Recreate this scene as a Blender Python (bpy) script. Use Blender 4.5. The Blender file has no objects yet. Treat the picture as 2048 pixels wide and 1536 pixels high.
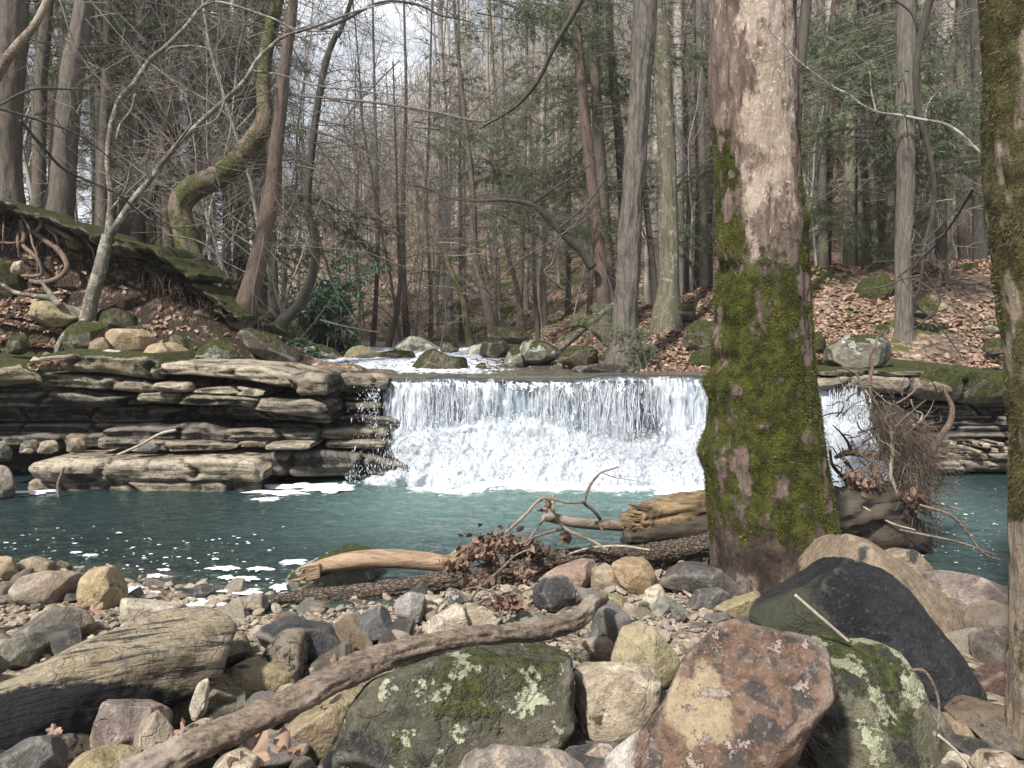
import bpy, math, random
import numpy as np
from mathutils import Vector

# ------------------------------------------------------------------ camera, sky, sun, exposure
SC = bpy.context.scene
COL = SC.collection
PITCH = math.atan(108 / 1577.0)
CAMZ = 1.6
F_PX = 1577.0
cam_d = bpy.data.cameras.new('camera')
cam_d.sensor_width = 36.0
cam_d.lens = 36.0 * F_PX / 2048.0
cam_d.clip_end = 3000
cam_d.clip_start = 0.05
cam = bpy.data.objects.new('camera', cam_d)
COL.objects.link(cam)
cam.location = (0, 0, CAMZ)
cam.rotation_euler = (math.pi / 2 - PITCH, 0, 0)
SC.camera = cam

SUN_EL, SUN_AZ = math.radians(48), math.radians(215)     # azimuth clockwise from +Y: the sun is behind the camera, to its left
world = bpy.data.worlds.new("World")
SC.world = world
world.use_nodes = True
wn = world.node_tree
wn.nodes.clear()
w_out = wn.nodes.new('ShaderNodeOutputWorld')
w_bg = wn.nodes.new('ShaderNodeBackground')
w_sky = wn.nodes.new('ShaderNodeTexSky')
w_sky.sky_type = 'NISHITA'
w_sky.sun_disc = False
w_sky.sun_elevation = SUN_EL
w_sky.sun_rotation = SUN_AZ
w_tc = wn.nodes.new('ShaderNodeTexCoord')
w_map = wn.nodes.new('ShaderNodeMapping')
w_map.inputs['Scale'].default_value = (1.0, 1.0, 2.2)
w_noise = wn.nodes.new('ShaderNodeTexNoise')
w_noise.inputs['Scale'].default_value = 3.2
w_noise.inputs['Detail'].default_value = 7
w_noise.inputs['Roughness'].default_value = 0.55
w_ramp = wn.nodes.new('ShaderNodeValToRGB')
w_ramp.color_ramp.elements[0].position = 0.38
w_ramp.color_ramp.elements[1].position = 0.60
w_mix = wn.nodes.new('ShaderNodeMix')
w_mix.data_type = 'RGBA'
w_mix.inputs['B'].default_value = (15.5, 16.0, 17.0, 1)      # bright thin cloud
wn.links.new(w_tc.outputs['Generated'], w_map.inputs['Vector'])
wn.links.new(w_map.outputs['Vector'], w_noise.inputs['Vector'])
wn.links.new(w_noise.outputs['Fac'], w_ramp.inputs['Fac'])
wn.links.new(w_ramp.outputs['Color'], w_mix.inputs['Factor'])
wn.links.new(w_sky.outputs['Color'], w_mix.inputs['A'])
wn.links.new(w_mix.outputs['Result'], w_bg.inputs['Color'])
w_bg.inputs['Strength'].default_value = 0.05
wn.links.new(w_bg.outputs['Background'], w_out.inputs['Surface'])

sun_d = bpy.data.lights.new('sun', 'SUN')
sun_d.energy = 5.0
sun_d.angle = math.radians(4)
sun_d.color = (1.0, 0.95, 0.87)
sun = bpy.data.objects.new('sun', sun_d)
COL.objects.link(sun)
_sd = Vector((math.sin(SUN_AZ) * math.cos(SUN_EL), math.cos(SUN_AZ) * math.cos(SUN_EL), math.sin(SUN_EL)))
sun.rotation_euler = _sd.to_track_quat('Z', 'Y').to_euler()

SC.view_settings.view_transform = 'Standard'
SC.view_settings.look = 'None'
SC.view_settings.exposure = 0.78
SC.view_settings.gamma = 1
SC.view_settings.use_curve_mapping = False
SC.render.engine = 'CYCLES'
SC.cycles.use_denoising = True
SC.cycles.max_bounces = 6
SC.cycles.diffuse_bounces = 3
SC.cycles.glossy_bounces = 2
SC.cycles.transmission_bounces = 4
SC.cycles.transparent_max_bounces = 14
SC.cycles.caustics_reflective = False
SC.cycles.caustics_refractive = False

# ------------------------------------------------------------------ helpers
RNG = np.random.default_rng(7)
_cp, _sp = math.cos(PITCH), math.sin(PITCH)

def ray(px, py):
    a = (px - 1024) / F_PX
    b = (py - 768) / F_PX
    return np.array([a, _cp - b * _sp, -_sp - b * _cp])

def P(px, py, Y):
    """world point on the sight line through a photo pixel, Y metres ahead"""
    d = ray(px, py)
    return np.array([0, 0, CAMZ]) + d * (Y / d[1])

def G(px, py, z=0.0):
    d = ray(px, py)
    return np.array([0, 0, CAMZ]) + d * ((z - CAMZ) / d[2])

def _hash(ix, iy, iz, seed):
    h = (ix * 374761393 + iy * 668265263 + iz * 2147483647 + seed * 1274126177) & 0xFFFFFFFF
    h = ((h ^ (h >> 13)) * 1274126177) & 0xFFFFFFFF
    h = (h ^ (h >> 16)) & 0xFFFF
    return h.astype(np.float32) / 32767.5 - 1.0

def vn(p, seed=0):
    """value noise, -1..1"""
    p = np.asarray(p, dtype=np.float64)
    i = np.floor(p).astype(np.int64)
    f = (p - i).astype(np.float32)
    f = f * f * f * (f * (f * 6 - 15) + 10)
    x, y, z = i[..., 0], i[..., 1], i[..., 2]
    fx, fy, fz = f[..., 0], f[..., 1], f[..., 2]
    def H(a, b, c): return _hash(x + a, y + b, z + c, seed)
    c00 = H(0, 0, 0) * (1 - fx) + H(1, 0, 0) * fx
    c10 = H(0, 1, 0) * (1 - fx) + H(1, 1, 0) * fx
    c01 = H(0, 0, 1) * (1 - fx) + H(1, 0, 1) * fx
    c11 = H(0, 1, 1) * (1 - fx) + H(1, 1, 1) * fx
    return (c00 * (1 - fy) + c10 * fy) * (1 - fz) + (c01 * (1 - fy) + c11 * fy) * fz

def fbm(p, octv=4, seed=0, gain=0.5):
    p = np.asarray(p, dtype=np.float64)
    s, a, t = 0, 1.0, 0
    for k in range(octv):
        s = s + a * vn(p * (2.03 ** k) + k * 17.3, seed + k)
        t += a
        a *= gain
    return s / t

def ridge(p, octv=4, seed=0):
    p = np.asarray(p, dtype=np.float64)
    s, a, t = 0, 1.0, 0
    for k in range(octv):
        s = s + a * (1 - 2 * np.abs(vn(p * (2.03 ** k) + k * 9.1, seed + k)))
        t += a
        a *= 0.5
    return s / t

def mesh(name, verts, faces, mats=None, smooth=True, fmat=None, attrs=None):
    """faces: int array (n,3) or (n,4), or a list of such arrays"""
    verts = np.ascontiguousarray(verts, dtype=np.float32).reshape(-1, 3)
    if not isinstance(faces, list): faces = [faces]
    faces = [np.asarray(f, dtype=np.int32) for f in faces if len(f)]
    me = bpy.data.meshes.new(name)
    me.vertices.add(len(verts))
    me.vertices.foreach_set('co', verts.ravel())
    nl = sum(f.size for f in faces)
    nf = sum(len(f) for f in faces)
    me.loops.add(nl)
    me.loops.foreach_set('vertex_index', np.concatenate([f.ravel() for f in faces]))
    me.polygons.add(nf)
    tot = np.concatenate([np.full(len(f), f.shape[1], dtype=np.int32) for f in faces])
    st = np.concatenate([[0], np.cumsum(tot)[:-1]]).astype(np.int32)
    me.polygons.foreach_set('loop_start', st)
    me.polygons.foreach_set('loop_total', tot)
    if fmat is not None: me.polygons.foreach_set('material_index', np.asarray(fmat, dtype=np.int32))
    me.polygons.foreach_set('use_smooth', np.full(nf, smooth))
    if attrs:
        for k, v in attrs.items():
            a = me.attributes.new(k, 'FLOAT', 'POINT')
            a.data.foreach_set('value', np.asarray(v, dtype=np.float32).ravel())
    if mats is not None:
        for m in (mats if isinstance(mats, (list, tuple)) else [mats]): me.materials.append(m)
    me.update(calc_edges=True)
    me.validate(verbose=False)
    return me

def obj(name, me, parent=None, loc=None, label=None, cat=None, group=None, kind=None):
    o = bpy.data.objects.new(name, me)
    COL.objects.link(o)
    if loc is not None: o.location = [float(v) for v in loc]
    if parent is not None: o.parent = parent
    if label: o['label'] = label
    if cat: o['category'] = cat
    if group: o['group'] = group
    if kind: o['kind'] = kind
    return o

class Soup:
    """collects vertices and faces of several pieces"""
    def __init__(self): self.v, self.q, self.t, self.n, self.a = [], [], [], 0, []
    def add(self, v, f, a=None):
        v = np.asarray(v).reshape(-1, 3); f = np.asarray(f)
        (self.q if f.shape[1] == 4 else self.t).append(f + self.n)
        self.v.append(v); self.n += len(v)
        self.a.append(np.zeros(len(v)) if a is None else np.broadcast_to(a, (len(v),)))
    def mesh(self, name, mats, smooth=True):
        fs = []
        if self.q: fs.append(np.concatenate(self.q))
        if self.t: fs.append(np.concatenate(self.t))
        return mesh(name, np.concatenate(self.v), fs, mats, smooth, attrs={'tone': np.concatenate(self.a)})

def resample(pts, n):
    pts = np.asarray(pts, dtype=float)
    m = len(pts)
    if m == 2:
        t = np.linspace(0, 1, n)[:, None]
        return pts[0] * (1 - t) + pts[1] * t
    d = np.concatenate([[0], np.cumsum(np.linalg.norm(np.diff(pts[:, :3], axis=0), axis=1))])
    s = np.linspace(0, d[-1], n)
    # catmull-rom on the points
    ext = np.vstack([2 * pts[0] - pts[1], pts, 2 * pts[-1] - pts[-2]])
    k = np.clip(np.searchsorted(d, s, side='right') - 1, 0, m - 2)
    t = ((s - d[k]) / np.maximum(d[k + 1] - d[k], 1e-9))[:, None]
    p0, p1, p2, p3 = ext[k], ext[k + 1], ext[k + 2], ext[k + 3]
    return 0.5 * ((2 * p1) + (-p0 + p2) * t + (2 * p0 - 5 * p1 + 4 * p2 - p3) * t ** 2 + (-p0 + 3 * p1 - 3 * p2 + p3) * t ** 3)

def tubes(C, R, sides=4, cap=False):
    """C (M,N,3) centre lines, R (M,N) radii -> verts, quads. vectorised"""
    C = np.asarray(C, dtype=float); R = np.asarray(R, dtype=float)
    M, N, _ = C.shape
    T = np.gradient(C, axis=1)
    T /= np.linalg.norm(T, axis=2, keepdims=True) + 1e-9
    mt = T.mean(axis=1)
    ref = np.where(np.abs(mt[:, 2:3]) < 0.85, np.array([[0, 0, 1.0]]), np.array([[1.0, 0, 0]]))[:, None, :]
    U = np.cross(T, np.broadcast_to(ref, T.shape)); U /= np.linalg.norm(U, axis=2, keepdims=True) + 1e-9
    W = np.cross(T, U)
    a = np.linspace(0, 2 * np.pi, sides, endpoint=False)
    V = C[:, :, None, :] + R[:, :, None, None] * (np.cos(a)[None, None, :, None] * U[:, :, None, :] + np.sin(a)[None, None, :, None] * W[:, :, None, :])
    V = V.reshape(-1, 3)
    i = np.arange(N - 1)[:, None] * sides
    j = np.arange(sides)[None, :]
    q = np.stack([i + j, i + (j + 1) % sides, i + sides + (j + 1) % sides, i + sides + j], axis=-1).reshape(-1, 4)
    Q = (q[None] + (np.arange(M) * N * sides)[:, None, None]).reshape(-1, 4)
    return V, Q

def grid_faces(nu, nv, wrap_v=False):
    i = np.arange(nu - 1)[:, None]
    j = np.arange(nv if wrap_v else nv - 1)[None, :]
    a = i * nv + j; b = i * nv + (j + 1) % nv
    return np.stack([a, b, b + nv, a + nv], axis=-1).reshape(-1, 4)

def bark_tube(pts, rad, name, mats, sides=24, n=60, rough=0.03, seed=0, stretch=6.0, freq=10.0, origin=None, flare=None, lump=0.06, ridge_amp=None):
    """one displaced trunk or log with real bark relief; capped"""
    pr = np.column_stack([np.asarray(pts, float), np.asarray(rad, float)])
    pr = resample(pr, n)
    C, R = pr[:, :3], np.maximum(pr[:, 3], 0.0015)
    T = np.gradient(C, axis=0); T /= np.linalg.norm(T, axis=1, keepdims=True)
    U = np.zeros_like(T)
    u = np.cross(T[0], [0.3, 1, 0.1]); u /= np.linalg.norm(u)
    for k in range(n):                                   # parallel transport
        u = u - T[k] * np.dot(u, T[k]); u /= np.linalg.norm(u); U[k] = u
    W = np.cross(T, U)
    a = np.linspace(0, 2 * np.pi, sides, endpoint=False)
    dirs = np.cos(a)[None, :, None] * U[:, None, :] + np.sin(a)[None, :, None] * W[:, None, :]
    s = np.concatenate([[0], np.cumsum(np.linalg.norm(np.diff(C, axis=0), axis=1))])
    rm = R.mean()
    q = np.stack([np.cos(a)[None, :] * rm * freq * np.ones((n, 1)), np.sin(a)[None, :] * rm * freq * np.ones((n, 1)), (s * freq / stretch)[:, None] * np.ones((1, sides))], axis=-1)
    d = rough * rm / 0.15 * ridge(q, 3, seed) if ridge_amp is None else ridge_amp * ridge(q, 3, seed)
    low = lump * fbm(np.stack([np.cos(a)[None, :] * 1.2 * np.ones((n, 1)), np.sin(a)[None, :] * 1.2 * np.ones((n, 1)), (s / (rm * 7))[:, None] * np.ones((1, sides))], axis=-1), 2, seed + 5)
    RR = R[:, None] * (1 + low)
    if flare is not None: RR = RR * flare(s, a)
    V = C[:, None, :] + dirs * (RR + d * np.minimum(1, R / rm)[:, None])[..., None]
    V = V.reshape(-1, 3)
    Q = grid_faces(n, sides, True)
    c0, c1 = len(V), len(V) + 1
    V = np.vstack([V, C[0], C[-1]])
    j = np.arange(sides)
    t0 = np.stack([np.full(sides, c0), (j + 1) % sides, j], axis=-1)
    b = (n - 1) * sides
    t1 = np.stack([np.full(sides, c1), b + j, b + (j + 1) % sides], axis=-1)
    if origin is None: origin = C[0]
    return mesh(name, V - origin, [Q, t0, t1], mats), origin, (C, R)

# icosphere directions, cached
_ICO = {}
def ico(level):
    if level in _ICO: return _ICO[level]
    t = (1 + 5 ** 0.5) / 2
    v = np.array([(-1, t, 0), (1, t, 0), (-1, -t, 0), (1, -t, 0), (0, -1, t), (0, 1, t), (0, -1, -t), (0, 1, -t), (t, 0, -1), (t, 0, 1), (-t, 0, -1), (-t, 0, 1)], float)
    f = np.array([(0, 11, 5), (0, 5, 1), (0, 1, 7), (0, 7, 10), (0, 10, 11), (1, 5, 9), (5, 11, 4), (11, 10, 2), (10, 7, 6), (7, 1, 8), (3, 9, 4), (3, 4, 2), (3, 2, 6), (3, 6, 8), (3, 8, 9), (4, 9, 5), (2, 4, 11), (6, 2, 10), (8, 6, 7), (9, 8, 1)])
    v /= np.linalg.norm(v, axis=1, keepdims=True)
    for _ in range(level):
        e = np.sort(np.vstack([f[:, [0, 1]], f[:, [1, 2]], f[:, [2, 0]]]), axis=1)
        ue, inv = np.unique(e, axis=0, return_inverse=True)
        inv = inv.ravel()
        mid = v[ue[:, 0]] + v[ue[:, 1]]; mid /= np.linalg.norm(mid, axis=1, keepdims=True)
        n = len(f); base = len(v)
        a, b, c = inv[:n] + base, inv[n:2 * n] + base, inv[2 * n:] + base
        v = np.vstack([v, mid])
        f = np.vstack([np.stack([f[:, 0], a, c], 1), np.stack([f[:, 1], b, a], 1), np.stack([f[:, 2], c, b], 1), np.stack([a, b, c], 1)])
    _ICO[level] = (v, f)
    return _ICO[level]

def smoothstep(a, b, x):
    t = np.clip((np.asarray(x, float) - a) / (b - a), 0, 1)
    return t * t * (3 - 2 * t)
# ------------------------------------------------------------------ materials
class NT:
    def __init__(self, name):
        self.m = bpy.data.materials.new(name); self.m.use_nodes = True
        self.t = self.m.node_tree; self.t.nodes.clear()
        self.out = self.t.nodes.new('ShaderNodeOutputMaterial')
        tc = self.t.nodes.new('ShaderNodeTexCoord'); oi = self.t.nodes.new('ShaderNodeObjectInfo')
        self.rand = oi.outputs['Random']
        self.obj = tc.outputs['Object']
        sc = self.math('MULTIPLY', self.rand, 37.0)
        v = self.t.nodes.new('ShaderNodeVectorMath'); v.operation = 'ADD'
        cx = self.t.nodes.new('ShaderNodeCombineXYZ')
        for k in range(3): self.t.links.new(sc, cx.inputs[k])
        self.t.links.new(self.obj, v.inputs[0]); self.t.links.new(cx.outputs[0], v.inputs[1])
        self.vec = v.outputs[0]
        self._geo = None
    def put(self, sock, val):
        if hasattr(val, 'is_linked') or hasattr(val, 'links'): self.t.links.new(val, sock)
        else:
            if isinstance(val, (tuple, list)) and len(val) == 3 and sock.type == 'RGBA': val = (*val, 1)
            sock.default_value = val
    def node(self, typ, out=0, **kw):
        n = self.t.nodes.new(typ)
        for k, v in kw.items():
            if k in n.inputs: self.put(n.inputs[k], v)
            else: setattr(n, k, v)
        return n.outputs[out]
    def math(self, op, a, b=0.0, clamp=False):
        n = self.t.nodes.new('ShaderNodeMath'); n.operation = op; n.use_clamp = clamp
        self.put(n.inputs[0], a); self.put(n.inputs[1], b)
        return n.outputs[0]
    def scaled(self, s, v=None):
        n = self.t.nodes.new('ShaderNodeVectorMath'); n.operation = 'MULTIPLY'
        self.put(n.inputs[0], v if v is not None else self.vec); self.put(n.inputs[1], s if isinstance(s, tuple) else (s, s, s))
        return n.outputs[0]
    def noise(self, scale, detail=5, rough=0.6, vec=None, dist=0.0):
        return self.node('ShaderNodeTexNoise', 0, Vector=vec if vec is not None else self.vec, Scale=scale, Detail=detail, Roughness=rough, Distortion=dist)
    def voro(self, scale, vec=None, feature='F1', out=0):
        n = self.t.nodes.new('ShaderNodeTexVoronoi'); n.feature = feature
        self.put(n.inputs['Vector'], vec if vec is not None else self.vec); n.inputs['Scale'].default_value = scale
        return n.outputs[out]
    def ramp(self, fac, stops, interp='LINEAR'):
        n = self.t.nodes.new('ShaderNodeValToRGB'); cr = n.color_ramp; cr.interpolation = interp
        while len(cr.elements) < len(stops): cr.elements.new(0.5)
        for e, (p, c) in zip(cr.elements, stops):
            e.position = p
            e.color = (c, c, c, 1) if isinstance(c, (int, float)) else (*c, 1)
        self.put(n.inputs[0], fac)
        return n.outputs[0]
    def step(self, fac, lo, hi):
        n = self.t.nodes.new('ShaderNodeMapRange'); n.interpolation_type = 'SMOOTHSTEP'
        self.put(n.inputs[0], fac); n.inputs[1].default_value = lo; n.inputs[2].default_value = hi
        return n.outputs[0]
    def mix(self, f, a, b, mode='MIX'):
        n = self.t.nodes.new('ShaderNodeMix'); n.data_type = 'RGBA'; n.blend_type = mode
        self.put(n.inputs['Factor'], f); self.put(n.inputs['A'], a); self.put(n.inputs['B'], b)
        return n.outputs['Result']
    def attr(self, name):
        n = self.t.nodes.new('ShaderNodeAttribute'); n.attribute_name = name
        return n.outputs['Fac']
    def normal(self, k):
        if self._geo is None:
            g = self.t.nodes.new('ShaderNodeNewGeometry'); s = self.t.nodes.new('ShaderNodeSeparateXYZ')
            self.t.links.new(g.outputs['Normal'], s.inputs[0]); self._geo = s
        return self._geo.outputs[k]
    def bump(self, h, strength=0.5, dist=0.02, normal=None):
        n = self.t.nodes.new('ShaderNodeBump'); n.inputs['Strength'].default_value = strength; n.inputs['Distance'].default_value = dist
        self.put(n.inputs['Height'], h)
        if normal is not None: self.put(n.inputs['Normal'], normal)
        return n.outputs[0]
    def bsdf(self, col, rough=0.8, normal=None, spec=0.4, **kw):
        n = self.t.nodes.new('ShaderNodeBsdfPrincipled')
        self.put(n.inputs['Base Color'], col); self.put(n.inputs['Roughness'], rough)
        n.inputs['Specular IOR Level'].default_value = spec
        if normal is not None: self.put(n.inputs['Normal'], normal)
        for k, v in kw.items(): self.put(n.inputs[k.replace('_', ' ')], v)
        return n.outputs[0]
    def done(self, sh):
        self.t.links.new(sh, self.out.inputs['Surface'])
        return self.m

MOSS_D, MOSS_L = (0.032, 0.036, 0.012), (0.105, 0.118, 0.028)
def rock_mat(name, c1, c2, c3=None, dark=None, dark_at=0.56, dark_scale=2.2, lichen=None, lichen_at=0.62, lichen_scale=5.0, moss=0.0, strata=0.0, strata_ax=(0.15, 0.1, 1.0), rough=0.82, bump=0.6, spots=(), vein=None, scale=1.0, moss_side=0.5, speck=0.35, lichen_top=False, vary=1.0, strata_n=None, spec=0.3):
    n = NT(name)
    big = n.noise(3.0 * scale, 6, 0.62)
    fine = n.noise(38 * scale, 5, 0.72)
    med = n.noise(11 * scale, 6, 0.66, dist=0.6)
    col = n.mix(n.step(big, 0.36, 0.64), c1, c2)
    if c3: col = n.mix(n.step(med, 0.5, 0.68), col, c3)
    h = n.math('ADD', n.math('MULTIPLY', med, 0.6), n.math('MULTIPLY', fine, 0.4))
    if strata:
        w = n.scaled(tuple(a * 9 * scale for a in strata_ax))
        if strata_n:
            dn = n.t.nodes.new('ShaderNodeVectorMath'); dn.operation = 'DOT_PRODUCT'; n.put(dn.inputs[0], n.vec); dn.inputs[1].default_value = tuple(q * 13 for q in strata_n)
            cx = n.t.nodes.new('ShaderNodeCombineXYZ'); n.put(cx.inputs[0], dn.outputs['Value']); sx = n.t.nodes.new('ShaderNodeSeparateXYZ'); n.put(sx.inputs[0], n.vec)
            n.put(cx.inputs[1], sx.outputs[0]); n.put(cx.inputs[2], sx.outputs[1]); w = cx.outputs[0]
        st = n.noise(2.6, 5, 0.7, vec=w)
        col = n.mix(n.math('MULTIPLY', n.step(st, 0.5, 0.58), strata), col, dark or tuple(v * 0.35 for v in c1))
        h = n.math('ADD', h, n.math('MULTIPLY', st, -1.2 * strata))
    if dark:
        dm = n.noise(dark_scale, 7, 0.68, dist=0.5)
        col = n.mix(n.step(dm, dark_at - 0.025, dark_at + 0.035), col, dark)
    col = n.mix(n.math('MULTIPLY', n.step(fine, 0.55, 0.72), speck), col, n.mix(0.7, col, (0.02, 0.017, 0.014)))
    col = n.mix(n.math('MULTIPLY', n.step(n.noise(60 * scale, 3, 0.6), 0.55, 0.7), speck * 0.6), col, n.mix(0.5, col, (0.6, 0.56, 0.5)))
    for (x, y, z, r, c) in spots:
        d = n.t.nodes.new('ShaderNodeVectorMath'); d.operation = 'DISTANCE'
        n.put(d.inputs[0], n.obj); d.inputs[1].default_value = (x, y, z)
        dd = n.math('ADD', d.outputs['Value'], n.math('MULTIPLY', n.math('SUBTRACT', n.noise(6, 7, 0.7), 0.5), r * 2.4))
        col = n.mix(n.step(dd, r, r * 0.80), col, n.mix(n.step(med, .35, .7), c, tuple(v * 0.6 for v in c)))
    if vein:
        v = n.noise(2.4, 4, 0.6, dist=0.8)
        vv = n.math('ABSOLUTE', n.math('SUBTRACT', v, 0.5))
        col = n.mix(n.step(vv, 0.012, 0.004), col, vein)
    vv = n.math('MULTIPLY', n.math('ADD', n.math('MULTIPLY', n.step(med, 0.3, 0.7), 0.55), n.math('MULTIPLY', n.step(n.noise(24 * scale, 6, 0.75), 0.3, 0.7), 0.45)), vary)
    col = n.mix(1.0, col, n.ramp(vv, [(0.0, 0.45), (0.5, 0.92), (1.0, 1.35)]), 'MULTIPLY')
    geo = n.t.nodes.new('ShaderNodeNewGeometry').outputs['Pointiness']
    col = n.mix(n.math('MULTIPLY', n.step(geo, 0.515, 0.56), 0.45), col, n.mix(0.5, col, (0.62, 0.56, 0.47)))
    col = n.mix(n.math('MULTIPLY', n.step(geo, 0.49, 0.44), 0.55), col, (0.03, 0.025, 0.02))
    cv = n.t.nodes.new('ShaderNodeVectorMath'); cv.operation = 'ADD'
    nzc = n.t.nodes.new('ShaderNodeTexNoise'); n.put(nzc.inputs['Vector'], n.vec); nzc.inputs['Scale'].default_value = 3.5; nzc.inputs['Detail'].default_value = 6
    n.put(cv.inputs[0], n.vec); n.put(cv.inputs[1], nzc.outputs['Color'])
    ck = n.math('MULTIPLY', n.step(n.voro(2.6 * scale, vec=cv.outputs[0], feature='DISTANCE_TO_EDGE'), 0.035, 0.0), n.step(n.noise(1.8 * scale, 2, 0.5), 0.50, 0.60))
    col = n.mix(n.math('MULTIPLY', ck, 0.10), col, (0.03, 0.025, 0.02))
    h = n.math('ADD', h, n.math('MULTIPLY', ck, -0.15))
    rg = rough
    def put_lichen(col, h):
        lm = n.math('ADD', n.math('MULTIPLY', n.noise(lichen_scale * 1.3, 3, 0.5), 0.7), n.math('MULTIPLY', n.noise(lichen_scale * 7, 5, 0.7), 0.3))
        lk = n.step(lm, lichen_at - 0.02, lichen_at + 0.004)
        return n.mix(lk, col, n.mix(n.step(fine, 0.4, 0.7), lichen, tuple(v * 0.65 for v in lichen))), n.math('ADD', h, n.math('MULTIPLY', lk, 0.25))
    if lichen and not lichen_top: col, h = put_lichen(col, h)
    if False:
        lm = n.math('ADD', n.math('MULTIPLY', n.noise(lichen_scale * 1.3, 3, 0.5), 0.7), n.math('MULTIPLY', n.noise(lichen_scale * 7, 5, 0.7), 0.3))
        lk = n.step(lm, lichen_at - 0.02, lichen_at + 0.004)
        col = n.mix(lk, col, n.mix(n.step(fine, 0.4, 0.7), lichen, tuple(v * 0.65 for v in lichen)))
        h = n.math('ADD', h, n.math('MULTIPLY', lk, 0.25))
    if moss:
        nz = n.normal(2)
        mm = n.math('ADD', n.math('MULTIPLY', nz, moss_side), n.noise(4.5, 6, 0.7))
        mk = n.step(mm, 1.0 - moss * 0.75, 1.12 - moss * 0.75)
        mc = n.mix(n.step(n.noise(26, 5, 0.75), 0.38, 0.66), MOSS_D, MOSS_L)
        col = n.mix(mk, col, mc)
        h = n.math('ADD', h, n.math('MULTIPLY', n.math('MULTIPLY', mk, n.noise(70, 3, 0.8)), 1.1))
    if lichen and lichen_top: col, h = put_lichen(col, h)
    nb = n.bump(n.math('ADD', h, n.math('MULTIPLY', n.noise(85 * scale, 4, 0.8), 0.25)), min(1.0, bump * 1.7), 0.05)
    return n.done(n.bsdf(col, rg, nb, spec))

TAN, TAN2 = (0.30, 0.24, 0.17), (0.40, 0.335, 0.25)
OCH = (0.30, 0.21, 0.12)
GREY, GREY2 = (0.23, 0.22, 0.21), (0.34, 0.32, 0.30)
PINK = (0.29, 0.215, 0.19)
BLK = (0.022, 0.024, 0.028)
M = {}
M['tan'] = rock_mat('stone_tan', TAN, TAN2, (0.55, 0.47, 0.36), dark=(0.08, 0.06, 0.042), dark_at=0.60, dark_scale=4.5)
M['tanblack'] = rock_mat('stone_tan_black_stained', TAN, TAN2, OCH, dark=BLK, dark_at=0.53, dark_scale=4)
M['blacktan'] = rock_mat('stone_black_stained', (0.035, 0.035, 0.038), (0.075, 0.073, 0.075), dark=(0.40, 0.31, 0.19), dark_at=0.62, dark_scale=5, rough=0.6)
M['ochre'] = rock_mat('stone_ochre', OCH, (0.40, 0.31, 0.19), (0.20, 0.135, 0.08), dark=(0.05, 0.04, 0.03), dark_at=0.6, dark_scale=3)
M['grey'] = rock_mat('stone_grey', GREY, GREY2, (0.16, 0.15, 0.15), dark=(0.30, 0.24, 0.175), dark_at=0.58, dark_scale=5)
M['darkgrey'] = rock_mat('stone_dark_grey', (0.085, 0.082, 0.080), (0.14, 0.132, 0.122), (0.055, 0.053, 0.052), dark=(0.30, 0.24, 0.16), dark_at=0.62, dark_scale=5)
M['pink'] = rock_mat('stone_pinkish', (0.25, 0.195, 0.175), (0.21, 0.17, 0.155), (0.36, 0.29, 0.235), dark=(0.05, 0.045, 0.045), dark_at=0.62)
M['pale'] = rock_mat('stone_pale', (0.55, 0.48, 0.37), (0.46, 0.40, 0.32), (0.62, 0.56, 0.46), dark=(0.2, 0.16, 0.12), dark_at=0.68)
M['brown'] = rock_mat('stone_brown', (0.22, 0.16, 0.11), (0.32, 0.24, 0.16), (0.15, 0.11, 0.085), dark=(0.04, 0.035, 0.03), dark_at=0.6)
M['olive'] = rock_mat('stone_olive', (0.26, 0.22, 0.12), (0.36, 0.29, 0.17), (0.18, 0.15, 0.08), dark=(0.06, 0.055, 0.04), dark_at=0.6)
M['strata'] = rock_mat('stone_banded', (0.35, 0.285, 0.185), (0.42, 0.35, 0.24), (0.22, 0.19, 0.16), dark=(0.025, 0.024, 0.026), dark_at=0.66, dark_scale=2.4, strata=0.9, strata_n=(-0.33, 0.55, 0.9), vary=0.9)
M['lichenmoss'] = rock_mat('stone_moss_and_lichen', (0.075, 0.07, 0.05), (0.11, 0.10, 0.07), (0.05, 0.05, 0.03), dark=(0.03, 0.03, 0.028), dark_at=0.58, lichen=(0.40, 0.415, 0.29), lichen_at=0.575, lichen_scale=5.2, moss=0.55, moss_side=0.12, lichen_top=True)
M['lichengreen'] = rock_mat('stone_green_lichen', (0.12, 0.115, 0.075), (0.19, 0.17, 0.11), (0.05, 0.05, 0.035), dark=(0.04, 0.04, 0.035), dark_at=0.55, lichen=(0.37, 0.385, 0.26), lichen_at=0.55, lichen_scale=4.6, moss=0.30, lichen_top=True)
M['mossy'] = rock_mat('stone_mossy', (0.10, 0.09, 0.06), (0.16, 0.13, 0.09), (0.06, 0.055, 0.045), lichen=(0.42, 0.44, 0.38), lichen_at=0.68, lichen_scale=6, moss=0.62, moss_side=0.5, lichen_top=True)
M['mosswhite'] = rock_mat('stone_moss_white_lichen', (0.14, 0.13, 0.10), (0.22, 0.20, 0.16), lichen=(0.46, 0.48, 0.42), lichen_at=0.57, lichen_scale=4.2, moss=0.45, moss_side=0.5, lichen_top=True)
M['whitelichen'] = rock_mat('stone_white_lichen', (0.20, 0.18, 0.14), (0.30, 0.28, 0.22), lichen=(0.62, 0.62, 0.52), lichen_at=0.45, lichen_scale=6, moss=0.12)
M['ledge'] = rock_mat('ledge_sandstone', (0.185, 0.155, 0.115), (0.27, 0.225, 0.16), (0.11, 0.092, 0.07), dark=(0.042, 0.037, 0.03), dark_at=0.53, dark_scale=3.2, strata=0.6, strata_ax=(0.08, 0.08, 1.0), bump=0.8)
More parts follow.
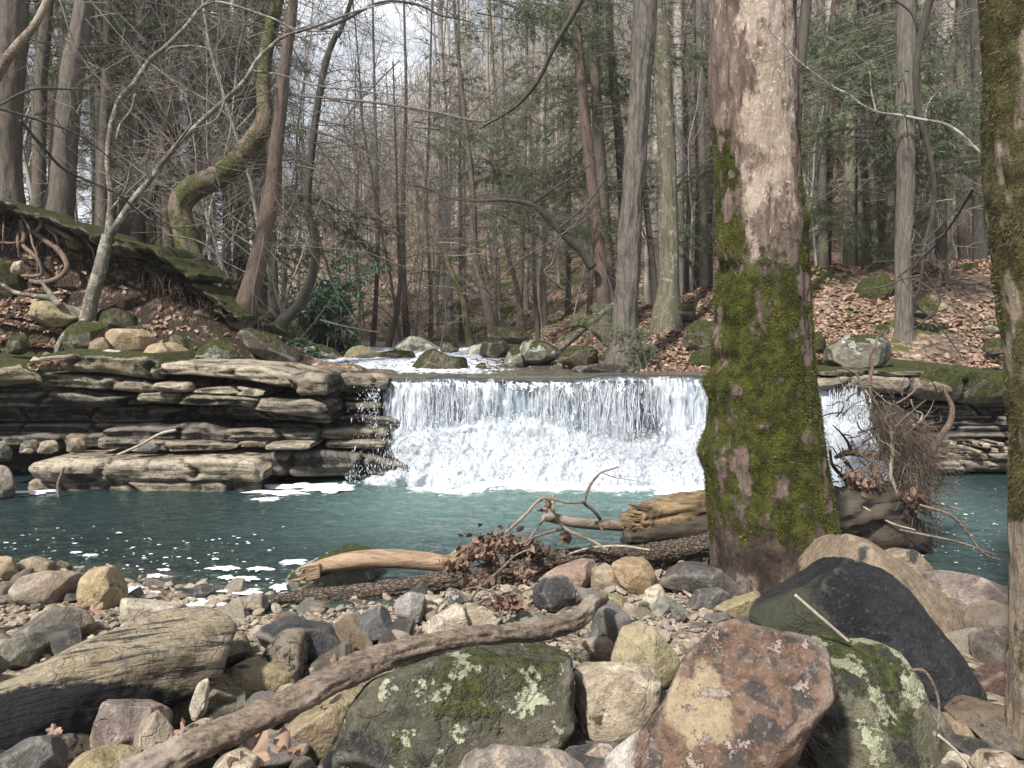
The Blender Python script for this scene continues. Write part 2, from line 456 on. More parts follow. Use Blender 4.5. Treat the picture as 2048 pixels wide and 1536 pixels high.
M['ledgemoss'] = rock_mat('ledge_mossy_sandstone', (0.22, 0.185, 0.125), (0.31, 0.26, 0.175), (0.11, 0.095, 0.065), dark=(0.042, 0.04, 0.026), dark_at=0.54, strata=0.5, strata_ax=(0.08, 0.08, 1.0), moss=0.45, bump=0.8)
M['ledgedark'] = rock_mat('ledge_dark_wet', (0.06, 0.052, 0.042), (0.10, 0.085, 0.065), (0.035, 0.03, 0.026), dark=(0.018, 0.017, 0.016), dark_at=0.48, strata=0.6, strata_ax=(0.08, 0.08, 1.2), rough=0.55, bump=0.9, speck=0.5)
M['ledgelight'] = rock_mat('ledge_pale_sandstone', (0.38, 0.325, 0.24), (0.46, 0.40, 0.31), (0.17, 0.14, 0.10), dark=(0.085, 0.07, 0.045), dark_at=0.55, dark_scale=3.4, strata=0.6, strata_ax=(0.08, 0.08, 1.0), bump=0.8)
M['darkrock'] = rock_mat('stone_dark_brown', (0.05, 0.040, 0.031), (0.085, 0.067, 0.05), (0.03, 0.026, 0.02), moss=0.34, rough=0.7)
M['orange'] = rock_mat('stone_orange_tan', (0.34, 0.25, 0.15), (0.42, 0.325, 0.21), (0.24, 0.17, 0.11), dark=(0.14, 0.10, 0.06), dark_at=0.66)

def bark_mat(name, c1, c2, moss=0.0, moss_lo=0.0, moss_hi=0.0, lichen=None, lichen_at=0.6, stretch=7.0, scale=14.0, bump=0.8, plates=False, rough=0.9, pale=None, rnd=0.25, side=None, axis='z'):
    """moss: amount everywhere; moss_lo..moss_hi: object-space heights between which extra moss fades out going up"""
    n = NT(name)
    v = n.scaled((1.0, 1.0, 1.0 / stretch) if axis == 'z' else (1.0 / stretch, 0.8, 1.0))
    f = n.noise(scale, 7, 0.68, vec=v, dist=0.5)
    b = n.noise(2.2, 5, 0.6)
    f2 = n.noise(scale * 3.2, 5, 0.75, vec=v, dist=0.3)
    f = n.math('ADD', n.math('MULTIPLY', f, 0.68), n.math('MULTIPLY', f2, 0.32))
    col = n.mix(n.step(f, 0.38, 0.60), c1, c2)
    col = n.mix(n.math('MULTIPLY', n.step(f2, 0.46, 0.36), 0.7), col, tuple(x * 0.35 for x in c1))
    col = n.mix(n.math('MULTIPLY', n.step(b, 0.4, 0.65), 0.45), col, n.mix(0.55, col, c1))
    h = f
    if plates:
        vo = n.voro(scale * 1.2, vec=v, feature='DISTANCE_TO_EDGE')
        e = n.step(vo, 0.01, 0.14)
        col = n.mix(e, tuple(x * 0.3 for x in c1), col)
        h = n.math('ADD', n.math('MULTIPLY', f, 0.4), n.math('MULTIPLY', e, 1.0))
    if pale:
        p = n.noise(3.0, 7, 0.7, vec=n.scaled((1, 1, 0.5)))
        col = n.mix(n.step(p, 0.50, 0.60), col, n.mix(n.step(f, .3, .7), pale, tuple(x * .7 for x in pale)))
    if lichen:
        l = n.noise(9, 7, 0.72, dist=0.5)
        col = n.mix(n.step(l, lichen_at - 0.02, lichen_at + 0.03), col, lichen)
    if moss or moss_hi:
        mm = n.noise(5.0, 7, 0.72)
        if moss_hi:
            s = n.t.nodes.new('ShaderNodeSeparateXYZ'); n.t.links.new(n.obj, s.inputs[0])
            mm = n.math('ADD', mm, n.math('MULTIPLY', n.step(s.outputs[2], moss_hi, moss_lo), 0.45))
        mk = n.step(mm, 0.80 - 0.4 * moss, 0.87 - 0.4 * moss)
        mc = n.mix(n.step(n.noise(30, 5, 0.75), 0.38, 0.66), MOSS_D, MOSS_L)
        col = n.mix(mk, col, mc)
        h = n.math('ADD', h, n.math('MULTIPLY', mk, n.noise(60, 3, 0.8)))
    if rnd:
        col = n.mix(n.math('MULTIPLY', n.rand, rnd), col, (0.16, 0.145, 0.12))
    return n.done(n.bsdf(col, rough, n.bump(h, bump, 0.02), 0.25))

M['hembark'] = bark_mat('bark_hemlock', (0.055, 0.046, 0.039), (0.130, 0.108, 0.090), scale=30, stretch=5, rnd=0.45)
M['redbark'] = bark_mat('bark_red_brown', (0.060, 0.038, 0.030), (0.135, 0.088, 0.068), scale=30, moss=0.1)
M['greybark'] = bark_mat('bark_grey', (0.052, 0.046, 0.040), (0.155, 0.136, 0.118), scale=34, stretch=9, bump=1.0)
M['darkbark'] = bark_mat('bark_dark', (0.025, 0.022, 0.02), (0.065, 0.058, 0.05), scale=20)
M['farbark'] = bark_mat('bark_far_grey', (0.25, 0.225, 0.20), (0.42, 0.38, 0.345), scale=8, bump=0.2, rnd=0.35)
M['mottled'] = bark_mat('bark_mottled', (0.075, 0.070, 0.048), (0.155, 0.142, 0.10), lichen=(0.26, 0.25, 0.205), lichen_at=0.58, moss=0.35)
M['mossbark'] = bark_mat('bark_mossy', (0.085, 0.066, 0.048), (0.165, 0.130, 0.095), moss=0.80)
M['whitebark'] = bark_mat('bark_pale_lichen', (0.07, 0.062, 0.05), (0.17, 0.152, 0.125), lichen=(0.28, 0.27, 0.23), lichen_at=0.54, moss=0.25, scale=22)
M['rootbark'] = bark_mat('bark_root', (0.10, 0.066, 0.05), (0.23, 0.16, 0.12), scale=40, bump=1.0)
M['rootlet'] = bark_mat('fine_roots', (0.055, 0.040, 0.032), (0.17, 0.125, 0.10), scale=30, bump=0.2)
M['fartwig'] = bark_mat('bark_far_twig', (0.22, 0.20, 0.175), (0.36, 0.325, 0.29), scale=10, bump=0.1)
M['twig'] = bark_mat('bark_twig', (0.055, 0.046, 0.040), (0.15, 0.128, 0.110), scale=20, bump=0.2, rnd=0.3)
M['paletwig'] = bark_mat('bark_pale_twig', (0.26, 0.22, 0.17), (0.44, 0.38, 0.30), scale=25, bump=0.3)
M['branchwood'] = bark_mat('bark_driftwood', (0.075, 0.052, 0.040), (0.27, 0.205, 0.155), scale=46, stretch=3.2, bump=1.0, pale=(0.36, 0.30, 0.245), axis='x')
M['peeled'] = bark_mat('wood_peeled', (0.17, 0.105, 0.065), (0.38, 0.265, 0.17), scale=26, stretch=10, bump=0.6, axis='x', rough=0.7)
M['splitwood'] = bark_mat('wood_split', (0.06, 0.04, 0.025), (0.24, 0.165, 0.09), scale=22, stretch=7, pale=(0.36, 0.26, 0.14), axis='x')
M['alligator'] = bark_mat('bark_plated', (0.065, 0.045, 0.036), (0.155, 0.11, 0.085), scale=58, stretch=2.6, plates=True, bump=0.8, axis='x')
M['wetwood'] = bark_mat('wood_wet_dark', (0.022, 0.017, 0.013), (0.058, 0.044, 0.033), scale=14, rough=0.4, axis='x')

def leaf_mat(name, stops, rough=0.7, trans=0.25):
    n = NT(name)
    a = n.attr('tone')
    col = n.ramp(a, stops)
    b = n.bsdf(col, rough, None, 0.3)
    t = n.node('ShaderNodeBsdfTranslucent', 0, Color=col)
    return n.done(n.node('ShaderNodeMixShader', 0, Fac=trans) if False else _mixsh(n, trans, b, t))
def _mixsh(n, f, a, b):
    m = n.t.nodes.new('ShaderNodeMixShader'); n.put(m.inputs[0], f); n.put(m.inputs[1], a); n.put(m.inputs[2], b)
    return m.outputs[0]
M['litter'] = leaf_mat('dead_leaves', [(0, (0.085, 0.052, 0.038)), (0.3, (0.185, 0.118, 0.085)), (0.6, (0.30, 0.20, 0.15)), (0.85, (0.42, 0.31, 0.24)), (1, (0.54, 0.44, 0.365))])
M['needles'] = leaf_mat('hemlock_needles', [(0, (0.050, 0.068, 0.042)), (0.5, (0.130, 0.165, 0.095)), (1, (0.25, 0.30, 0.17))], trans=0.45)
M['rhodo'] = leaf_mat('rhododendron_leaves', [(0, (0.035, 0.07, 0.045)), (0.5, (0.08, 0.15, 0.09)), (1, (0.22, 0.32, 0.22))], rough=0.35, trans=0.15)
M['mossleaf'] = leaf_mat('moss_tufts', [(0, (0.030, 0.031, 0.011)), (0.45, (0.078, 0.080, 0.022)), (0.8, (0.145, 0.150, 0.032)), (1, (0.215, 0.225, 0.045))], trans=0.3)
M['browntuft'] = leaf_mat('brown_moss_tufts', [(0, (0.045, 0.040, 0.018)), (0.5, (0.120, 0.108, 0.045)), (1, (0.23, 0.20, 0.09))], trans=0.3)
M['fernleaf'] = leaf_mat('fern_fronds', [(0, (0.03, 0.07, 0.03)), (1, (0.12, 0.22, 0.10))], trans=0.3)

def ground_mat():
    n = NT('forest_floor')
    g = n.t.nodes.new('ShaderNodeNewGeometry').outputs['Position']
    a = n.noise(9, 8, 0.75, vec=g)
    b = n.noise(0.8, 5, 0.6, vec=g)
    v = n.voro(16, vec=g, out=1)
    s = n.node('ShaderNodeSeparateXYZ', 0, Vector=v)
    col = n.ramp(s, [(0, (0.09, 0.065, 0.048)), (0.4, (0.20, 0.14, 0.105)), (0.75, (0.31, 0.225, 0.17)), (1, (0.44, 0.34, 0.27))])
    col = n.mix(n.step(a, 0.48, 0.62), col, (0.045, 0.032, 0.022))
    col = n.mix(n.step(n.math('ADD', n.math('MULTIPLY', a, 0.3), b), 0.68, 0.74), col, n.mix(a, MOSS_D, MOSS_L))
    gr = n.attr('gravel')
    gc = n.ramp(n.voro(60, vec=g, out=1), [(0, (0.10, 0.085, 0.07)), (0.5, (0.26, 0.21, 0.16)), (1, (0.42, 0.36, 0.29))])
    gc = n.mix(n.step(n.noise(3, 5, .6, vec=g), .4, .7), gc, (0.10, 0.075, 0.055))
    col = n.mix(gr, col, gc)
    soil_shade = n.attr('soil_shade')
    col = n.mix(n.math('MULTIPLY', soil_shade, n.step(a, 0.3, 0.5)), col, n.mix(b, (0.018, 0.013, 0.010), (0.05, 0.036, 0.026)))
    h = n.math('ADD', n.voro(30, vec=g), a)
    return n.done(n.bsdf(col, 0.9, n.bump(h, 0.7, 0.05), 0.2))
M['ground'] = ground_mat()
# ------------------------------------------------------------------ terrain
def shore_y(x):
    return np.interp(x, [-12, -3.6, -2.4, -1.3, 0, 0.6, 1.6, 2.4, 3.0, 8], [6.6, 5.45, 5.0, 4.7, 5.1, 5.5, 5.6, 5.2, 4.8, 4.3])

def ground_h(x, y, detail=True):
    x = np.asarray(x, float); y = np.asarray(y, float)
    x, y = np.broadcast_arrays(x, y)
    sy = shore_y(x)
    near = np.where(y < sy, np.minimum(0.085 * (sy - y), 0.24) - 0.13 * smoothstep(3.7, 3.0, y), np.maximum(-0.32 * (y - sy), -0.7)) - 0.02
    yy = np.maximum(y, 4.0)
    u = x / yy
    stream = 0.97 + 0.022 * (y - 9)
    rise_l = np.interp(u, [-1.2, -0.9, -0.65, -0.56, -0.50, -0.41, -0.37, -0.31, -0.27, -0.22], [2.7, 2.4, 2.1, 1.8, 1.5, 1.05, 0.8, 0.5, 0.22, 0.0])
    up_l = smoothstep(8.75, 10.4, y + 0.5 * np.clip(-u - 0.5, 0, 1)) * rise_l + 0.20 * smoothstep(-0.15, -0.2, u) * smoothstep(11, 9.5, y)
    crest = np.interp(u, [0.0, 0.05, 0.10, 0.16, 0.26, 0.38, 0.6, 1.2], [0.0, 0.25, 0.55, 0.8, 1.28, 1.55, 1.75, 2.0])
    up_r = smoothstep(9.2, 14.0, y) * crest * 1.0
    top = stream + up_l + up_r
    r = np.interp(u, [-1.2, -0.65, -0.45, -0.32, -0.24, -0.2, -0.11, 0, 0.1, 0.3, 0.7, 1.2], [0.03, 0.03, 0.03, 0.06, 0.135, 0.165, 0.235, 0.29, 0.34, 0.38, 0.40, 0.40])
    t = np.clip((y - 19) / 66, 0, 1)
    hill = (r * 85 + 1.6 - 1.5) * (t ** 1.25)
    top = np.minimum(top, stream + up_l + up_r) * 1.0 - np.clip(stream - 1.35, 0, 99) + hill
    lip = np.where(x < -1.5, 9.0, 9.15)
    s = smoothstep(0, 0.25, y - lip)
    h = near * (1 - s) + top * s
    if detail:
        p = np.stack([x, y, 0 * x], -1)
        amp = np.where(y < 9, 0.025, np.clip(0.05 + 0.012 * (y - 9), 0, 0.5))
        chan = smoothstep(-0.28, -0.24, u) * smoothstep(0.05, 0.0, u) * smoothstep(20, 14, y)
        h = h + amp * fbm(p * 1.1, 4, 3) * (1 - 0.7 * chan) + 0.02 * fbm(p * 6, 2, 9)
    return h

def hit(px, py, ymin=2.0, ymax=90, water=True):
    """where the sight line through a pixel meets the ground (or the water)"""
    d = ray(px, py)
    Y = np.geomspace(ymin, ymax, 1400)
    t = Y / d[1]
    X, Z = d[0] * t, CAMZ + d[2] * t
    g = ground_h(X, Y, False)
    if water: g = np.maximum(g, np.where(Y < 9.1, 0.0, -9))
    k = np.argmax(Z < g)
    if Z[k] >= g[k]: k = len(Y) - 1
    return np.array([X[k], Y[k], g[k]])

ys = np.concatenate([np.linspace(-4, 2, 12)[:-1], np.linspace(2, 8.6, 90)[:-1], np.linspace(8.6, 9.6, 26)[:-1], np.geomspace(9.6, 20, 110)[:-1], np.geomspace(20, 100, 110)[:-1], np.geomspace(100, 300, 10)])
us = np.linspace(-1, 1, 230)
us = us * (0.75 + 0.75 * us ** 4)
YY, UU = np.meshgrid(ys, us, indexing='ij')
XX = UU * np.maximum(YY + 1.5, 5.5)
ZZ = ground_h(XX, YY)
gv = np.stack([XX, YY, ZZ], -1)
gravel = smoothstep(9.0, 8.8, YY)
def soil_shade_at(x, y):  # bare dark soil, deepened to paint shade into the bank hollows
    u = x / np.maximum(y, 4)
    f = ground_h(x, y, False) - (0.97 + 0.022 * (y - 9))
    top = np.interp(u, [-1.2, -0.9, -0.65, -0.56, -0.50, -0.41, -0.37, -0.31, -0.27], [2.7, 2.4, 2.1, 1.8, 1.5, 1.05, 0.8, 0.5, 0.3])
    nz = 0.25 * fbm(np.stack([x * 1.8, y * 1.8, 0 * x], -1), 3, 66)
    l = smoothstep(0.12, 0.4, f / top + nz) * (u < -0.25) * smoothstep(11.5, 11.0, y) * smoothstep(9, 9.1, y)
    r = np.exp(-((u - 0.575) / 0.06) ** 2) * smoothstep(9.8, 10.2, y) * smoothstep(12.5, 11.8, y + nz)  # hollow in the right bank, its shade painted dark
    b = smoothstep(9.0, 9.1, y) * smoothstep(9.9, 9.5, y + nz) * (u > -0.05) * 0.7
    return np.clip(l + 0.6 * r + b, 0, 1)
ter = obj('ground', mesh('ground', gv, grid_faces(len(ys), len(us)), M['ground'], attrs={'gravel': gravel, 'soil_shade': soil_shade_at(XX, YY)}), kind='structure')

# ------------------------------------------------------------------ pool water
def water_mat():
    n = NT('pool_water')
    g = n.t.nodes.new('ShaderNodeNewGeometry').outputs['Position']
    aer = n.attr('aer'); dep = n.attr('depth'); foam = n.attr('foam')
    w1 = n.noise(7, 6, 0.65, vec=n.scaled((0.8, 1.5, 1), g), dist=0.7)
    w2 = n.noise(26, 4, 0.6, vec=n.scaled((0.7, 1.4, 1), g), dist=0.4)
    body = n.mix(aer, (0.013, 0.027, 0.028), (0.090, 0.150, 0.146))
    body = n.mix(n.math('MULTIPLY', n.step(w1, 0.45, 0.75), 0.5), body, n.mix(aer, (0.024, 0.046, 0.048), (0.21, 0.285, 0.28)))  # lighter streaks paint wave highlights into the water colour, strongest where aerated
    fm = n.math('ADD', n.noise(5.5, 8, 0.72, vec=n.scaled((0.7, 1.5, 1), g), dist=1.2), foam)
    fk = n.step(fm, 1.0, 1.16)
    body = n.mix(fk, body, (0.62, 0.66, 0.69))
    h = n.math('ADD', w1, n.math('MULTIPLY', w2, 0.35))
    nb = n.bump(h, 0.85, 0.07)
    sh = n.bsdf(body, n.math('ADD', n.math('MULTIPLY', fk, 0.5), 0.06), nb, 0.5)
    sh.node.inputs['IOR'].default_value = 1.33
    tr = n.node('ShaderNodeBsdfTransparent', 0, Color=(0.70, 0.70, 0.58))
    fr = n.node('ShaderNodeFresnel', 0, IOR=1.33, Normal=nb)
    fac = n.math('MAXIMUM', n.math('MAXIMUM', dep, fr), fk)
    return n.done(_mixsh(n, fac, tr, sh))
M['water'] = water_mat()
xs = np.concatenate([np.linspace(-12, -6, 24)[:-1], np.linspace(-6, 5.5, 320)[:-1], np.linspace(5.5, 12, 26)])
ys = np.concatenate([np.linspace(4.0, 9.2, 210)])
X, Y = np.meshgrid(xs, ys, indexing='ij')
near_falls = np.exp(-((np.clip(np.abs(X - 1.3) - 2.3, 0, 9) / 1.0) ** 2)) * smoothstep(5.6, 8.3, Y)
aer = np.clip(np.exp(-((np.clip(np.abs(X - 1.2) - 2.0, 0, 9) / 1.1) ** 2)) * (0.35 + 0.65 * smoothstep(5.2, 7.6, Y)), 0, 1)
foam = 0.75 * np.exp(-((np.clip(np.abs(X - 1.35) - 2.3, 0, 9) / 0.25) ** 2)) * smoothstep(6.7, 8.0, Y + 0.18 * fbm(np.stack([X * 1.3, Y * 0 + 3, Y * 0], -1), 2, 4))
q = np.stack([X * 2.2, Y * 3.6, 0 * X], -1)
amp = 0.013 + 0.026 * near_falls + 0.014 * aer
Z = amp * (ridge(q, 4, 31) * 0.8 + fbm(q * 0.5, 2, 8)) + (0.004 + 0.012 * aer) * ridge(q * 3.1 + 0.3 * fbm(q, 2, 4)[..., None], 3, 77)
depth = np.clip(-ground_h(X, Y, False) / 0.45, 0, 1) ** 1.5
depth = np.maximum(depth, 0.0)
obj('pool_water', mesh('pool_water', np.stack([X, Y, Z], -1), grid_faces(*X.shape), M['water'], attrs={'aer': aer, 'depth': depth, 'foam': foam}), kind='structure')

# stream above the falls, with riffles, bending over the lip
def stream_z(x, y): return 1.075 + np.interp(y, [8.8, 10.4, 11.2, 12.2, 13.5, 20], [0.0, 0.012, 0.075, 0.10, 0.20, 0.26])
xs = np.linspace(-5.0, 5.2, 230); ys = 8.86 + 10.2 * np.linspace(0, 1, 170) ** 1.4
X, Y = np.meshgrid(xs, ys, indexing='ij')
rif = smoothstep(0.4, -0.8, X) * smoothstep(9.0, 9.8, Y) * smoothstep(14.5, 13.5, Y)
q = np.stack([X * 4, Y * 5, 0 * X], -1)
Z = stream_z(X, Y) + (0.008 + 0.03 * rif) * ridge(q, 4, 51) - 0.05 * smoothstep(9.0, 8.86, Y)
Z = Z - 0.35 * smoothstep(-1.5, -2.0, X + 0.22 * (Y - 9)) * smoothstep(10.6, 9.9, Y)
def stream_mat():
    n = NT('stream_water')
    g = n.t.nodes.new('ShaderNodeNewGeometry').outputs['Position']
    rf = n.attr('riffle')
    w = n.noise(11, 7, 0.7, vec=g, dist=0.8)
    fk = n.step(n.math('ADD', w, n.math('MULTIPLY', rf, 0.22)), 0.62, 0.70)
    body = n.mix(n.noise(4, 4, .6, vec=g), (0.05, 0.052, 0.045), (0.14, 0.125, 0.095))
    body = n.mix(fk, body, (0.72, 0.76, 0.84))
    nb = n.bump(w, 0.6, 0.05)
    return n.done(n.bsdf(body, n.math('ADD', n.math('MULTIPLY', fk, 0.4), 0.1), nb, 0.5))
M['stream'] = stream_mat()
obj('stream_water', mesh('stream_water', np.stack([X, Y, Z], -1), grid_faces(*X.shape), M['stream'], attrs={'riffle': rif}), kind='structure')

# ------------------------------------------------------------------ waterfall
def fall_mat(name, lo, hi, streak, trans=True, zscale=0.16):
    n = NT(name)
    g = n.t.nodes.new('ShaderNodeNewGeometry').outputs['Position']
    w = n.attr('white')
    s = n.noise(streak, 6, 0.72, vec=n.scaled((1, 1, zscale), g), dist=0.25)
    s2 = n.noise(streak * 1.8, 5, 0.75, vec=n.scaled((1, 1, 0.22), g))
    m = n.math('ADD', n.math('ADD', n.math('MULTIPLY', s, 0.62), n.math('MULTIPLY', s2, 0.38)), w)
    k = n.step(m, lo, hi)
    nb = n.bump(m, 0.5, 0.03)
    wh = n.bsdf(n.mix(s2, (0.45, 0.50, 0.57), (0.64, 0.67, 0.71)), 0.45, nb, 0.4)
    tl = n.node('ShaderNodeBsdfTranslucent', 0, Color=(0.62, 0.66, 0.70))
    wh = _mixsh(n, 0.3, wh, tl)
    gl = n.node('ShaderNodeBsdfGlossy', 0, Color=(0.9, 0.95, 1, 1), Roughness=0.12, Normal=nb)
    tr = n.node('ShaderNodeBsdfTransparent', 0, Color=(0.82, 0.86, 0.90))
    cl = _mixsh(n, 0.10, tr, gl)
    return n.done(_mixsh(n, k, cl, wh))
M['fall'] = fall_mat('falling_water', 0.47, 0.66, 15, zscale=0.07)
M['churn'] = fall_mat('churning_water', 0.36, 0.62, 8, zscale=0.25)
FX0, FX1 = -1.44, 3.98
fall_root = obj('waterfall', None, loc=(1.2, 8.7, 0), label='low wide waterfall pouring white over the rock ledge into the teal pool', cat='waterfall')
FO = np.array([1.2, 8.7, 0])
def billow_top(x):                                        # height where the sheet breaks up into white water
    return np.interp(x, [-1.6, -1.2, -0.6, 0.1, 0.7, 1.2, 1.7, 2.4, 3.0, 4.0], [0.40, 0.50, 0.55, 0.68, 0.52, 0.40, 0.42, 0.62, 0.72, 0.6])
def fall_sheet(seed, back, w0):
    xs = np.linspace(FX0, FX1, 480); ts = np.linspace(0, 1, 46)
    X, T = np.meshgrid(xs, ts, indexing='ij')
    z0 = 1.080 + 0.045 * fbm(np.stack([X * 1.5, 0 * X, 0 * X], -1), 3, 61)
    lipy = 8.93 + 0.05 * fbm(np.stack([X * 1.2, 0 * X + 4, 0 * X], -1), 3, 62)
    Tn = T
    Z = np.where(Tn < 0.12, z0 - 0.02 * (Tn / 0.12) ** 2, z0 - 0.02 - (Tn - 0.12) / 0.88 * (z0 + 0.0))
    fwd = np.where(Tn < 0.12, Tn / 0.12 * 0.10, 0.10 + 0.20 * ((Tn - 0.12) / 0.88) ** 0.6)
    Yv = lipy - fwd + back
    s = ridge(np.stack([X * 9, 0 * X, Z * 1.4], -1), 3, seed)
    Yv = Yv - (0.05 * smoothstep(0.05, 0.3, Tn)) * s - 0.03 * fbm(np.stack([X * 22, 0 * X, Z * 7], -1), 2, seed + 3) * smoothstep(0.1, 0.3, Tn)
    big = fbm(np.stack([X * 2.6, 0 * X, Z * 0.8], -1), 3, seed + 9)
    white = w0 + 0.24 * big + 0.05 * smoothstep(0.1, 0.5, Tn) - 0.30 * smoothstep(0.24 + 0.2 * fbm(np.stack([X * 5, 0 * X, 0 * X], -1), 3, seed + 14), 0.0, Tn) + 0.08 * smoothstep(1.6, 3.2, X)
    white = white - 0.10 * np.exp(-((X - 1.0 - 0.4 * (1 - Z)) / 0.45) ** 2)
    me = mesh('falling_water', np.stack([X, Yv, Z], -1) - FO, grid_faces(*X.shape), M['fall'], attrs={'white': white})
    return me
obj('falling_water', fall_sheet(71, 0.0, 0.04), parent=fall_root)
obj('falling_water', fall_sheet(95, 0.09, 0.03), parent=fall_root)
# billowing lower cascade
xs = np.linspace(FX0 - 0.35, FX1 + 0.25, 480); ts = np.linspace(0, 1, 90)
X, T = np.meshgrid(xs, ts, indexing='ij')
bt = billow_top(X) + 0.05 * fbm(np.stack([X * 4, 0 * X, 0 * X], -1), 3, 12)
bt = bt * smoothstep(FX0 - 0.45, FX0 + 0.35, X) * smoothstep(FX1 + 0.3, FX1 - 0.2, X) + 0.02
Z = bt * (1 - T) ** 0.85
prof = 8.62 - 0.62 * T ** 1.25 - 0.16 * np.sin(T * 9 + X * 1.3) * T * (1 - T)
q = np.stack([X * 3.2, prof * 3.2, Z * 3.2], -1)
n1 = fbm(q * np.array([1.5, 1, 0.7]), 4, 21); n2 = ridge(q * np.array([4.2, 2.0, 1.3]) + n1[..., None] * 0.8, 3, 25)
Yv = prof - 0.17 * n1 - 0.032 * n2
Z = Z + (0.06 * n1 + 0.022 * n2) * (0.4 + 0.6 * (1 - T)) + 0.012 - 0.08 * smoothstep(0.93, 1, T)
white = 0.24 + 0.12 * T - 0.22 * np.exp(-((X + 1.0) / 0.9) ** 2) * smoothstep(0.15, 0.5, T) * smoothstep(1.0, 0.7, T) - 0.05 * smoothstep(.3, 1.5, X) * smoothstep(2.2, 1.2, X) * smoothstep(.1, .5, T) - 0.42 * smoothstep(0.26 + 0.25 * fbm(np.stack([X * 3, 0 * X, T * 3], -1), 3, 13), 0.0, T)
obj('churning_water', mesh('churning_water', np.stack([X, Yv, Z], -1) - FO, grid_faces(*X.shape), M['churn'], attrs={'white': white}), parent=fall_root)
# droplets and flung strands: nobody could count them
n_ = NT('spray_drops')
M['drops'] = n_.done(_mixsh(n_, 0.35, n_.bsdf((0.66, 0.70, 0.75), 0.3, None, 0.5), n_.node('ShaderNodeBsdfTranslucent', 0, Color=(0.66, 0.69, 0.73))))
def drops(n, xs, ys, zs, size, stretch, name):
    d = np.array([(1, 0, 0), (-1, 0, 0), (0, 1, 0), (0, -1, 0), (0, 0, 1), (0, 0, -1)], float)
    f = np.array([(0, 2, 4), (2, 1, 4), (1, 3, 4), (3, 0, 4), (2, 0, 5), (1, 2, 5), (3, 1, 5), (0, 3, 5)])
    sx = size * RNG.lognormal(0, 0.45, n)
    sz = sx * RNG.uniform(*stretch, n)
    tilt = RNG.normal(0, 0.25, (n, 2))
    v = d[None] * np.stack([sx, sx, sz], -1)[:, None, :]
    v[..., 0] += v[..., 2] * tilt[:, :1]; v[..., 1] += v[..., 2] * tilt[:, 1:]
    v = v + np.stack([xs, ys, zs], -1)[:, None, :]
    F = (f[None] + (np.arange(n) * 6)[:, None, None]).reshape(-1, 3)
    return mesh(name, v.reshape(-1, 3) - FO, F, M['drops'])
ns = 1500                                              # ropes of water falling clear of the sheet
x0 = RNG.uniform(FX0, FX1, ns)
dn = fbm(np.stack([x0 * 3.5, 0 * x0, 0 * x0], -1), 3, 91)
x0 = x0[RNG.random(ns) < 0.5 + 1.1 * dn]; ns = len(x0)
zt = 1.04 - RNG.uniform(0, 0.45, ns) ** 1.3; ln = RNG.uniform(0.12, 0.55, ns)
tt = np.linspace(0, 1, 9)[None, :]
zz_ = np.maximum(zt[:, None] - ln[:, None] * tt, 0.05)
C_ = np.stack([x0[:, None] + RNG.normal(0, 0.03, (ns, 1)) * tt + 0.004 * RNG.normal(0, 1, (ns, 9)), 8.76 - 0.13 * (1.05 - zz_) ** 0.7 + RNG.normal(0, 0.02, (ns, 1)) + 0.004 * RNG.normal(0, 1, (ns, 9)), zz_], -1)
R_ = (RNG.uniform(0.0018, 0.0062, ns)[:, None]) * (np.sin(np.pi * (0.06 + 0.9 * tt)) ** 0.6) * RNG.uniform(0.5, 1.4, (ns, 9))
Sx = Soup(); Sx.add(*tubes(C_ - FO, R_, 4)); obj('strands', Sx.mesh('strands', M['drops']), parent=fall_root, kind='stuff')
n = 7000
x = RNG.uniform(FX0 - 0.05, FX1, n)
dens = fbm(np.stack([x * 3.5, 0 * x, 0 * x], -1), 3, 91)
z = 1.04 * RNG.random(n) ** 0.8
keep = (RNG.random(n) < 0.55 + 0.9 * dens) & ((z < 0.95) | (RNG.random(n) < .3))
x, z = x[keep], z[keep]
y = 8.78 - 0.10 * (1.05 - z) + RNG.normal(0, 0.045, len(x))
obj('spray', drops(len(x), x, y, z, 0.0024, (4, 16.0), 'spray'), parent=fall_root, kind='stuff')
n = 9000
x = RNG.uniform(FX0 - 0.25, FX1 + 0.1, n)
bt = billow_top(x)
t = RNG.random(n)
z = bt * (1 - t) + np.abs(RNG.normal(0, 0.07, n)) * (1 + 1.6 * (RNG.random(n) < 0.15)) + 0.02
y = 8.55 - 0.62 * t ** 1.2 - np.abs(RNG.normal(0, 0.10, n)) - 0.02
obj('spray', drops(n, x, y, z, 0.0030, (1.0, 6.0), 'spray'), parent=fall_root, kind='stuff')
n = 500
x = FX0 - 0.02 - np.abs(RNG.normal(0, 0.13, n)); z = RNG.uniform(0.05, 1.0, n); y = 8.72 - 0.25 * (1 - z) + RNG.normal(0, 0.08, n)
obj('spray', drops(n, x, y, z, 0.0045, (0.8, 3.5), 'spray'), parent=fall_root, kind='stuff')

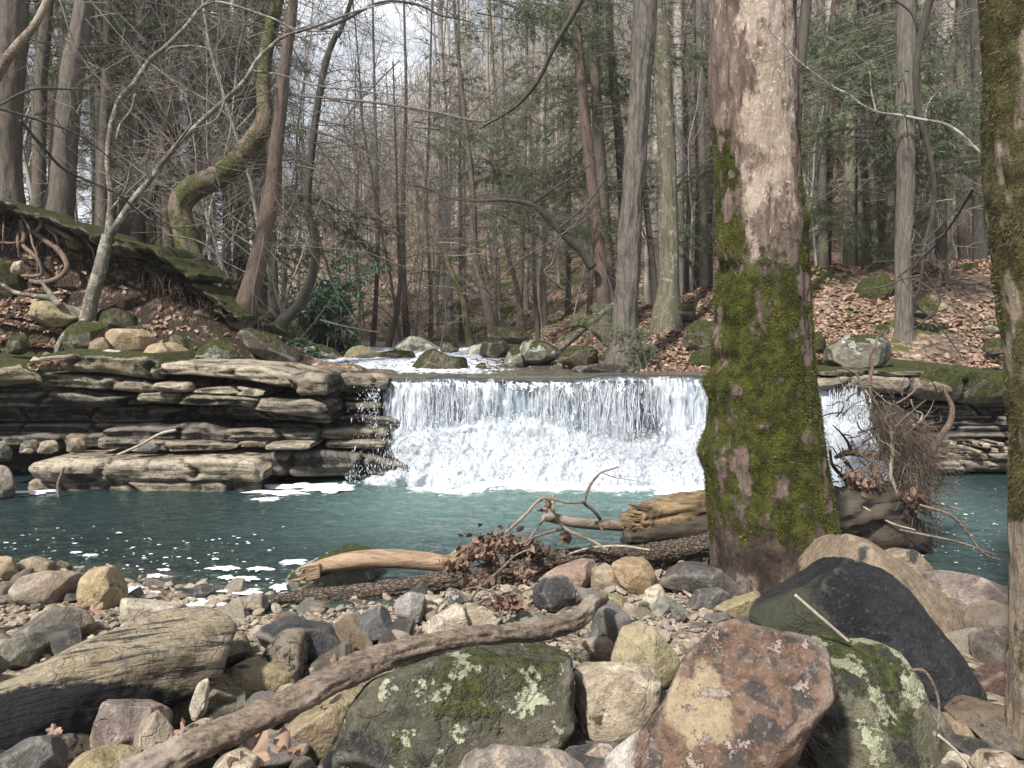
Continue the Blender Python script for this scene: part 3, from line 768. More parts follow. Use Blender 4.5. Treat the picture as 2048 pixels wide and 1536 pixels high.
# mist where the sheet breaks up
mm_ = bpy.data.materials.new('mist'); mm_.use_nodes = True
mt_ = mm_.node_tree; mt_.nodes.clear(); mo_ = mt_.nodes.new('ShaderNodeOutputMaterial'); mv_ = mt_.nodes.new('ShaderNodeVolumePrincipled')
mv_.inputs['Color'].default_value = (0.97, 0.98, 1, 1); mv_.inputs['Density'].default_value = 0.6
mt_.links.new(mv_.outputs[0], mo_.inputs['Volume'])
Sm = Soup()
for (mx, mz, rx, rz) in [(-0.75, 0.33, 0.55, 0.20), (0.15, 0.42, 0.6, 0.27), (1.15, 0.32, 0.75, 0.22), (2.1, 0.38, 0.5, 0.28), (3.0, 0.42, 0.6, 0.30)]:
    d_, f_ = ico(3)
    v_ = d_ * np.array([rx, 0.20, rz]) * (1 + 0.18 * fbm(d_ * 2 + mx, 2, 3))[:, None] + np.array([mx, 8.36, mz])
    Sm.add(v_ - FO, f_)
obj('mist', Sm.mesh('mist', mm_), parent=fall_root, kind='stuff')

# foam on the pool
nf_ = NT('foam'); M['foam'] = nf_.done(nf_.bsdf((0.62, 0.62, 0.66), 0.6, nf_.bump(nf_.noise(60, 4, .7), .5, .01), 0.3))
S = Soup()
def foam_patch(x, y, rx, ry, k=26, seed=0):
    a = np.linspace(0, 2 * np.pi, k, endpoint=False)
    r = np.clip(1 + 1.5 * fbm(np.stack([np.cos(a) * 2.2 + seed, np.sin(a) * 2.2, 0 * a + seed * 3.1], -1), 3, 5), 0.2, 1.8)
    ring = np.stack([x + rx * r * np.cos(a), y + ry * r * np.sin(a), np.full(k, 0.010)], -1)
    mid = np.stack([x + rx * 0.75 * r * np.cos(a), y + ry * 0.75 * r * np.sin(a), np.full(k, 0.010 + min(0.010, 0.25 * min(rx, ry)))], -1)
    v = np.vstack([ring, mid, [[x, y, 0.010 + min(0.011, 0.3 * min(rx, ry))]]])
    j = np.arange(k); S.add(v, np.stack([j, (j + 1) % k, k + (j + 1) % k, k + j], -1))
    S.t.append(np.stack([k + j, k + (j + 1) % k, np.full(k, 2 * k)], -1) + S.n - len(v))
for (px, py, w, h) in [(610, 971, 85, 6), (560, 985, 50, 4), (655, 978, 45, 6), (540, 999, 25, 3), (410, 1207, 40, 9), (395, 1196, 18, 6), (268, 1180, 16, 9), (300, 1186, 22, 4), (560, 1175, 14, 6), (600, 1187, 26, 5), (480, 1183, 30, 4), (312, 1152, 20, 3), (450, 1137, 24, 3), (490, 1157, 20, 3), (520, 1138, 18, 3), (590, 1125, 22, 5), (70, 984, 40, 3), (455, 1155, 12, 3), (330, 1140, 12, 2), (150, 1105, 10, 2), (180, 1110, 16, 2)]:
    c = G(px, py, 0.01); e = G(px, py + h, 0.01)
    foam_patch(c[0], c[1], w * c[1] / F_PX, max(0.012, abs(e[1] - c[1])), 34, px * 0.01)
for k in range(260):
    px = RNG.uniform(0, 620); py = 1050 + 160 * RNG.random() ** 0.8
    if RNG.random() < 0.4: px, py = RNG.uniform(0, 560), RNG.uniform(1070, 1200)
    c = G(px, py, 0.01)
    if c[1] < shore_y(c[0]) + 0.03: continue
    s = RNG.lognormal(-5.35, 0.5)
    foam_patch(c[0], c[1], s * 1.5, s, 13, k * 0.37)
for k in range(160):
    px = RNG.uniform(1700, 2000); py = RNG.uniform(960, 1140); c = G(px, py, 0.01); s = RNG.lognormal(-5.5, 0.5)
    foam_patch(c[0], c[1], s * 1.6, s, 8, k * 0.61)
obj('foam', S.mesh('foam', M['foam']), kind='stuff')

# ------------------------------------------------------------------ layered ledges
def slab(xs, top, bot, yf, depth, name, mat, seed, nseg=None, rough=0.03, under=0.5):
    """one bed of rock: stations along X with top and bottom heights and a front face distance"""
    x0, x1 = xs[0], xs[-1]
    n = max(24, int((x1 - x0) / 0.028)); n = min(n, 200)
    x = np.linspace(x0, x1, n)
    tp = np.interp(x, xs, top); bt = np.interp(x, xs, bot); fy = np.interp(x, xs, yf) if np.ndim(yf) else np.full(n, yf)
    e = np.minimum(1, np.minimum((x - x0 + 0.004), (x1 - x + 0.004)) / (0.05 + 0.012 * (x1 - x0))) ** 0.22
    m = 30
    a = np.linspace(0, 2 * np.pi, m, endpoint=False)
    pw = 14.0
    ca, sa = np.cos(a), np.sin(a)
    r = (np.abs(ca) ** pw + np.abs(sa) ** pw) ** (-1 / pw)
    cy, cz = ca * r, sa * r                                # -1 front .. +1 back
    # crowd the ring's points to the front half
    cz_ = cz[None, :]; cy_ = cy[None, :]
    mid = (tp + bt) / 2; hh = (tp - bt) / 2
    Zv = mid[:, None] + cz_ * (hh * e)[:, None]
    yc = fy + depth / 2
    Yv = yc[:, None] + cy_ * (depth / 2)
    Yv = Yv + (1 - e)[:, None] * 0.12 * (cy_ < 0)
    Xv = np.broadcast_to(x[:, None], Zv.shape)
    p = np.stack([Xv, Yv, Zv], -1)
    wx = Xv * 1.25 + 0.35 * fbm(np.stack([Xv, 0 * Xv, Zv * 5], -1), 2, seed + 30)
    cell = np.floor(wx + seed * 0.37)
    blocky = vn(np.stack([cell * 1.37 + 0.5, 0 * Xv + 0.5, 0 * Xv + seed], -1), seed)             # each broken block stands at its own depth
    crack = np.exp(-((wx + seed * 0.37 - cell - 0.5) ** 2 - 0.25) ** 2 / 0.0012)
    cell2 = np.floor(Zv * 9 + 0.6 * vn(np.stack([Xv * 0.8, 0 * Xv, 0 * Xv], -1), seed + 6))
    shelf = vn(np.stack([cell2 * 1.7 + .5, 0 * Xv, Xv * 0.7], -1), seed + 7)
    strat = ridge(np.stack([Xv * 1.1, Yv * 1.1, Zv * 17], -1), 3, seed + 4)
    fine = fbm(p * np.array([7, 7, 14]), 4, seed + 8)
    front = np.clip(-cy_, 0, 1)
    Yv = Yv + front * (-0.16 * blocky - 0.018 * shelf - 0.035 * strat + 0.07 * crack - rough * 1.4 * fine)
    Zv = Zv + 0.022 * fbm(p * 1.7, 3, seed + 12) * np.minimum(1, hh[:, None] / 0.08) + 0.012 * fine + 0.03 * cy_ * 0
    Yv = Yv + under * np.clip(-cz_, 0, 1) * front * hh[:, None]            # the lower edge is eaten back
    v = np.stack([Xv, Yv, Zv], -1).reshape(-1, 3)
    Q = grid_faces(n, m, True)
    c0 = len(v); v = np.vstack([v, [[x0, yc[0], mid[0]]], [[x1, yc[-1], mid[-1]]]])
    j = np.arange(m)
    t = np.vstack([np.stack([np.full(m, c0), j, (j + 1) % m], -1), np.stack([np.full(m, c0 + 1), (n - 1) * m + (j + 1) % m, (n - 1) * m + j], -1)])
    return mesh(name, v, [Q, t], mat)

def slab_px(pts_top, pts_bot, Y, depth, mat, seed, parent, label=None, **kw):
    """pts_top / pts_bot: photo pixels along the upper and lower edge of the bed's front face, Y metres ahead"""
    Yf = (lambda px: np.interp(px, Y[0], Y[1])) if isinstance(Y, tuple) else (lambda px: Y)
    T = np.array([P(px, py, Yf(px)) for px, py in pts_top]); B = np.array([P(px, py, Yf(px)) for px, py in pts_bot])
    xs = np.unique(np.concatenate([T[:, 0], B[:, 0]]))
    top = np.interp(xs, T[:, 0], T[:, 2]); bot = np.interp(xs, B[:, 0], B[:, 2])
    yf = np.interp(xs, T[:, 0], T[:, 1])
    o = obj('slab', slab(xs, top, bot, yf, depth, 'slab', M[mat], seed, **kw), parent=parent)
    if label: o['label'] = label
    return o

left = obj('rock_ledge', None, label='long layered sandstone ledge with dark undercut, left of the waterfall', cat='rock ledge')
L = [
 # top beds
 ([(-380, 715), (-100, 712), (0, 728), (45, 722), (72, 745), (76, 765)], [(-380, 770), (0, 772), (76, 768)], 7.95, 1.6, 'ledgemoss'),
 ([(66, 712), (110, 702), (180, 708), (240, 712), (285, 708), (306, 725)], [(66, 735), (130, 745), (220, 752), (300, 762), (306, 745)], 7.9, 1.3, 'ledgemoss'),
 ([(72, 742), (150, 748), (230, 752), (290, 762), (335, 775)], [(72, 772), (160, 775), (240, 782), (335, 792)], 8.15, 1.3, 'ledge'),
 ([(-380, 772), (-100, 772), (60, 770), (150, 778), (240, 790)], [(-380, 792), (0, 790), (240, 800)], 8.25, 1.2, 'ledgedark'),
 ([(300, 728), (350, 722), (430, 727), (520, 735), (580, 748), (602, 760)], [(300, 752), (330, 750), (400, 752), (460, 757), (560, 775), (602, 776)], 7.95, 1.5, 'ledgelight'),
 ([(575, 750), (620, 745), (652, 752), (657, 770)], [(575, 776), (600, 795), (657, 792)], 7.98, 1.3, 'ledge'),
 ([(262, 765), (285, 763), (308, 775)], [(262, 780), (308, 782)], 8.0, 0.7, 'ledge'),
 ([(306, 768), (340, 766), (376, 765), (382, 782)], [(306, 784), (382, 786)], 7.93, 0.6, 'ledgelight'),
 ([(380, 780), (430, 774), (480, 774), (526, 782)], [(380, 792), (430, 790), (526, 794)], 8.0, 0.8, 'ledgelight'),
 # second beds
 ([(262, 788), (300, 785), (380, 788), (470, 794), (560, 800), (620, 798), (652, 808)], [(262, 806), (340, 812), (470, 812), (560, 828), (652, 838)], 7.95, 1.2, 'ledge'),
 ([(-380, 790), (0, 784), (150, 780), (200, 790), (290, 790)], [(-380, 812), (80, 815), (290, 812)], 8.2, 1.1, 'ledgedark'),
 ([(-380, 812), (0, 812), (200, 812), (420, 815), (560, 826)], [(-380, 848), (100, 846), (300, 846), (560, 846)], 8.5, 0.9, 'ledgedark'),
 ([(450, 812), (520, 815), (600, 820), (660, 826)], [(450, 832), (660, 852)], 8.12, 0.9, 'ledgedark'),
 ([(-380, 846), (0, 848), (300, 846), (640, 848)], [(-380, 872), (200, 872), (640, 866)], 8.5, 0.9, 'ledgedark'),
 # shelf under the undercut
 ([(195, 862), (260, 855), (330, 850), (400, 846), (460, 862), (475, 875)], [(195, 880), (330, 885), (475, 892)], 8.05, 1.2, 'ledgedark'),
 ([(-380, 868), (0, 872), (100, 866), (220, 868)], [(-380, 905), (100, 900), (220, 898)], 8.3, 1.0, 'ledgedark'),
 ([(185, 878), (260, 880), (330, 882), (400, 882), (472, 890)], [(185, 900), (330, 905), (472, 898)], 7.95, 1.0, 'ledge'),
 ([(420, 860), (500, 858), (560, 862), (632, 866), (634, 880)], [(420, 884), (540, 885), (634, 886)], 8.1, 1.0, 'ledge'),
 ([(470, 884), (535, 882), (536, 894)], [(470, 897), (536, 898)], 8.02, 0.7, 'ledge'),
 ([(536, 886), (590, 883), (625, 884)], [(536, 898), (625, 897)], 7.98, 0.7, 'ledgelight'),
 ([(630, 862), (700, 856), (740, 860), (770, 862)], [(630, 884), (770, 884)], 8.3, 1.0, 'ledge'),
 ([(650, 884), (720, 880), (772, 882)], [(650, 896), (772, 898)], 8.25, 0.9, 'ledge'),
 # beds beside the falls
 ([(655, 748), (700, 745), (760, 748), (778, 752)], [(655, 782), (720, 784), (778, 782)], 8.75, 0.9, 'ledge'),
 ([(648, 782), (700, 780), (765, 782), (768, 800)], [(648, 808), (768, 806)], 8.8, 0.8, 'ledgedark'),
 ([(655, 806), (700, 803), (764, 805)], [(655, 820), (764, 820)], 8.76, 0.8, 'ledge'),
 ([(655, 820), (764, 822)], [(655, 838), (764, 838)], 8.85, 0.7, 'ledgedark'),
 ([(650, 836), (720, 830), (772, 836), (800, 842)], [(650, 860), (800, 858)], 8.6, 0.9, 'ledgedark'),
 # low shelf at the pool, wet, running out to the falls
 ([(500, 914), (560, 905), (650, 905), (740, 912), (790, 925), (818, 938), (822, 948)], [(500, 958), (640, 957), (760, 955), (822, 952)], 8.05, 1.1, 'ledgedark'),
 ([(480, 892), (560, 898), (640, 900), (740, 902), (780, 910)], [(480, 915), (640, 915), (780, 920)], 8.45, 0.9, 'ledge'),
 # big pale block in front
 ([(50, 928), (90, 922), (170, 920), (300, 922), (430, 918), (500, 924), (520, 940)], [(52, 968), (180, 974), (330, 972), (450, 968), (520, 972)], 7.62, 1.25, 'ledgelight'),
 ([(45, 960), (150, 966), (300, 964), (450, 962), (516, 966)], [(45, 998), (300, 1000), (516, 1000)], 7.74, 1.2, 'ledge'),
]
for k, (a, b, Yd, dp, mt) in enumerate(L):
    slab_px(a, b, Yd, dp, mt, 100 + k * 7, left, label='pale sandstone block standing in the pool, lowest of the ledge' if k == len(L) - 2 else None)
obj('backing_rock', slab(np.array([-10, -6, -3, -1.35]), np.array([1.22, 1.2, 1.12, 1.0]), np.array([-.5] * 4), np.array([8.95, 8.9, 8.85, 9.05]), 0.8, 'backing_rock', M['ledgedark'], 300, under=0), parent=left)

fallrock = obj('rock_step', None, label='dark wet rock step behind the falling water', cat='rock ledge')
for k, (t0, b0, y0) in enumerate([(1.04, 0.86, 9.0), (0.86, 0.66, 9.02), (0.68, 0.45, 8.96), (0.46, 0.2, 8.8), (0.24, -0.3, 8.6)]):
    xs = np.linspace(-1.5, 4.1, 9)
    obj('slab', slab(xs, t0 + 0.02 * RNG.normal(0, 1, 9), b0 + 0.02 * RNG.normal(0, 1, 9), y0 + 0.03 * RNG.normal(0, 1, 9), 0.9, 'slab', M['ledge' if k == 0 else 'ledgedark'], 400 + k * 9, under=0.2), parent=fallrock)

right = obj('rock_ledge', None, label='dark layered ledge with mossy top, right of the waterfall', cat='rock ledge')
L = [
 ([(1640, 740), (1680, 736), (1780, 740), (1880, 738)], [(1640, 752), (1880, 752)], 8.75, 1.0, 'ledgemoss'),
 ([(1630, 757), (1690, 752), (1780, 752), (1850, 756), (1900, 770)], [(1630, 785), (1700, 775), (1780, 790), (1900, 792)], 8.75, 1.0, 'ledge'),
 ([(1640, 775), (1720, 778), (1800, 795), (1850, 800)], [(1640, 800), (1800, 808), (1850, 812)], 8.82, 0.9, 'ledgedark'),
 ([(1840, 740), (1880, 725), (1960, 735), (2060, 745), (2400, 760)], [(1840, 800), (1960, 808), (2400, 810)], 8.7, 1.2, 'mossledge'),
 ([(1640, 800), (1800, 806), (2000, 806), (2400, 806)], [(1640, 830), (1900, 835), (2400, 830)], 9.0, 0.8, 'ledgedark'),
 ([(1640, 828), (1800, 832), (2000, 834), (2400, 832)], [(1640, 850), (1900, 852), (2400, 852)], 8.9, 0.8, 'ledgedark'),
 ([(1650, 850), (1800, 850), (2000, 852), (2400, 852)], [(1650, 868), (1900, 870), (2400, 870)], 8.95, 0.8, 'ledgedark'),
 ([(1660, 866), (1800, 868), (2000, 866), (2400, 866)], [(1660, 890), (2400, 890)], 8.85, 0.8, 'ledgedark'),
 ([(1660, 888), (1850, 888)], [(1660, 945), (1850, 945)], 8.75, 0.8, 'ledgedark'),
 ([(1858, 908), (1890, 905), (1930, 908), (1990, 906)], [(1858, 925), (1990, 927)], 8.55, 0.9, 'ledge'),
 ([(1868, 926), (1930, 922), (2000, 926), (2300, 926)], [(1868, 948), (2300, 950)], 8.5, 0.9, 'ledge'),
 ([(1985, 905), (2100, 900), (2300, 905)], [(1985, 926), (2300, 928)], 8.5, 0.9, 'ledge'),
]
M['mossledge'] = rock_mat('ledge_thick_moss', (0.12, 0.10, 0.07), (0.18, 0.15, 0.10), moss=0.9, moss_side=0.3)
for k, (a, b, Yd, dp, mt) in enumerate(L):
    slab_px(a, b, Yd, dp, mt, 500 + k * 7, right)
for k in range(12):                                   # broken blocks lying on the low shelf
    px = 1868 + 12 * k + RNG.uniform(-4, 4); w = RNG.uniform(14, 26); y0 = RNG.choice([893, 897, 884])
    slab_px([(px, y0), (px + w, y0 + 1)], [(px, y0 + 12), (px + w, y0 + 13)], 8.5 + RNG.uniform(0, .15), 0.3, ['ledgelight', 'ledge', 'ledgelight'][k % 3], 600 + k, right, rough=0.02)
obj('backing_rock', slab(np.array([3.7, 5, 7, 10]), np.array([1.0, 1.05, 1.1, 1.2]), np.array([-.5] * 4), np.array([9.15, 9.2, 9.2, 9.2]), 0.8, 'backing_rock', M['ledgedark'], 320, under=0), parent=right)
# ------------------------------------------------------------------ rocks traced from the photograph, each with its own thickness
def rock(pts, mat, label, Y=None, thick=0.9, p=4.2, planes=(), nplanes=14, lvl=None, seed=None, bump=1.0, cat=None, name=None, group=None, sit=None):
    global _rs
    pts = np.array(pts, float)
    if seed is None: seed = int(abs(pts[0, 0] * 13 + pts[0, 1] * 7)) % 9973
    rg = np.random.default_rng(seed)
    # closed smooth outline
    ext = np.vstack([pts[-2:], pts, pts[:2]])
    den = []
    for k in range(1, len(ext) - 2):
        p0, p1, p2, p3 = ext[k - 1], ext[k], ext[k + 1], ext[k + 2]
        for t in np.linspace(0, 1, 8, endpoint=False):
            den.append(0.5 * ((2 * p1) + (-p0 + p2) * t * 0.9 + (2 * p0 - 5 * p1 + 4 * p2 - p3) * t ** 2 + (-p0 + 3 * p1 - 3 * p2 + p3) * t ** 3) if False else p1 * (1 - t) + p2 * t)
    den = np.array(den)
    k5 = np.array([1, 2, 3, 2, 1]) / 9.0
    sm = sum(np.roll(den, s, axis=0) * w for s, w in zip(range(-2, 3), k5))
    c = (den.max(0) + den.min(0)) / 2
    c = 0.5 * c + 0.5 * den.mean(0)
    w_px, h_px = np.ptp(den[:, 0]), np.ptp(den[:, 1])
    bx = den[np.argmax(den[:, 1]), 0]
    if Y is None:
        f = hit(bx, den[:, 1].max())
        Yf = f[1]
        D = thick * math.sqrt(w_px * h_px) / 2 / F_PX * Yf
        Y = Yf + D * 0.55
    C = P(c[0], c[1], Y)
    dist = Y
    v = C - np.array([0, 0, CAMZ]); v /= np.linalg.norm(v)
    R = np.cross(v, [0, 0, 1.0]); R /= np.linalg.norm(R)
    U = np.cross(R, v)
    s = dist / F_PX / math.sqrt(max(v[1], 0.3))
    s = np.linalg.norm(C - np.array([0, 0, CAMZ])) / (F_PX * math.sqrt(1 + ((c[0] - 1024) / F_PX) ** 2 + ((c[1] - 768) / F_PX) ** 2))
    ox, oy = (sm[:, 0] - c[0]) * s, -(sm[:, 1] - c[1]) * s
    th = np.arctan2(oy, ox); rr = np.hypot(ox, oy)
    o = np.argsort(th); th, rr = th[o], rr[o]
    th = np.concatenate([th[-3:] - 2 * np.pi, th, th[:3] + 2 * np.pi]); rr = np.concatenate([rr[-3:], rr, rr[:3]])
    size = math.sqrt(w_px * h_px) * s
    D = thick * size / 2
    if lvl is None: lvl = 5 if w_px * h_px > 18000 else (4 if w_px * h_px > 3500 else 3)
    d, F = ico(lvl)
    a, b, cc = d[:, 0], d[:, 2], -d[:, 1]                   # right, up, toward the viewer
    thd = np.arctan2(b, a); cp = np.hypot(a, b)
    Rt = np.interp(thd, th, rr)
    r = ((cp / Rt) ** p + (np.abs(cc) / D) ** p) ** (-1 / p)
    # flat faces
    pl = [(np.array(q[:3], float) / np.linalg.norm(q[:3]), q[3]) for q in planes]
    for k in range(nplanes):
        nrm = rg.normal(0, 1, 3); nrm[2] = abs(nrm[2]) * 1.0 + 0.25
        nrm /= np.linalg.norm(nrm); pl.append((nrm, rg.uniform(0.64, 0.88)))
    dirs = np.stack([a, b, cc], -1)
    kk = 60.0
    acc = r ** (-kk)
    pos = dirs * r[:, None]
    for nrm, h in pl:
        sup = (pos @ nrm).max() * h
        x = np.clip(dirs @ nrm, 1e-4, None) / sup
        acc = acc + x ** kk
    r = acc ** (-1 / kk)
    W = dirs[:, :1] * R + dirs[:, 1:2] * U - dirs[:, 2:3] * v
    pos = W * r[:, None]
    q = pos / size
    n1 = fbm(q * 1.6 + seed, 3, seed % 50)
    n2 = ridge(q * 5.0 + seed, 3, seed % 37)
    n3 = fbm(q * 16.0 + seed, 3, seed % 31)
    r = r * (1 + bump * (0.050 * n1 + 0.040 * n2 * (0.6 + 0.4 * n1) + 0.020 * n3 + (0.006 * ridge(q * 40.0, 2, 7) if lvl > 4 else 0)))
    pos = W * r[:, None]
    big = max(w_px * s, h_px * s) > 0.33
    o_ = obj(name or ('boulder' if big else 'stone'), mesh('stone', pos, F[:, ::-1] if False else F, M[mat]), loc=C, label=label, cat=cat or ('boulder' if big else 'stone'), group=group)
    ROCKS.append((C, size / 2, D, w_px, h_px, c))
    return o_
ROCKS = []

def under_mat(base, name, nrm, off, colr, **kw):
    """the same stone with one flat colour over everything beyond a plane through it (object space)"""
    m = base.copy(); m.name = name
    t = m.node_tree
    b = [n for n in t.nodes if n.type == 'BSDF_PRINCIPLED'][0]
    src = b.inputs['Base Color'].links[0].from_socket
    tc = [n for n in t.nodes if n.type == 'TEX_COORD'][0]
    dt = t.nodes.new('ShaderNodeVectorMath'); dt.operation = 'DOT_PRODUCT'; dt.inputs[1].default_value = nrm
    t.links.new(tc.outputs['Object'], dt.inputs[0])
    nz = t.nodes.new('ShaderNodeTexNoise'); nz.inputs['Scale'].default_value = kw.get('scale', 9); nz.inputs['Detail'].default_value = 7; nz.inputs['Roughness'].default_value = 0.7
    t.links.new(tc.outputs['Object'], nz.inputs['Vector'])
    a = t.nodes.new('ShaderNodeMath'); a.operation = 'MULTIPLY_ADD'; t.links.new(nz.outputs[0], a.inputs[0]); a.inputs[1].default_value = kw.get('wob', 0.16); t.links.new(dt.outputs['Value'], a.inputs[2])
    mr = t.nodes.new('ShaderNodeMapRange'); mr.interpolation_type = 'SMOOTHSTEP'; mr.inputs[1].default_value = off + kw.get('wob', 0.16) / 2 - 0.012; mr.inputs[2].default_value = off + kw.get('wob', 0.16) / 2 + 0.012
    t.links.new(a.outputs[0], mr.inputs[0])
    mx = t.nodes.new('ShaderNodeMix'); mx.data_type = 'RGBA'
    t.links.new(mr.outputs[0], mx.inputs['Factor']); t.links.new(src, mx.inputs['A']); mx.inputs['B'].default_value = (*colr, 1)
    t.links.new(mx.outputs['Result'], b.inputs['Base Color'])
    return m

M['rust'] = rock_mat('stone_rust', (0.13, 0.076, 0.052), (0.20, 0.125, 0.088), (0.13, 0.10, 0.085), dark=(0.065, 0.055, 0.050), dark_at=0.53, dark_scale=9, lichen=(0.34, 0.28, 0.24), lichen_at=0.60, lichen_scale=13, speck=0.7,
                     spots=[(-0.09, -0.17, 0.135, 0.125, (0.43, 0.335, 0.22))], bump=1.0)
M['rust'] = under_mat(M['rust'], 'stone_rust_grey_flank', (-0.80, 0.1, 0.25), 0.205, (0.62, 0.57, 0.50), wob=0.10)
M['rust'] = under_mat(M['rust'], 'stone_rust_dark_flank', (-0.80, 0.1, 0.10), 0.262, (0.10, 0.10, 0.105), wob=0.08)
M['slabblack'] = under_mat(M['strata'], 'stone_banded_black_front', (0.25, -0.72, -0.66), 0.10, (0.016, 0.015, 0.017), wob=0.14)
M['bigblack'] = rock_mat('stone_black_smooth', (0.015, 0.016, 0.019), (0.034, 0.035, 0.040), (0.011, 0.012, 0.014), dark=(0.24, 0.18, 0.10), dark_at=0.68, dark_scale=8, rough=0.5, bump=0.8, speck=0.2, spec=0.22)
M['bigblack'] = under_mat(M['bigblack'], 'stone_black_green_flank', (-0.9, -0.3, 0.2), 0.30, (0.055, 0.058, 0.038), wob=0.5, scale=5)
M['tanbrown'] = rock_mat('stone_tan_brown_smooth', (0.22, 0.165, 0.115), (0.28, 0.215, 0.15), (0.15, 0.12, 0.09), dark=(0.055, 0.05, 0.045), dark_at=0.60, dark_scale=3)

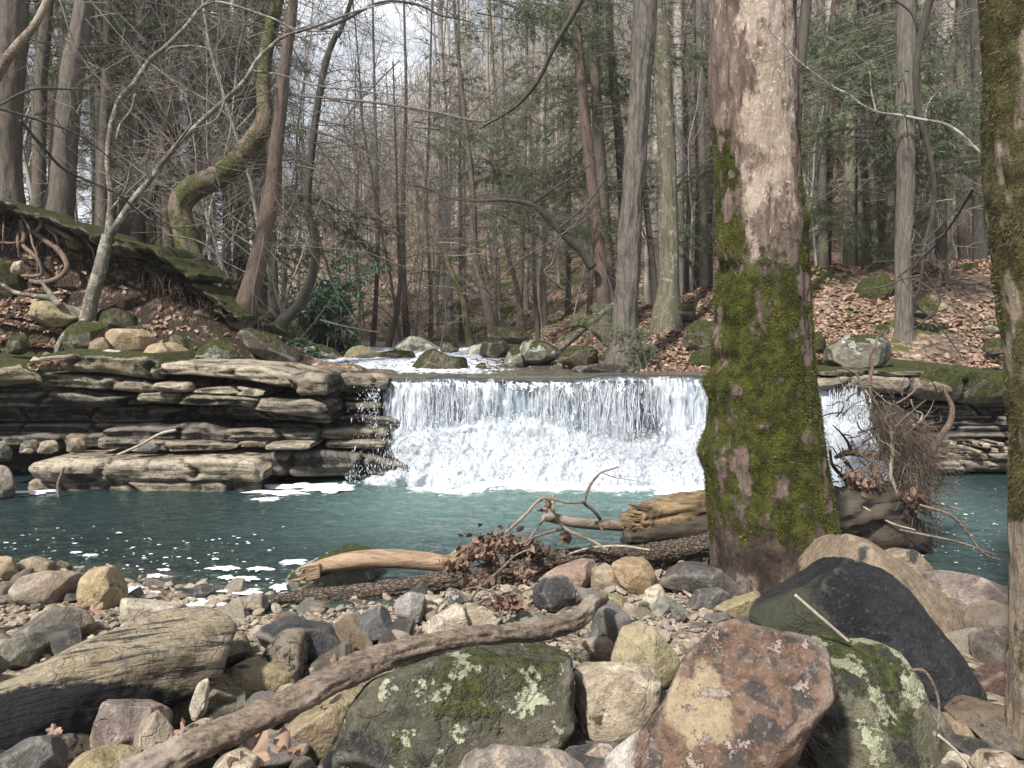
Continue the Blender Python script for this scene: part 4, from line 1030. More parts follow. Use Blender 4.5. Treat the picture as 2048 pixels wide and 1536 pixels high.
FG = [
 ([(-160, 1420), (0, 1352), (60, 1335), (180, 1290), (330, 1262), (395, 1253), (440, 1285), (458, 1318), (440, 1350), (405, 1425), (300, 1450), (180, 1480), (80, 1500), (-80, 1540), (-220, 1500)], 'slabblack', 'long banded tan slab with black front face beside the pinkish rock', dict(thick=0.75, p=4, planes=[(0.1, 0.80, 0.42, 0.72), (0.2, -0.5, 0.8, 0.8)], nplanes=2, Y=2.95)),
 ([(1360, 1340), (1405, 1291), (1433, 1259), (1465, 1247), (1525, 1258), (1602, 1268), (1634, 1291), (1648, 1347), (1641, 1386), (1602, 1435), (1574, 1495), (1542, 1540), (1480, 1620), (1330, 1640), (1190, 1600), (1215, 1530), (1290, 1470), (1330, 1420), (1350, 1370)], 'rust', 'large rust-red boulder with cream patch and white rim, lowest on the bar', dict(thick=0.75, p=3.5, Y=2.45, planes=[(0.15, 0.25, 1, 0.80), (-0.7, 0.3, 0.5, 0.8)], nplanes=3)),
 ([(745, 1365), (830, 1340), (930, 1310), (1040, 1302), (1110, 1305), (1138, 1330), (1145, 1400), (1140, 1470), (1110, 1505), (1050, 1512), (950, 1530), (880, 1580), (780, 1600), (680, 1590), (683, 1530), (698, 1460), (705, 1420)], 'lichenmoss', 'big mossy block with pale lichen patches under the curved branch', dict(thick=0.8, p=5, Y=2.75, planes=[(0.05, 0.9, 0.5, 0.82), (0, 0.1, 1, 0.85)], nplanes=2)),
 ([(1150, 1345), (1163, 1334), (1250, 1328), (1300, 1332), (1318, 1365), (1320, 1410), (1303, 1440), (1260, 1477), (1200, 1482), (1160, 1465), (1150, 1400)], 'tan', 'squarish tan stone wedged between the mossy block and the rust boulder', dict(thick=0.95, p=5, planes=[(0, 0.9, 0.5, 0.85)], nplanes=3, Y=2.85)),
 ([(1220, 1325), (1240, 1262), (1275, 1245), (1312, 1262), (1355, 1308), (1354, 1340), (1332, 1370), (1290, 1372), (1240, 1350)], 'olive2', 'yellow-green angular stone behind the squarish tan stone', dict(thick=0.9, Y=3.25)),
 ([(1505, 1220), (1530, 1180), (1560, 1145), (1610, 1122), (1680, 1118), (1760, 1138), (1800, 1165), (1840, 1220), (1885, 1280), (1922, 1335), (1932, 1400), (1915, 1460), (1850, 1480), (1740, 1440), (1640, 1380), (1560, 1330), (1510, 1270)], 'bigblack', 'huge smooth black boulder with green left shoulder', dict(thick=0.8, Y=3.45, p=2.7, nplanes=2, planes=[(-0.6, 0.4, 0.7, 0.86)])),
 ([(1600, 1135), (1635, 1100), (1690, 1088), (1745, 1100), (1830, 1150), (1900, 1198), (2000, 1285), (2040, 1330), (1990, 1370), (1940, 1420), (1850, 1420), (1700, 1330), (1620, 1220)], 'tanbrown', 'large smooth tan boulder leaning behind the black boulder', dict(thick=0.8, Y=4.0, nplanes=5)),
 ([(1620, 1292), (1700, 1286), (1740, 1292), (1785, 1305), (1808, 1330), (1835, 1372), (1848, 1412), (1870, 1440), (1878, 1480), (1880, 1580), (1740, 1640), (1590, 1620), (1560, 1540), (1590, 1440), (1600, 1350)], 'lichengreen', 'boulder crusted with pale green lichen between the rust and black boulders', dict(thick=0.85, Y=2.75, nplanes=4, planes=[(0, 0.8, 0.6, 0.8)])),
 ([(1758, 1112), (1790, 1098), (1830, 1100), (1860, 1128), (1866, 1155), (1830, 1175), (1780, 1150)], 'tanbrown', 'rounded tan stone at the water behind the tan boulder', dict(Y=4.7)),
 ([(1845, 1160), (1895, 1147), (1960, 1152), (2025, 1175), (2030, 1250), (1970, 1270), (1900, 1230)], 'pink', 'pink-grey boulder at the water beside the mossy edge trunk', dict(Y=4.3)),
 ([(890, 1560), (925, 1508), (985, 1494), (1060, 1500), (1130, 1506), (1190, 1548), (1180, 1620), (900, 1620)], 'greytan', 'grey tan-edged stone in front of the mossy lichen block', dict(Y=2.3)),
 ([(1158, 1515), (1185, 1488), (1222, 1490), (1235, 1515), (1215, 1550), (1175, 1548)], 'pink', 'small pinkish stone below the squarish tan stone', dict(Y=2.5)),
 ([(1868, 1450), (1895, 1418), (1950, 1440), (1990, 1500), (1990, 1540), (1920, 1560), (1872, 1530)], 'brown', 'brown-grey stone low beside the mossy edge trunk', dict(Y=2.9)),
 ([(1960, 1345), (2000, 1320), (2060, 1330), (2060, 1480), (1990, 1480), (1950, 1420)], 'rust2', 'dark red-brown rock behind the mossy edge trunk', dict(Y=3.3)),
 ([(518, 1262), (530, 1240), (600, 1235), (645, 1250), (695, 1263), (709, 1290), (709, 1315), (690, 1327), (620, 1322), (545, 1303), (520, 1288)], 'blacktan', 'black stone with pale tan rim, left of the blue-grey wedge stone', dict(p=4)),
 ([(700, 1255), (715, 1235), (762, 1211), (778, 1223), (786, 1260), (783, 1282), (757, 1299), (710, 1292)], 'bluegrey', 'blue-grey wedge stone beside the black tan-rimmed stone', dict(nplanes=8)),
 ([(791, 1200), (820, 1184), (846, 1189), (856, 1208), (853, 1240), (828, 1248), (795, 1242)], 'grey', 'plain grey block below the plated-bark log', dict(p=4.5)),
 ([(845, 1262), (868, 1232), (925, 1206), (942, 1212), (935, 1265), (905, 1283), (850, 1282)], 'pale', 'whitish stone half behind the brown pointed stone', dict()),
 ([(912, 1258), (925, 1220), (945, 1206), (972, 1216), (1004, 1240), (995, 1265), (935, 1270)], 'tan', 'brown and cream pointed stone above the curved branch', dict(nplanes=9)),
 ([(1063, 1178), (1088, 1158), (1125, 1151), (1146, 1165), (1153, 1200), (1135, 1222), (1100, 1234), (1068, 1216)], 'blackwhite', 'black block with white crust on its top edge', dict(p=4.5)),
 ([(1072, 1163), (1110, 1135), (1165, 1116), (1192, 1120), (1194, 1145), (1187, 1180), (1150, 1186), (1110, 1178)], 'rustslab', 'reddish flat-topped slab behind the black crusted block', dict(p=4.5, planes=[(-0.15, 0.9, 0.4, 0.7)])),
 ([(1185, 1130), (1208, 1125), (1248, 1150), (1252, 1175), (1232, 1184), (1180, 1182)], 'tanblack', 'mottled brown stone between the reddish slab and the ochre stone', dict()),
 ([(1220, 1132), (1248, 1113), (1285, 1112), (1302, 1130), (1322, 1175), (1302, 1188), (1270, 1193), (1238, 1168)], 'ochre', 'ochre stone with a hollow dark front', dict()),
 ([(1318, 1165), (1345, 1130), (1390, 1121), (1440, 1138), (1492, 1178), (1485, 1196), (1430, 1196), (1400, 1186), (1330, 1182)], 'darkpurple', 'dark purplish wedge stone at the foot of the big trunk', dict(nplanes=9)),
 ([(1283, 1208), (1290, 1180), (1318, 1166), (1330, 1188), (1326, 1218), (1300, 1220)], 'pale', 'small cream stone beside the greenish slab', dict()),
 ([(1374, 1208), (1394, 1180), (1440, 1174), (1462, 1190), (1452, 1216), (1412, 1228), (1380, 1223)], 'darkgrey', 'dark egg-shaped stone below the purplish wedge stone', dict(nplanes=2, p=2.4)),
 ([(1416, 1230), (1450, 1204), (1500, 1182), (1522, 1174), (1518, 1200), (1492, 1238), (1450, 1246)], 'olive', 'olive pointed stone leaning on the black boulder', dict()),
 ([(1298, 1218), (1320, 1193), (1360, 1205), (1380, 1227), (1362, 1238), (1312, 1234)], 'greengrey', 'smooth greenish grey slab by the small cream stone', dict(p=2.6, nplanes=3)),
 ([(1166, 1193), (1200, 1183), (1250, 1189), (1268, 1205), (1242, 1218), (1180, 1216)], 'olive', 'flat tan stone at the tip of the curved branch', dict()),
 ([(1335, 1235), (1350, 1222), (1372, 1225), (1376, 1240), (1358, 1252), (1338, 1248)], 'darkgrey', 'little round grey stone below the greenish slab', dict()),
 ([(178, 1475), (198, 1430), (215, 1396), (245, 1386), (290, 1400), (332, 1432), (345, 1448), (330, 1475), (280, 1505), (210, 1500)], 'pink', 'pinkish grey rock with black foot in front of the banded slab', dict(Y=2.75)),
 ([(270, 1475), (288, 1437), (318, 1424), (340, 1455), (354, 1485), (345, 1512), (318, 1530), (280, 1530)], 'pinktan', 'pink-tan upright stone beside the pinkish grey rock', dict(Y=2.62)),
 ([(443, 1365), (465, 1330), (510, 1311), (572, 1311), (593, 1340), (588, 1375), (545, 1398), (490, 1398), (450, 1385)], 'olive', 'rounded olive-brown stone between the branch and the banded slab', dict(nplanes=3, p=2.8)),
 ([(396, 1432), (420, 1392), (460, 1380), (500, 1394), (514, 1415), (492, 1440), (440, 1458), (402, 1450)], 'darkolive', 'dark greenish faceted stone beside the thin upright flake', dict(nplanes=9)),
 ([(379, 1412), (394, 1372), (411, 1347), (419, 1370), (416, 1420), (396, 1442), (383, 1434)], 'pale', 'thin pale flake of stone standing on edge', dict(thick=0.5, Y=2.85)),
 ([(535, 1475), (600, 1428), (660, 1393), (720, 1376), (738, 1400), (715, 1450), (690, 1490), (620, 1520), (560, 1505)], 'pinkolive', 'pink and olive rock half under the curved branch', dict(Y=2.85)),
 ([(-40, 1530), (10, 1500), (60, 1484), (112, 1490), (128, 1525), (120, 1580), (-40, 1590)], 'darkgrey', 'dull grey rock below the black face of the banded slab', dict(Y=2.35)),
 ([(118, 1560), (160, 1503), (225, 1496), (282, 1520), (300, 1580), (130, 1600)], 'olive', 'grey-olive rock below the pinkish grey rock', dict(Y=2.3)),
 ([(158, 1185), (163, 1155), (183, 1137), (224, 1134), (245, 1158), (256, 1190), (246, 1212), (200, 1220), (166, 1212)], 'tanblack2', 'round tan boulder at the water edge beside the flat pinkish one', dict(nplanes=3, p=3.5)),
 ([(28, 1172), (50, 1148), (90, 1142), (165, 1158), (160, 1198), (110, 1212), (60, 1208), (34, 1192)], 'pinktan', 'wide pinkish boulder left of the round tan boulder', dict(nplanes=3)),
 ([(36, 1142), (44, 1118), (74, 1111), (106, 1130), (110, 1150), (60, 1156)], 'tanblack', 'mottled tan stone behind the wide pinkish boulder', dict()),
 ([(-20, 1135), (0, 1112), (25, 1118), (38, 1140), (30, 1160), (-15, 1165)], 'orange', 'orange-tan stone at the pool edge by the frame of the bar', dict()),
 ([(16, 1266), (60, 1236), (110, 1216), (160, 1228), (188, 1268), (150, 1290), (80, 1288)], 'greybrown', 'dark grey pointed stone behind the banded slab', dict()),
 ([(-15, 1302), (20, 1275), (80, 1269), (99, 1290), (82, 1325), (50, 1336), (0, 1330)], 'darkolive', 'olive and black stone left of the banded slab top', dict()),
 ([(245, 1230), (250, 1189), (290, 1195), (340, 1209), (378, 1222), (345, 1245), (280, 1245)], 'pale', 'cream angular stone by the white foam', dict(p=4)),
 ([(320, 1250), (335, 1225), (420, 1222), (437, 1240), (432, 1260), (330, 1263)], 'brown', 'flat brown stone between the cream stone and banded slab', dict(p=4.5)),
 ([(453, 1212), (465, 1195), (520, 1189), (542, 1200), (537, 1224), (460, 1226)], 'greytan', 'grey flat stone at the end of the plated-bark log', dict()),
 ([(378, 1190), (390, 1170), (412, 1167), (430, 1182), (428, 1198), (385, 1200)], 'blacktan', 'small dark stone standing in the white foam', dict()),
 ([(562, 1172), (580, 1140), (640, 1112), (700, 1090), (740, 1098), (762, 1150), (758, 1182), (640, 1188), (580, 1186)], 'mosswhite', 'big grey boulder behind the peeled orange log', dict(Y=4.9)),
 ([(890, 1115), (920, 1092), (975, 1086), (990, 1112), (930, 1126)], 'olive', 'tan-green boulder top behind the heap of dead leaves', dict(Y=5.1)),
 ([(454, 1300), (462, 1270), (490, 1262), (500, 1290), (492, 1322), (465, 1325)], 'tanblack', 'tan stone with black edge at the end of the banded slab', dict()),
 ([(540, 1400), (560, 1372), (585, 1368), (605, 1390), (590, 1412), (550, 1415)], 'tanblack', 'mottled cream stone tucked below the olive-brown stone', dict()),
 ([(340, 1490), (365, 1455), (410, 1440), (438, 1455), (420, 1485), (370, 1515)], 'tanblack', 'cream and black stone tight against the curved branch', dict(Y=2.65)),
 ([(771, 1290), (785, 1257), (812, 1265), (842, 1288), (835, 1302), (790, 1308)], 'pinktan', 'orange-grey wedge stone below the plain grey block', dict()),
 ([(786, 1262), (800, 1247), (835, 1247), (842, 1280), (810, 1288)], 'tan', 'small square tan stone under the plain grey block', dict()),
 ([(718, 1310), (730, 1292), (760, 1295), (776, 1315), (750, 1325)], 'pale', 'pale wedge stone under the blue-grey wedge stone', dict()),
 ([(886, 1205), (895, 1175), (915, 1178), (942, 1203), (925, 1215), (895, 1216)], 'blackwhite', 'small black and white stone above the whitish stone', dict()),
 ([(1145, 1310), (1160, 1280), (1210, 1272), (1233, 1290), (1228, 1315), (1180, 1328)], 'pinktan', 'purplish tan stone between the branch and the yellow-green stone', dict()),
 ([(1172, 1282), (1185, 1240), (1215, 1225), (1228, 1245), (1215, 1275), (1190, 1290)], 'bluegrey', 'upright blue-grey stone right of the curved branch', dict()),
 ([(1215, 1285), (1222, 1250), (1245, 1245), (1255, 1262), (1240, 1285)], 'darkgrey', 'narrow dark stone behind the upright blue-grey stone', dict()),
 ([(1010, 1262), (1030, 1240), (1075, 1228), (1105, 1245), (1100, 1262), (1050, 1272)], 'greengrey', 'green-grey pointed stone behind the curved branch', dict()),
 ([(1000, 1250), (1010, 1235), (1045, 1233), (1050, 1248), (1020, 1256)], 'grey', 'small grey stone left of the green-grey pointed stone', dict()),
 ([(1105, 1235), (1130, 1215), (1180, 1212), (1195, 1225), (1160, 1245), (1115, 1248)], 'olive', 'greenish stone under the bend of the curved branch', dict()),
 ([(985, 1215), (1000, 1190), (1030, 1183), (1050, 1205), (1040, 1225), (1000, 1226)], 'brown', 'brown stone hung with dead grass below the leaf clump', dict()),
 ([(865, 1330), (900, 1300), (980, 1292), (1010, 1300), (1000, 1325), (900, 1345)], 'brown', 'brown stone in the gap between branch and mossy block', dict(Y=3.15)),
 ([(640, 1345), (670, 1325), (715, 1330), (725, 1350), (690, 1365), (650, 1365)], 'pinktan', 'pinkish stone above the curved branch near the red leaf', dict()),
 ([(1880, 1545), (1900, 1505), (1940, 1508), (1950, 1560)], 'pale', 'small pinkish pale stone at the foot of the edge trunk', dict(Y=2.55)),
 ([(1935, 1560), (1960, 1505), (2010, 1500), (2050, 1530), (2040, 1580)], 'tan', 'tan stone against the foot of the edge trunk', dict(Y=2.4)),
 ([(410, 1560), (440, 1510), (490, 1500), (520, 1530), (510, 1570), (440, 1590)], 'tan', 'tan stone below the curved branch beside the big leaves', dict(Y=2.25)),
]
M['olive2'] = rock_mat('stone_yellow_green', (0.34, 0.29, 0.18), (0.42, 0.36, 0.235), (0.27, 0.225, 0.14), dark=(0.16, 0.12, 0.08), dark_at=0.68)
M['greytan'] = rock_mat('stone_grey_tan', (0.22, 0.19, 0.17), (0.32, 0.27, 0.21), (0.42, 0.34, 0.24), dark=(0.07, 0.065, 0.065), dark_at=0.6)
M['greybrown'] = rock_mat('stone_grey_brown', (0.13, 0.115, 0.10), (0.22, 0.185, 0.15), dark=(0.40, 0.28, 0.17), dark_at=0.6, dark_scale=3)
M['bluegrey'] = rock_mat('stone_blue_grey', (0.105, 0.105, 0.112), (0.16, 0.155, 0.157), (0.075, 0.073, 0.077), dark=(0.38, 0.30, 0.20), dark_at=0.64, dark_scale=4)
M['blackwhite'] = rock_mat('stone_black_white_crust', (0.05, 0.05, 0.055), (0.10, 0.10, 0.10), lichen=(0.42, 0.40, 0.36), lichen_at=0.60, lichen_scale=4, rough=0.6)
M['rustslab'] = rock_mat('stone_reddish', (0.27, 0.185, 0.145), (0.33, 0.235, 0.185), (0.19, 0.14, 0.115), dark=(0.05, 0.045, 0.045), dark_at=0.62)
M['rust2'] = rock_mat('stone_dark_red', (0.07, 0.04, 0.035), (0.12, 0.07, 0.055), (0.04, 0.03, 0.03))
M['darkpurple'] = rock_mat('stone_dark_purplish', (0.08, 0.072, 0.070), (0.15, 0.13, 0.12), (0.05, 0.046, 0.046), dark=(0.30, 0.23, 0.16), dark_at=0.66, dark_scale=3)
M['greengrey'] = rock_mat('stone_green_grey', (0.20, 0.215, 0.17), (0.28, 0.285, 0.23), (0.13, 0.14, 0.11), dark=(0.07, 0.075, 0.06), dark_at=0.6)
M['pinktan'] = rock_mat('stone_pink_tan', (0.285, 0.228, 0.178), (0.36, 0.295, 0.23), (0.20, 0.155, 0.122), dark=(0.10, 0.075, 0.065), dark_at=0.65)
M['pinkolive'] = rock_mat('stone_pink_olive', (0.34, 0.24, 0.18), (0.30, 0.27, 0.14), (0.24, 0.15, 0.13), dark=(0.12, 0.09, 0.06), dark_at=0.66)
M['darkolive'] = rock_mat('stone_dark_olive', (0.09, 0.088, 0.07), (0.16, 0.15, 0.11), dark=(0.34, 0.29, 0.17), dark_at=0.60, dark_scale=4)
M['tanblack2'] = rock_mat('stone_tan_weathered', (0.38, 0.29, 0.17), (0.46, 0.36, 0.22), (0.26, 0.20, 0.12), dark=(0.09, 0.075, 0.05), dark_at=0.58, dark_scale=3)
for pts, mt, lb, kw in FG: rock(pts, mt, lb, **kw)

BK = [  # boulders on the far bank, in the stream and on the slopes
 ([(212, 668), (226, 657), (290, 660), (313, 680), (306, 702), (270, 713), (238, 703)], 'orange', 'big orange-tan boulder on the ledge between mossy rocks', 8.95),
 ([(280, 718), (300, 690), (330, 684), (357, 712), (350, 726), (300, 726)], 'orange', 'tan wedge rock below the big orange-tan boulder', 8.8),
 ([(312, 692), (345, 682), (378, 700), (392, 726), (350, 726)], 'olive', 'olive sloping rock behind the tan wedge rock', 9.0),
 ([(335, 692), (345, 668), (366, 664), (388, 690), (392, 706), (360, 706)], 'mossy', 'mossy rock left of the white-spotted boulder', 9.3),
 ([(390, 720), (404, 692), (430, 679), (460, 682), (475, 702), (472, 730), (420, 732)], 'mosswhite', 'mossy boulder spotted with white lichen on the ledge', 8.9),
 ([(474, 665), (500, 653), (560, 680), (606, 710), (604, 732), (560, 735), (505, 706)], 'darkrock', 'dark slab leaning below the red-brown leaning tree', 9.3),
 ([(175, 712), (180, 680), (205, 673), (222, 680), (222, 712)], 'brown', 'small brown cube-like rock left of the orange boulder', 8.9),
 ([(186, 645), (200, 618), (236, 614), (282, 640), (288, 662), (230, 668)], 'mossy', 'long mossy boulder above the orange boulder', 9.4),
 ([(-30, 560), (-10, 528), (18, 524), (45, 560), (48, 592), (0, 600)], 'moss2', 'bright green moss boulder under the hanging roots', 9.4),
 ([(62, 640), (70, 605), (110, 600), (150, 625), (160, 648), (100, 655)], 'olive', 'olive rock under the pale crooked root', 9.2),
 ([(128, 700), (136, 655), (165, 640), (215, 650), (218, 680), (180, 705)], 'mossy', 'mossy rock at the foot of the pale forked tree', 9.0),
 ([(12, 705), (20, 675), (50, 668), (58, 690), (48, 712)], 'mossy', 'small mossy rock on the leafy ledge end', 8.6),
 ([(336, 668), (350, 640), (385, 632), (406, 660), (402, 688), (350, 688)], 'brownpink', 'pinkish brown rock face behind the mossy rocks', 9.9),
 ([(225, 600), (245, 560), (300, 548), (345, 575), (350, 610), (290, 625)], 'darkrock', 'dark boulder half buried under the mossy overhang', 10.4),
 ([(60, 512), (110, 480), (132, 492), (128, 540), (90, 556)], 'olive', 'rounded rock behind the hanging roots', 10.2),
 ([(132, 480), (145, 478), (165, 488), (160, 500), (138, 500)], 'orange', 'small tan stone lodged high in the root bank', 9.9),
 ([(225, 505), (232, 492), (250, 498), (248, 512)], 'olive', 'small olive stone beside the fork of the pale tree', 9.9),
 ([(20, 545), (28, 525), (45, 520), (48, 540), (38, 550)], 'tan', 'small tan stone near the green moss boulder', 9.2),
 ([(608, 720), (613, 695), (640, 687), (672, 700), (695, 722), (650, 728)], 'whitelichen2', 'grey lichen-spotted boulder at the left bank of the stream', 11.8),
 ([(682, 724), (700, 695), (725, 690), (755, 705), (765, 724)], 'olive', 'olive rounded boulder beside the lichen-spotted one', 11.9),
 ([(752, 722), (762, 704), (800, 700), (832, 703), (835, 722), (790, 726)], 'ledgemoss', 'flat-topped slab at the head of the riffle', 11.9),
 ([(548, 732), (560, 722), (600, 718), (604, 730), (570, 738)], 'olive', 'low flat rock at the ledge end by the riffle', 9.6),
 ([(440, 735), (450, 712), (475, 705), (500, 730), (480, 738)], 'greybrown', 'small grey rocks below the dark leaning slab', 9.1),
 ([(783, 702), (800, 677), (830, 670), (870, 685), (888, 706), (830, 712)], 'whitelichen', 'pale boulder covered in white lichen beyond the stream', 13.2),
 ([(878, 702), (885, 684), (915, 683), (920, 700), (900, 712)], 'mosswhite', 'squat lichen rock right of the white lichen boulder', 12.8),
 ([(818, 738), (833, 705), (868, 696), (896, 712), (935, 715), (950, 742), (900, 750), (840, 748)], 'mossy', 'broad mossy boulder in the middle of the stream', 10.3),
 ([(945, 745), (955, 726), (968, 724), (980, 742)], 'darkrock', 'small dark rock right of the mid-stream mossy boulder', 10.3),
 ([(925, 712), (940, 692), (975, 684), (985, 706), (960, 716)], 'whitelichen', 'whitish rock bar behind the mid-stream boulder', 12.6),
 ([(955, 712), (965, 682), (1000, 676), (1022, 690), (1018, 712), (985, 718)], 'darkrock', 'dark rock between stream arms below the mossy overhang', 12.0),
 ([(972, 672), (988, 652), (1040, 656), (1068, 675), (1060, 690), (1000, 686)], 'mossy', 'mossy boulder perched above the dark rock', 12.6),
 ([(1030, 708), (1038, 681), (1080, 681), (1116, 690), (1124, 714), (1100, 730), (1045, 728)], 'mosswhite', 'large pale and mossy boulder at the right stream bank', 10.8),
 ([(1006, 732), (1018, 698), (1040, 694), (1050, 740), (1015, 744)], 'whitelichen2', 'lichen-white rock against the large pale mossy boulder', 10.6),
 ([(1108, 722), (1128, 698), (1170, 690), (1198, 700), (1194, 726), (1150, 738)], 'mossy', 'rounded mossy boulder right of the large pale one', 10.3),
 ([(1180, 735), (1195, 712), (1235, 705), (1270, 718), (1265, 742), (1210, 746)], 'mossy', 'dark mossy rock at the foot of the straight grey tree', 10.4),
 ([(1130, 748), (1150, 733), (1200, 727), (1255, 728), (1275, 742), (1240, 752), (1150, 754)], 'ledgedark', 'thin dark slab lying just above the lip of the falls', 9.7),
 ([(1365, 690), (1370, 655), (1395, 640), (1430, 645), (1440, 680), (1425, 705), (1380, 705)], 'mossy', 'dark round mossy boulder left of the big trunk', 10.8),
 ([(1376, 725), (1385, 703), (1420, 693), (1450, 700), (1455, 740), (1400, 746)], 'moss2', 'bright green mossy boulder left of the big trunk', 10.2),
 ([(1330, 640), (1310, 625), (1350, 600), (1395, 615), (1390, 640)], 'mossy', 'mossy hump at the foot of the mottled tree', 12.0),
 ([(1610, 705), (1615, 672), (1635, 664), (1652, 680), (1650, 710)], 'moss2', 'mossy rock just right of the big trunk', 9.9),
 ([(1648, 722), (1655, 695), (1690, 672), (1740, 667), (1775, 678), (1787, 712), (1775, 732), (1700, 738), (1655, 738)], 'mosswhite', 'long boulder with white lichen end and mossy back on the right ledge', 9.3),
 ([(1748, 665), (1755, 650), (1772, 648), (1780, 665), (1765, 670)], 'mossy', 'small dark mossy stone behind the white-ended boulder', 10.4),
 ([(1820, 620), (1828, 600), (1860, 598), (1875, 620), (1860, 640), (1830, 638)], 'mossy', 'mossy rock on the slope right of the bank tree', 11.0),
 ([(1872, 622), (1876, 606), (1892, 606), (1896, 620), (1884, 626)], 'olive', 'small olive rock near the mossy slope rock', 11.0),
 ([(1700, 605), (1720, 560), (1770, 545), (1790, 580), (1780, 610), (1730, 625)], 'moss2', 'mossy mound among the fallen leaves on the right slope', 12.2),
 ([(1800, 560), (1830, 545), (1880, 540), (1890, 550), (1850, 562)], 'mossy', 'flat mossy rock near the top of the right slope', 13.0),
 ([(1905, 548), (1920, 530), (1950, 525), (1960, 545), (1930, 555)], 'moss2', 'mossy hump at the top of the right slope', 13.0),
 ([(1965, 700), (1975, 678), (2000, 675), (2015, 700), (1990, 715)], 'mossy', 'mossy rock half hidden by the edge trunk', 9.6),
 ([(1962, 655), (1975, 645), (2010, 650), (2015, 670), (1985, 668)], 'whitelichen2', 'flat pale rock sticking out beside the edge trunk', 10.0),
 ([(-30, 1000), (-25, 935), (0, 925), (20, 945), (28, 985), (10, 1010)], 'greytan', 'pale rock at the far left waterline', 7.4),
 ([(-20, 920), (-10, 885), (10, 880), (22, 905), (18, 925)], 'greybrown', 'grey boulder on the low shelf at the ledge end', 8.0),
 ([(40, 905), (45, 885), (70, 878), (80, 900), (60, 908)], 'greybrown', 'brown stone on the shelf near the ledge end', 8.0),
 ([(75, 905), (85, 882), (110, 880), (122, 900), (100, 908)], 'greytan', 'grey-tan stone on the shelf above the pale block', 8.05),
 ([(133, 902), (140, 875), (165, 876), (175, 900), (160, 906)], 'greybrown', 'squarish dark stone on the shelf above the pale block', 8.1),
 ([(258, 900), (285, 888), (312, 885), (318, 900), (305, 908)], 'bluegrey', 'grey pointed stone lying on top of the pale block', 7.85),
 ([(40, 906), (52, 896), (66, 898), (64, 908)], 'tan', 'small tan stone at the left end of the pale block', 7.9),
 ([(200, 705), (215, 698), (245, 702), (243, 712), (215, 713)], 'pale', 'small pale stone on the mossy top bed of the ledge', 8.3),
]
M['moss2'] = rock_mat('stone_thick_green_moss', (0.08, 0.08, 0.04), (0.12, 0.11, 0.06), moss=0.95, moss_side=0.5)
M['whitelichen2'] = rock_mat('stone_grey_white_lichen', (0.17, 0.16, 0.12), (0.25, 0.23, 0.18), lichen=(0.55, 0.56, 0.48), lichen_at=0.56, lichen_scale=4, moss=0.3)
#M['mosswhite2'] = under_mat(M['mossy'], 'stone_mossy_white_end', (0.94, -0.2, -0.25), 0.10, (0.40, 0.42, 0.37), wob=0.5, scale=5)
M['brownpink'] = rock_mat('stone_brown_pink', (0.15, 0.105, 0.085), (0.24, 0.17, 0.135), (0.09, 0.07, 0.06), moss=0.1)
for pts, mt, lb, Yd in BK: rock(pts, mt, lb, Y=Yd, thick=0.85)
# ------------------------------------------------------------------ trees
def unit(v): return v / (np.linalg.norm(v, axis=-1, keepdims=True) + 1e-9)

def limbs(start, direc, length, r0, n=7, droop=0.0, wob=0.12, r1=0.25, rg=RNG, curl=0.0):
    """M limbs: start (M,3), direc (M,3), length (M,), r0 (M,) -> C (M,n,3), R (M,n)"""
    m = len(start); t = np.linspace(0, 1, n)
    d = unit(direc)
    C = start[:, None, :] + d[:, None, :] * (t[None, :, None] * length[:, None, None])
    w = np.cumsum(rg.normal(0, 1, (m, n, 3)), axis=1); w -= w[:, :1]
    C = C + w * (wob * length / n)[:, None, None]
    C[..., 2] += (-droop * t ** 1.6 + curl * t ** 3)[None, :] * length[:, None]
    R = r0[:, None] * (1 - (1 - r1) * t)[None, :]
    return C, R

def offshoots(C, R, k, ratio=(0.3, 0.6), spread=1.0, along=(0.2, 1.0), n=5, droop=0.0, wob=0.12, rr=0.5, flat=0.0, rg=RNG, up=0.0):
    m, N, _ = C.shape
    t = rg.uniform(*along, (m, k)).ravel() * (N - 1.001)
    pi = np.repeat(np.arange(m), k)
    i = t.astype(int); f = (t - i)[:, None]
    p = C[pi, i] * (1 - f) + C[pi, i + 1] * f
    tan = unit(C[pi, i + 1] - C[pi, i])
    L = np.linalg.norm(C[:, -1] - C[:, 0], axis=1)[pi]
    d = rg.normal(0, 1, (m * k, 3)); d[:, 2] *= (1 - flat)
    d = unit(d - tan * (d * tan).sum(1, keepdims=True))
    d = tan * rg.uniform(0.4, 1.0, (m * k, 1)) + d * spread
    d[:, 2] += up
    return limbs(p, d, L * rg.uniform(*ratio, m * k) * (1.15 - 0.7 * (t / (N - 1))), R[pi, i] * rr, n, droop, wob, rg=rg)

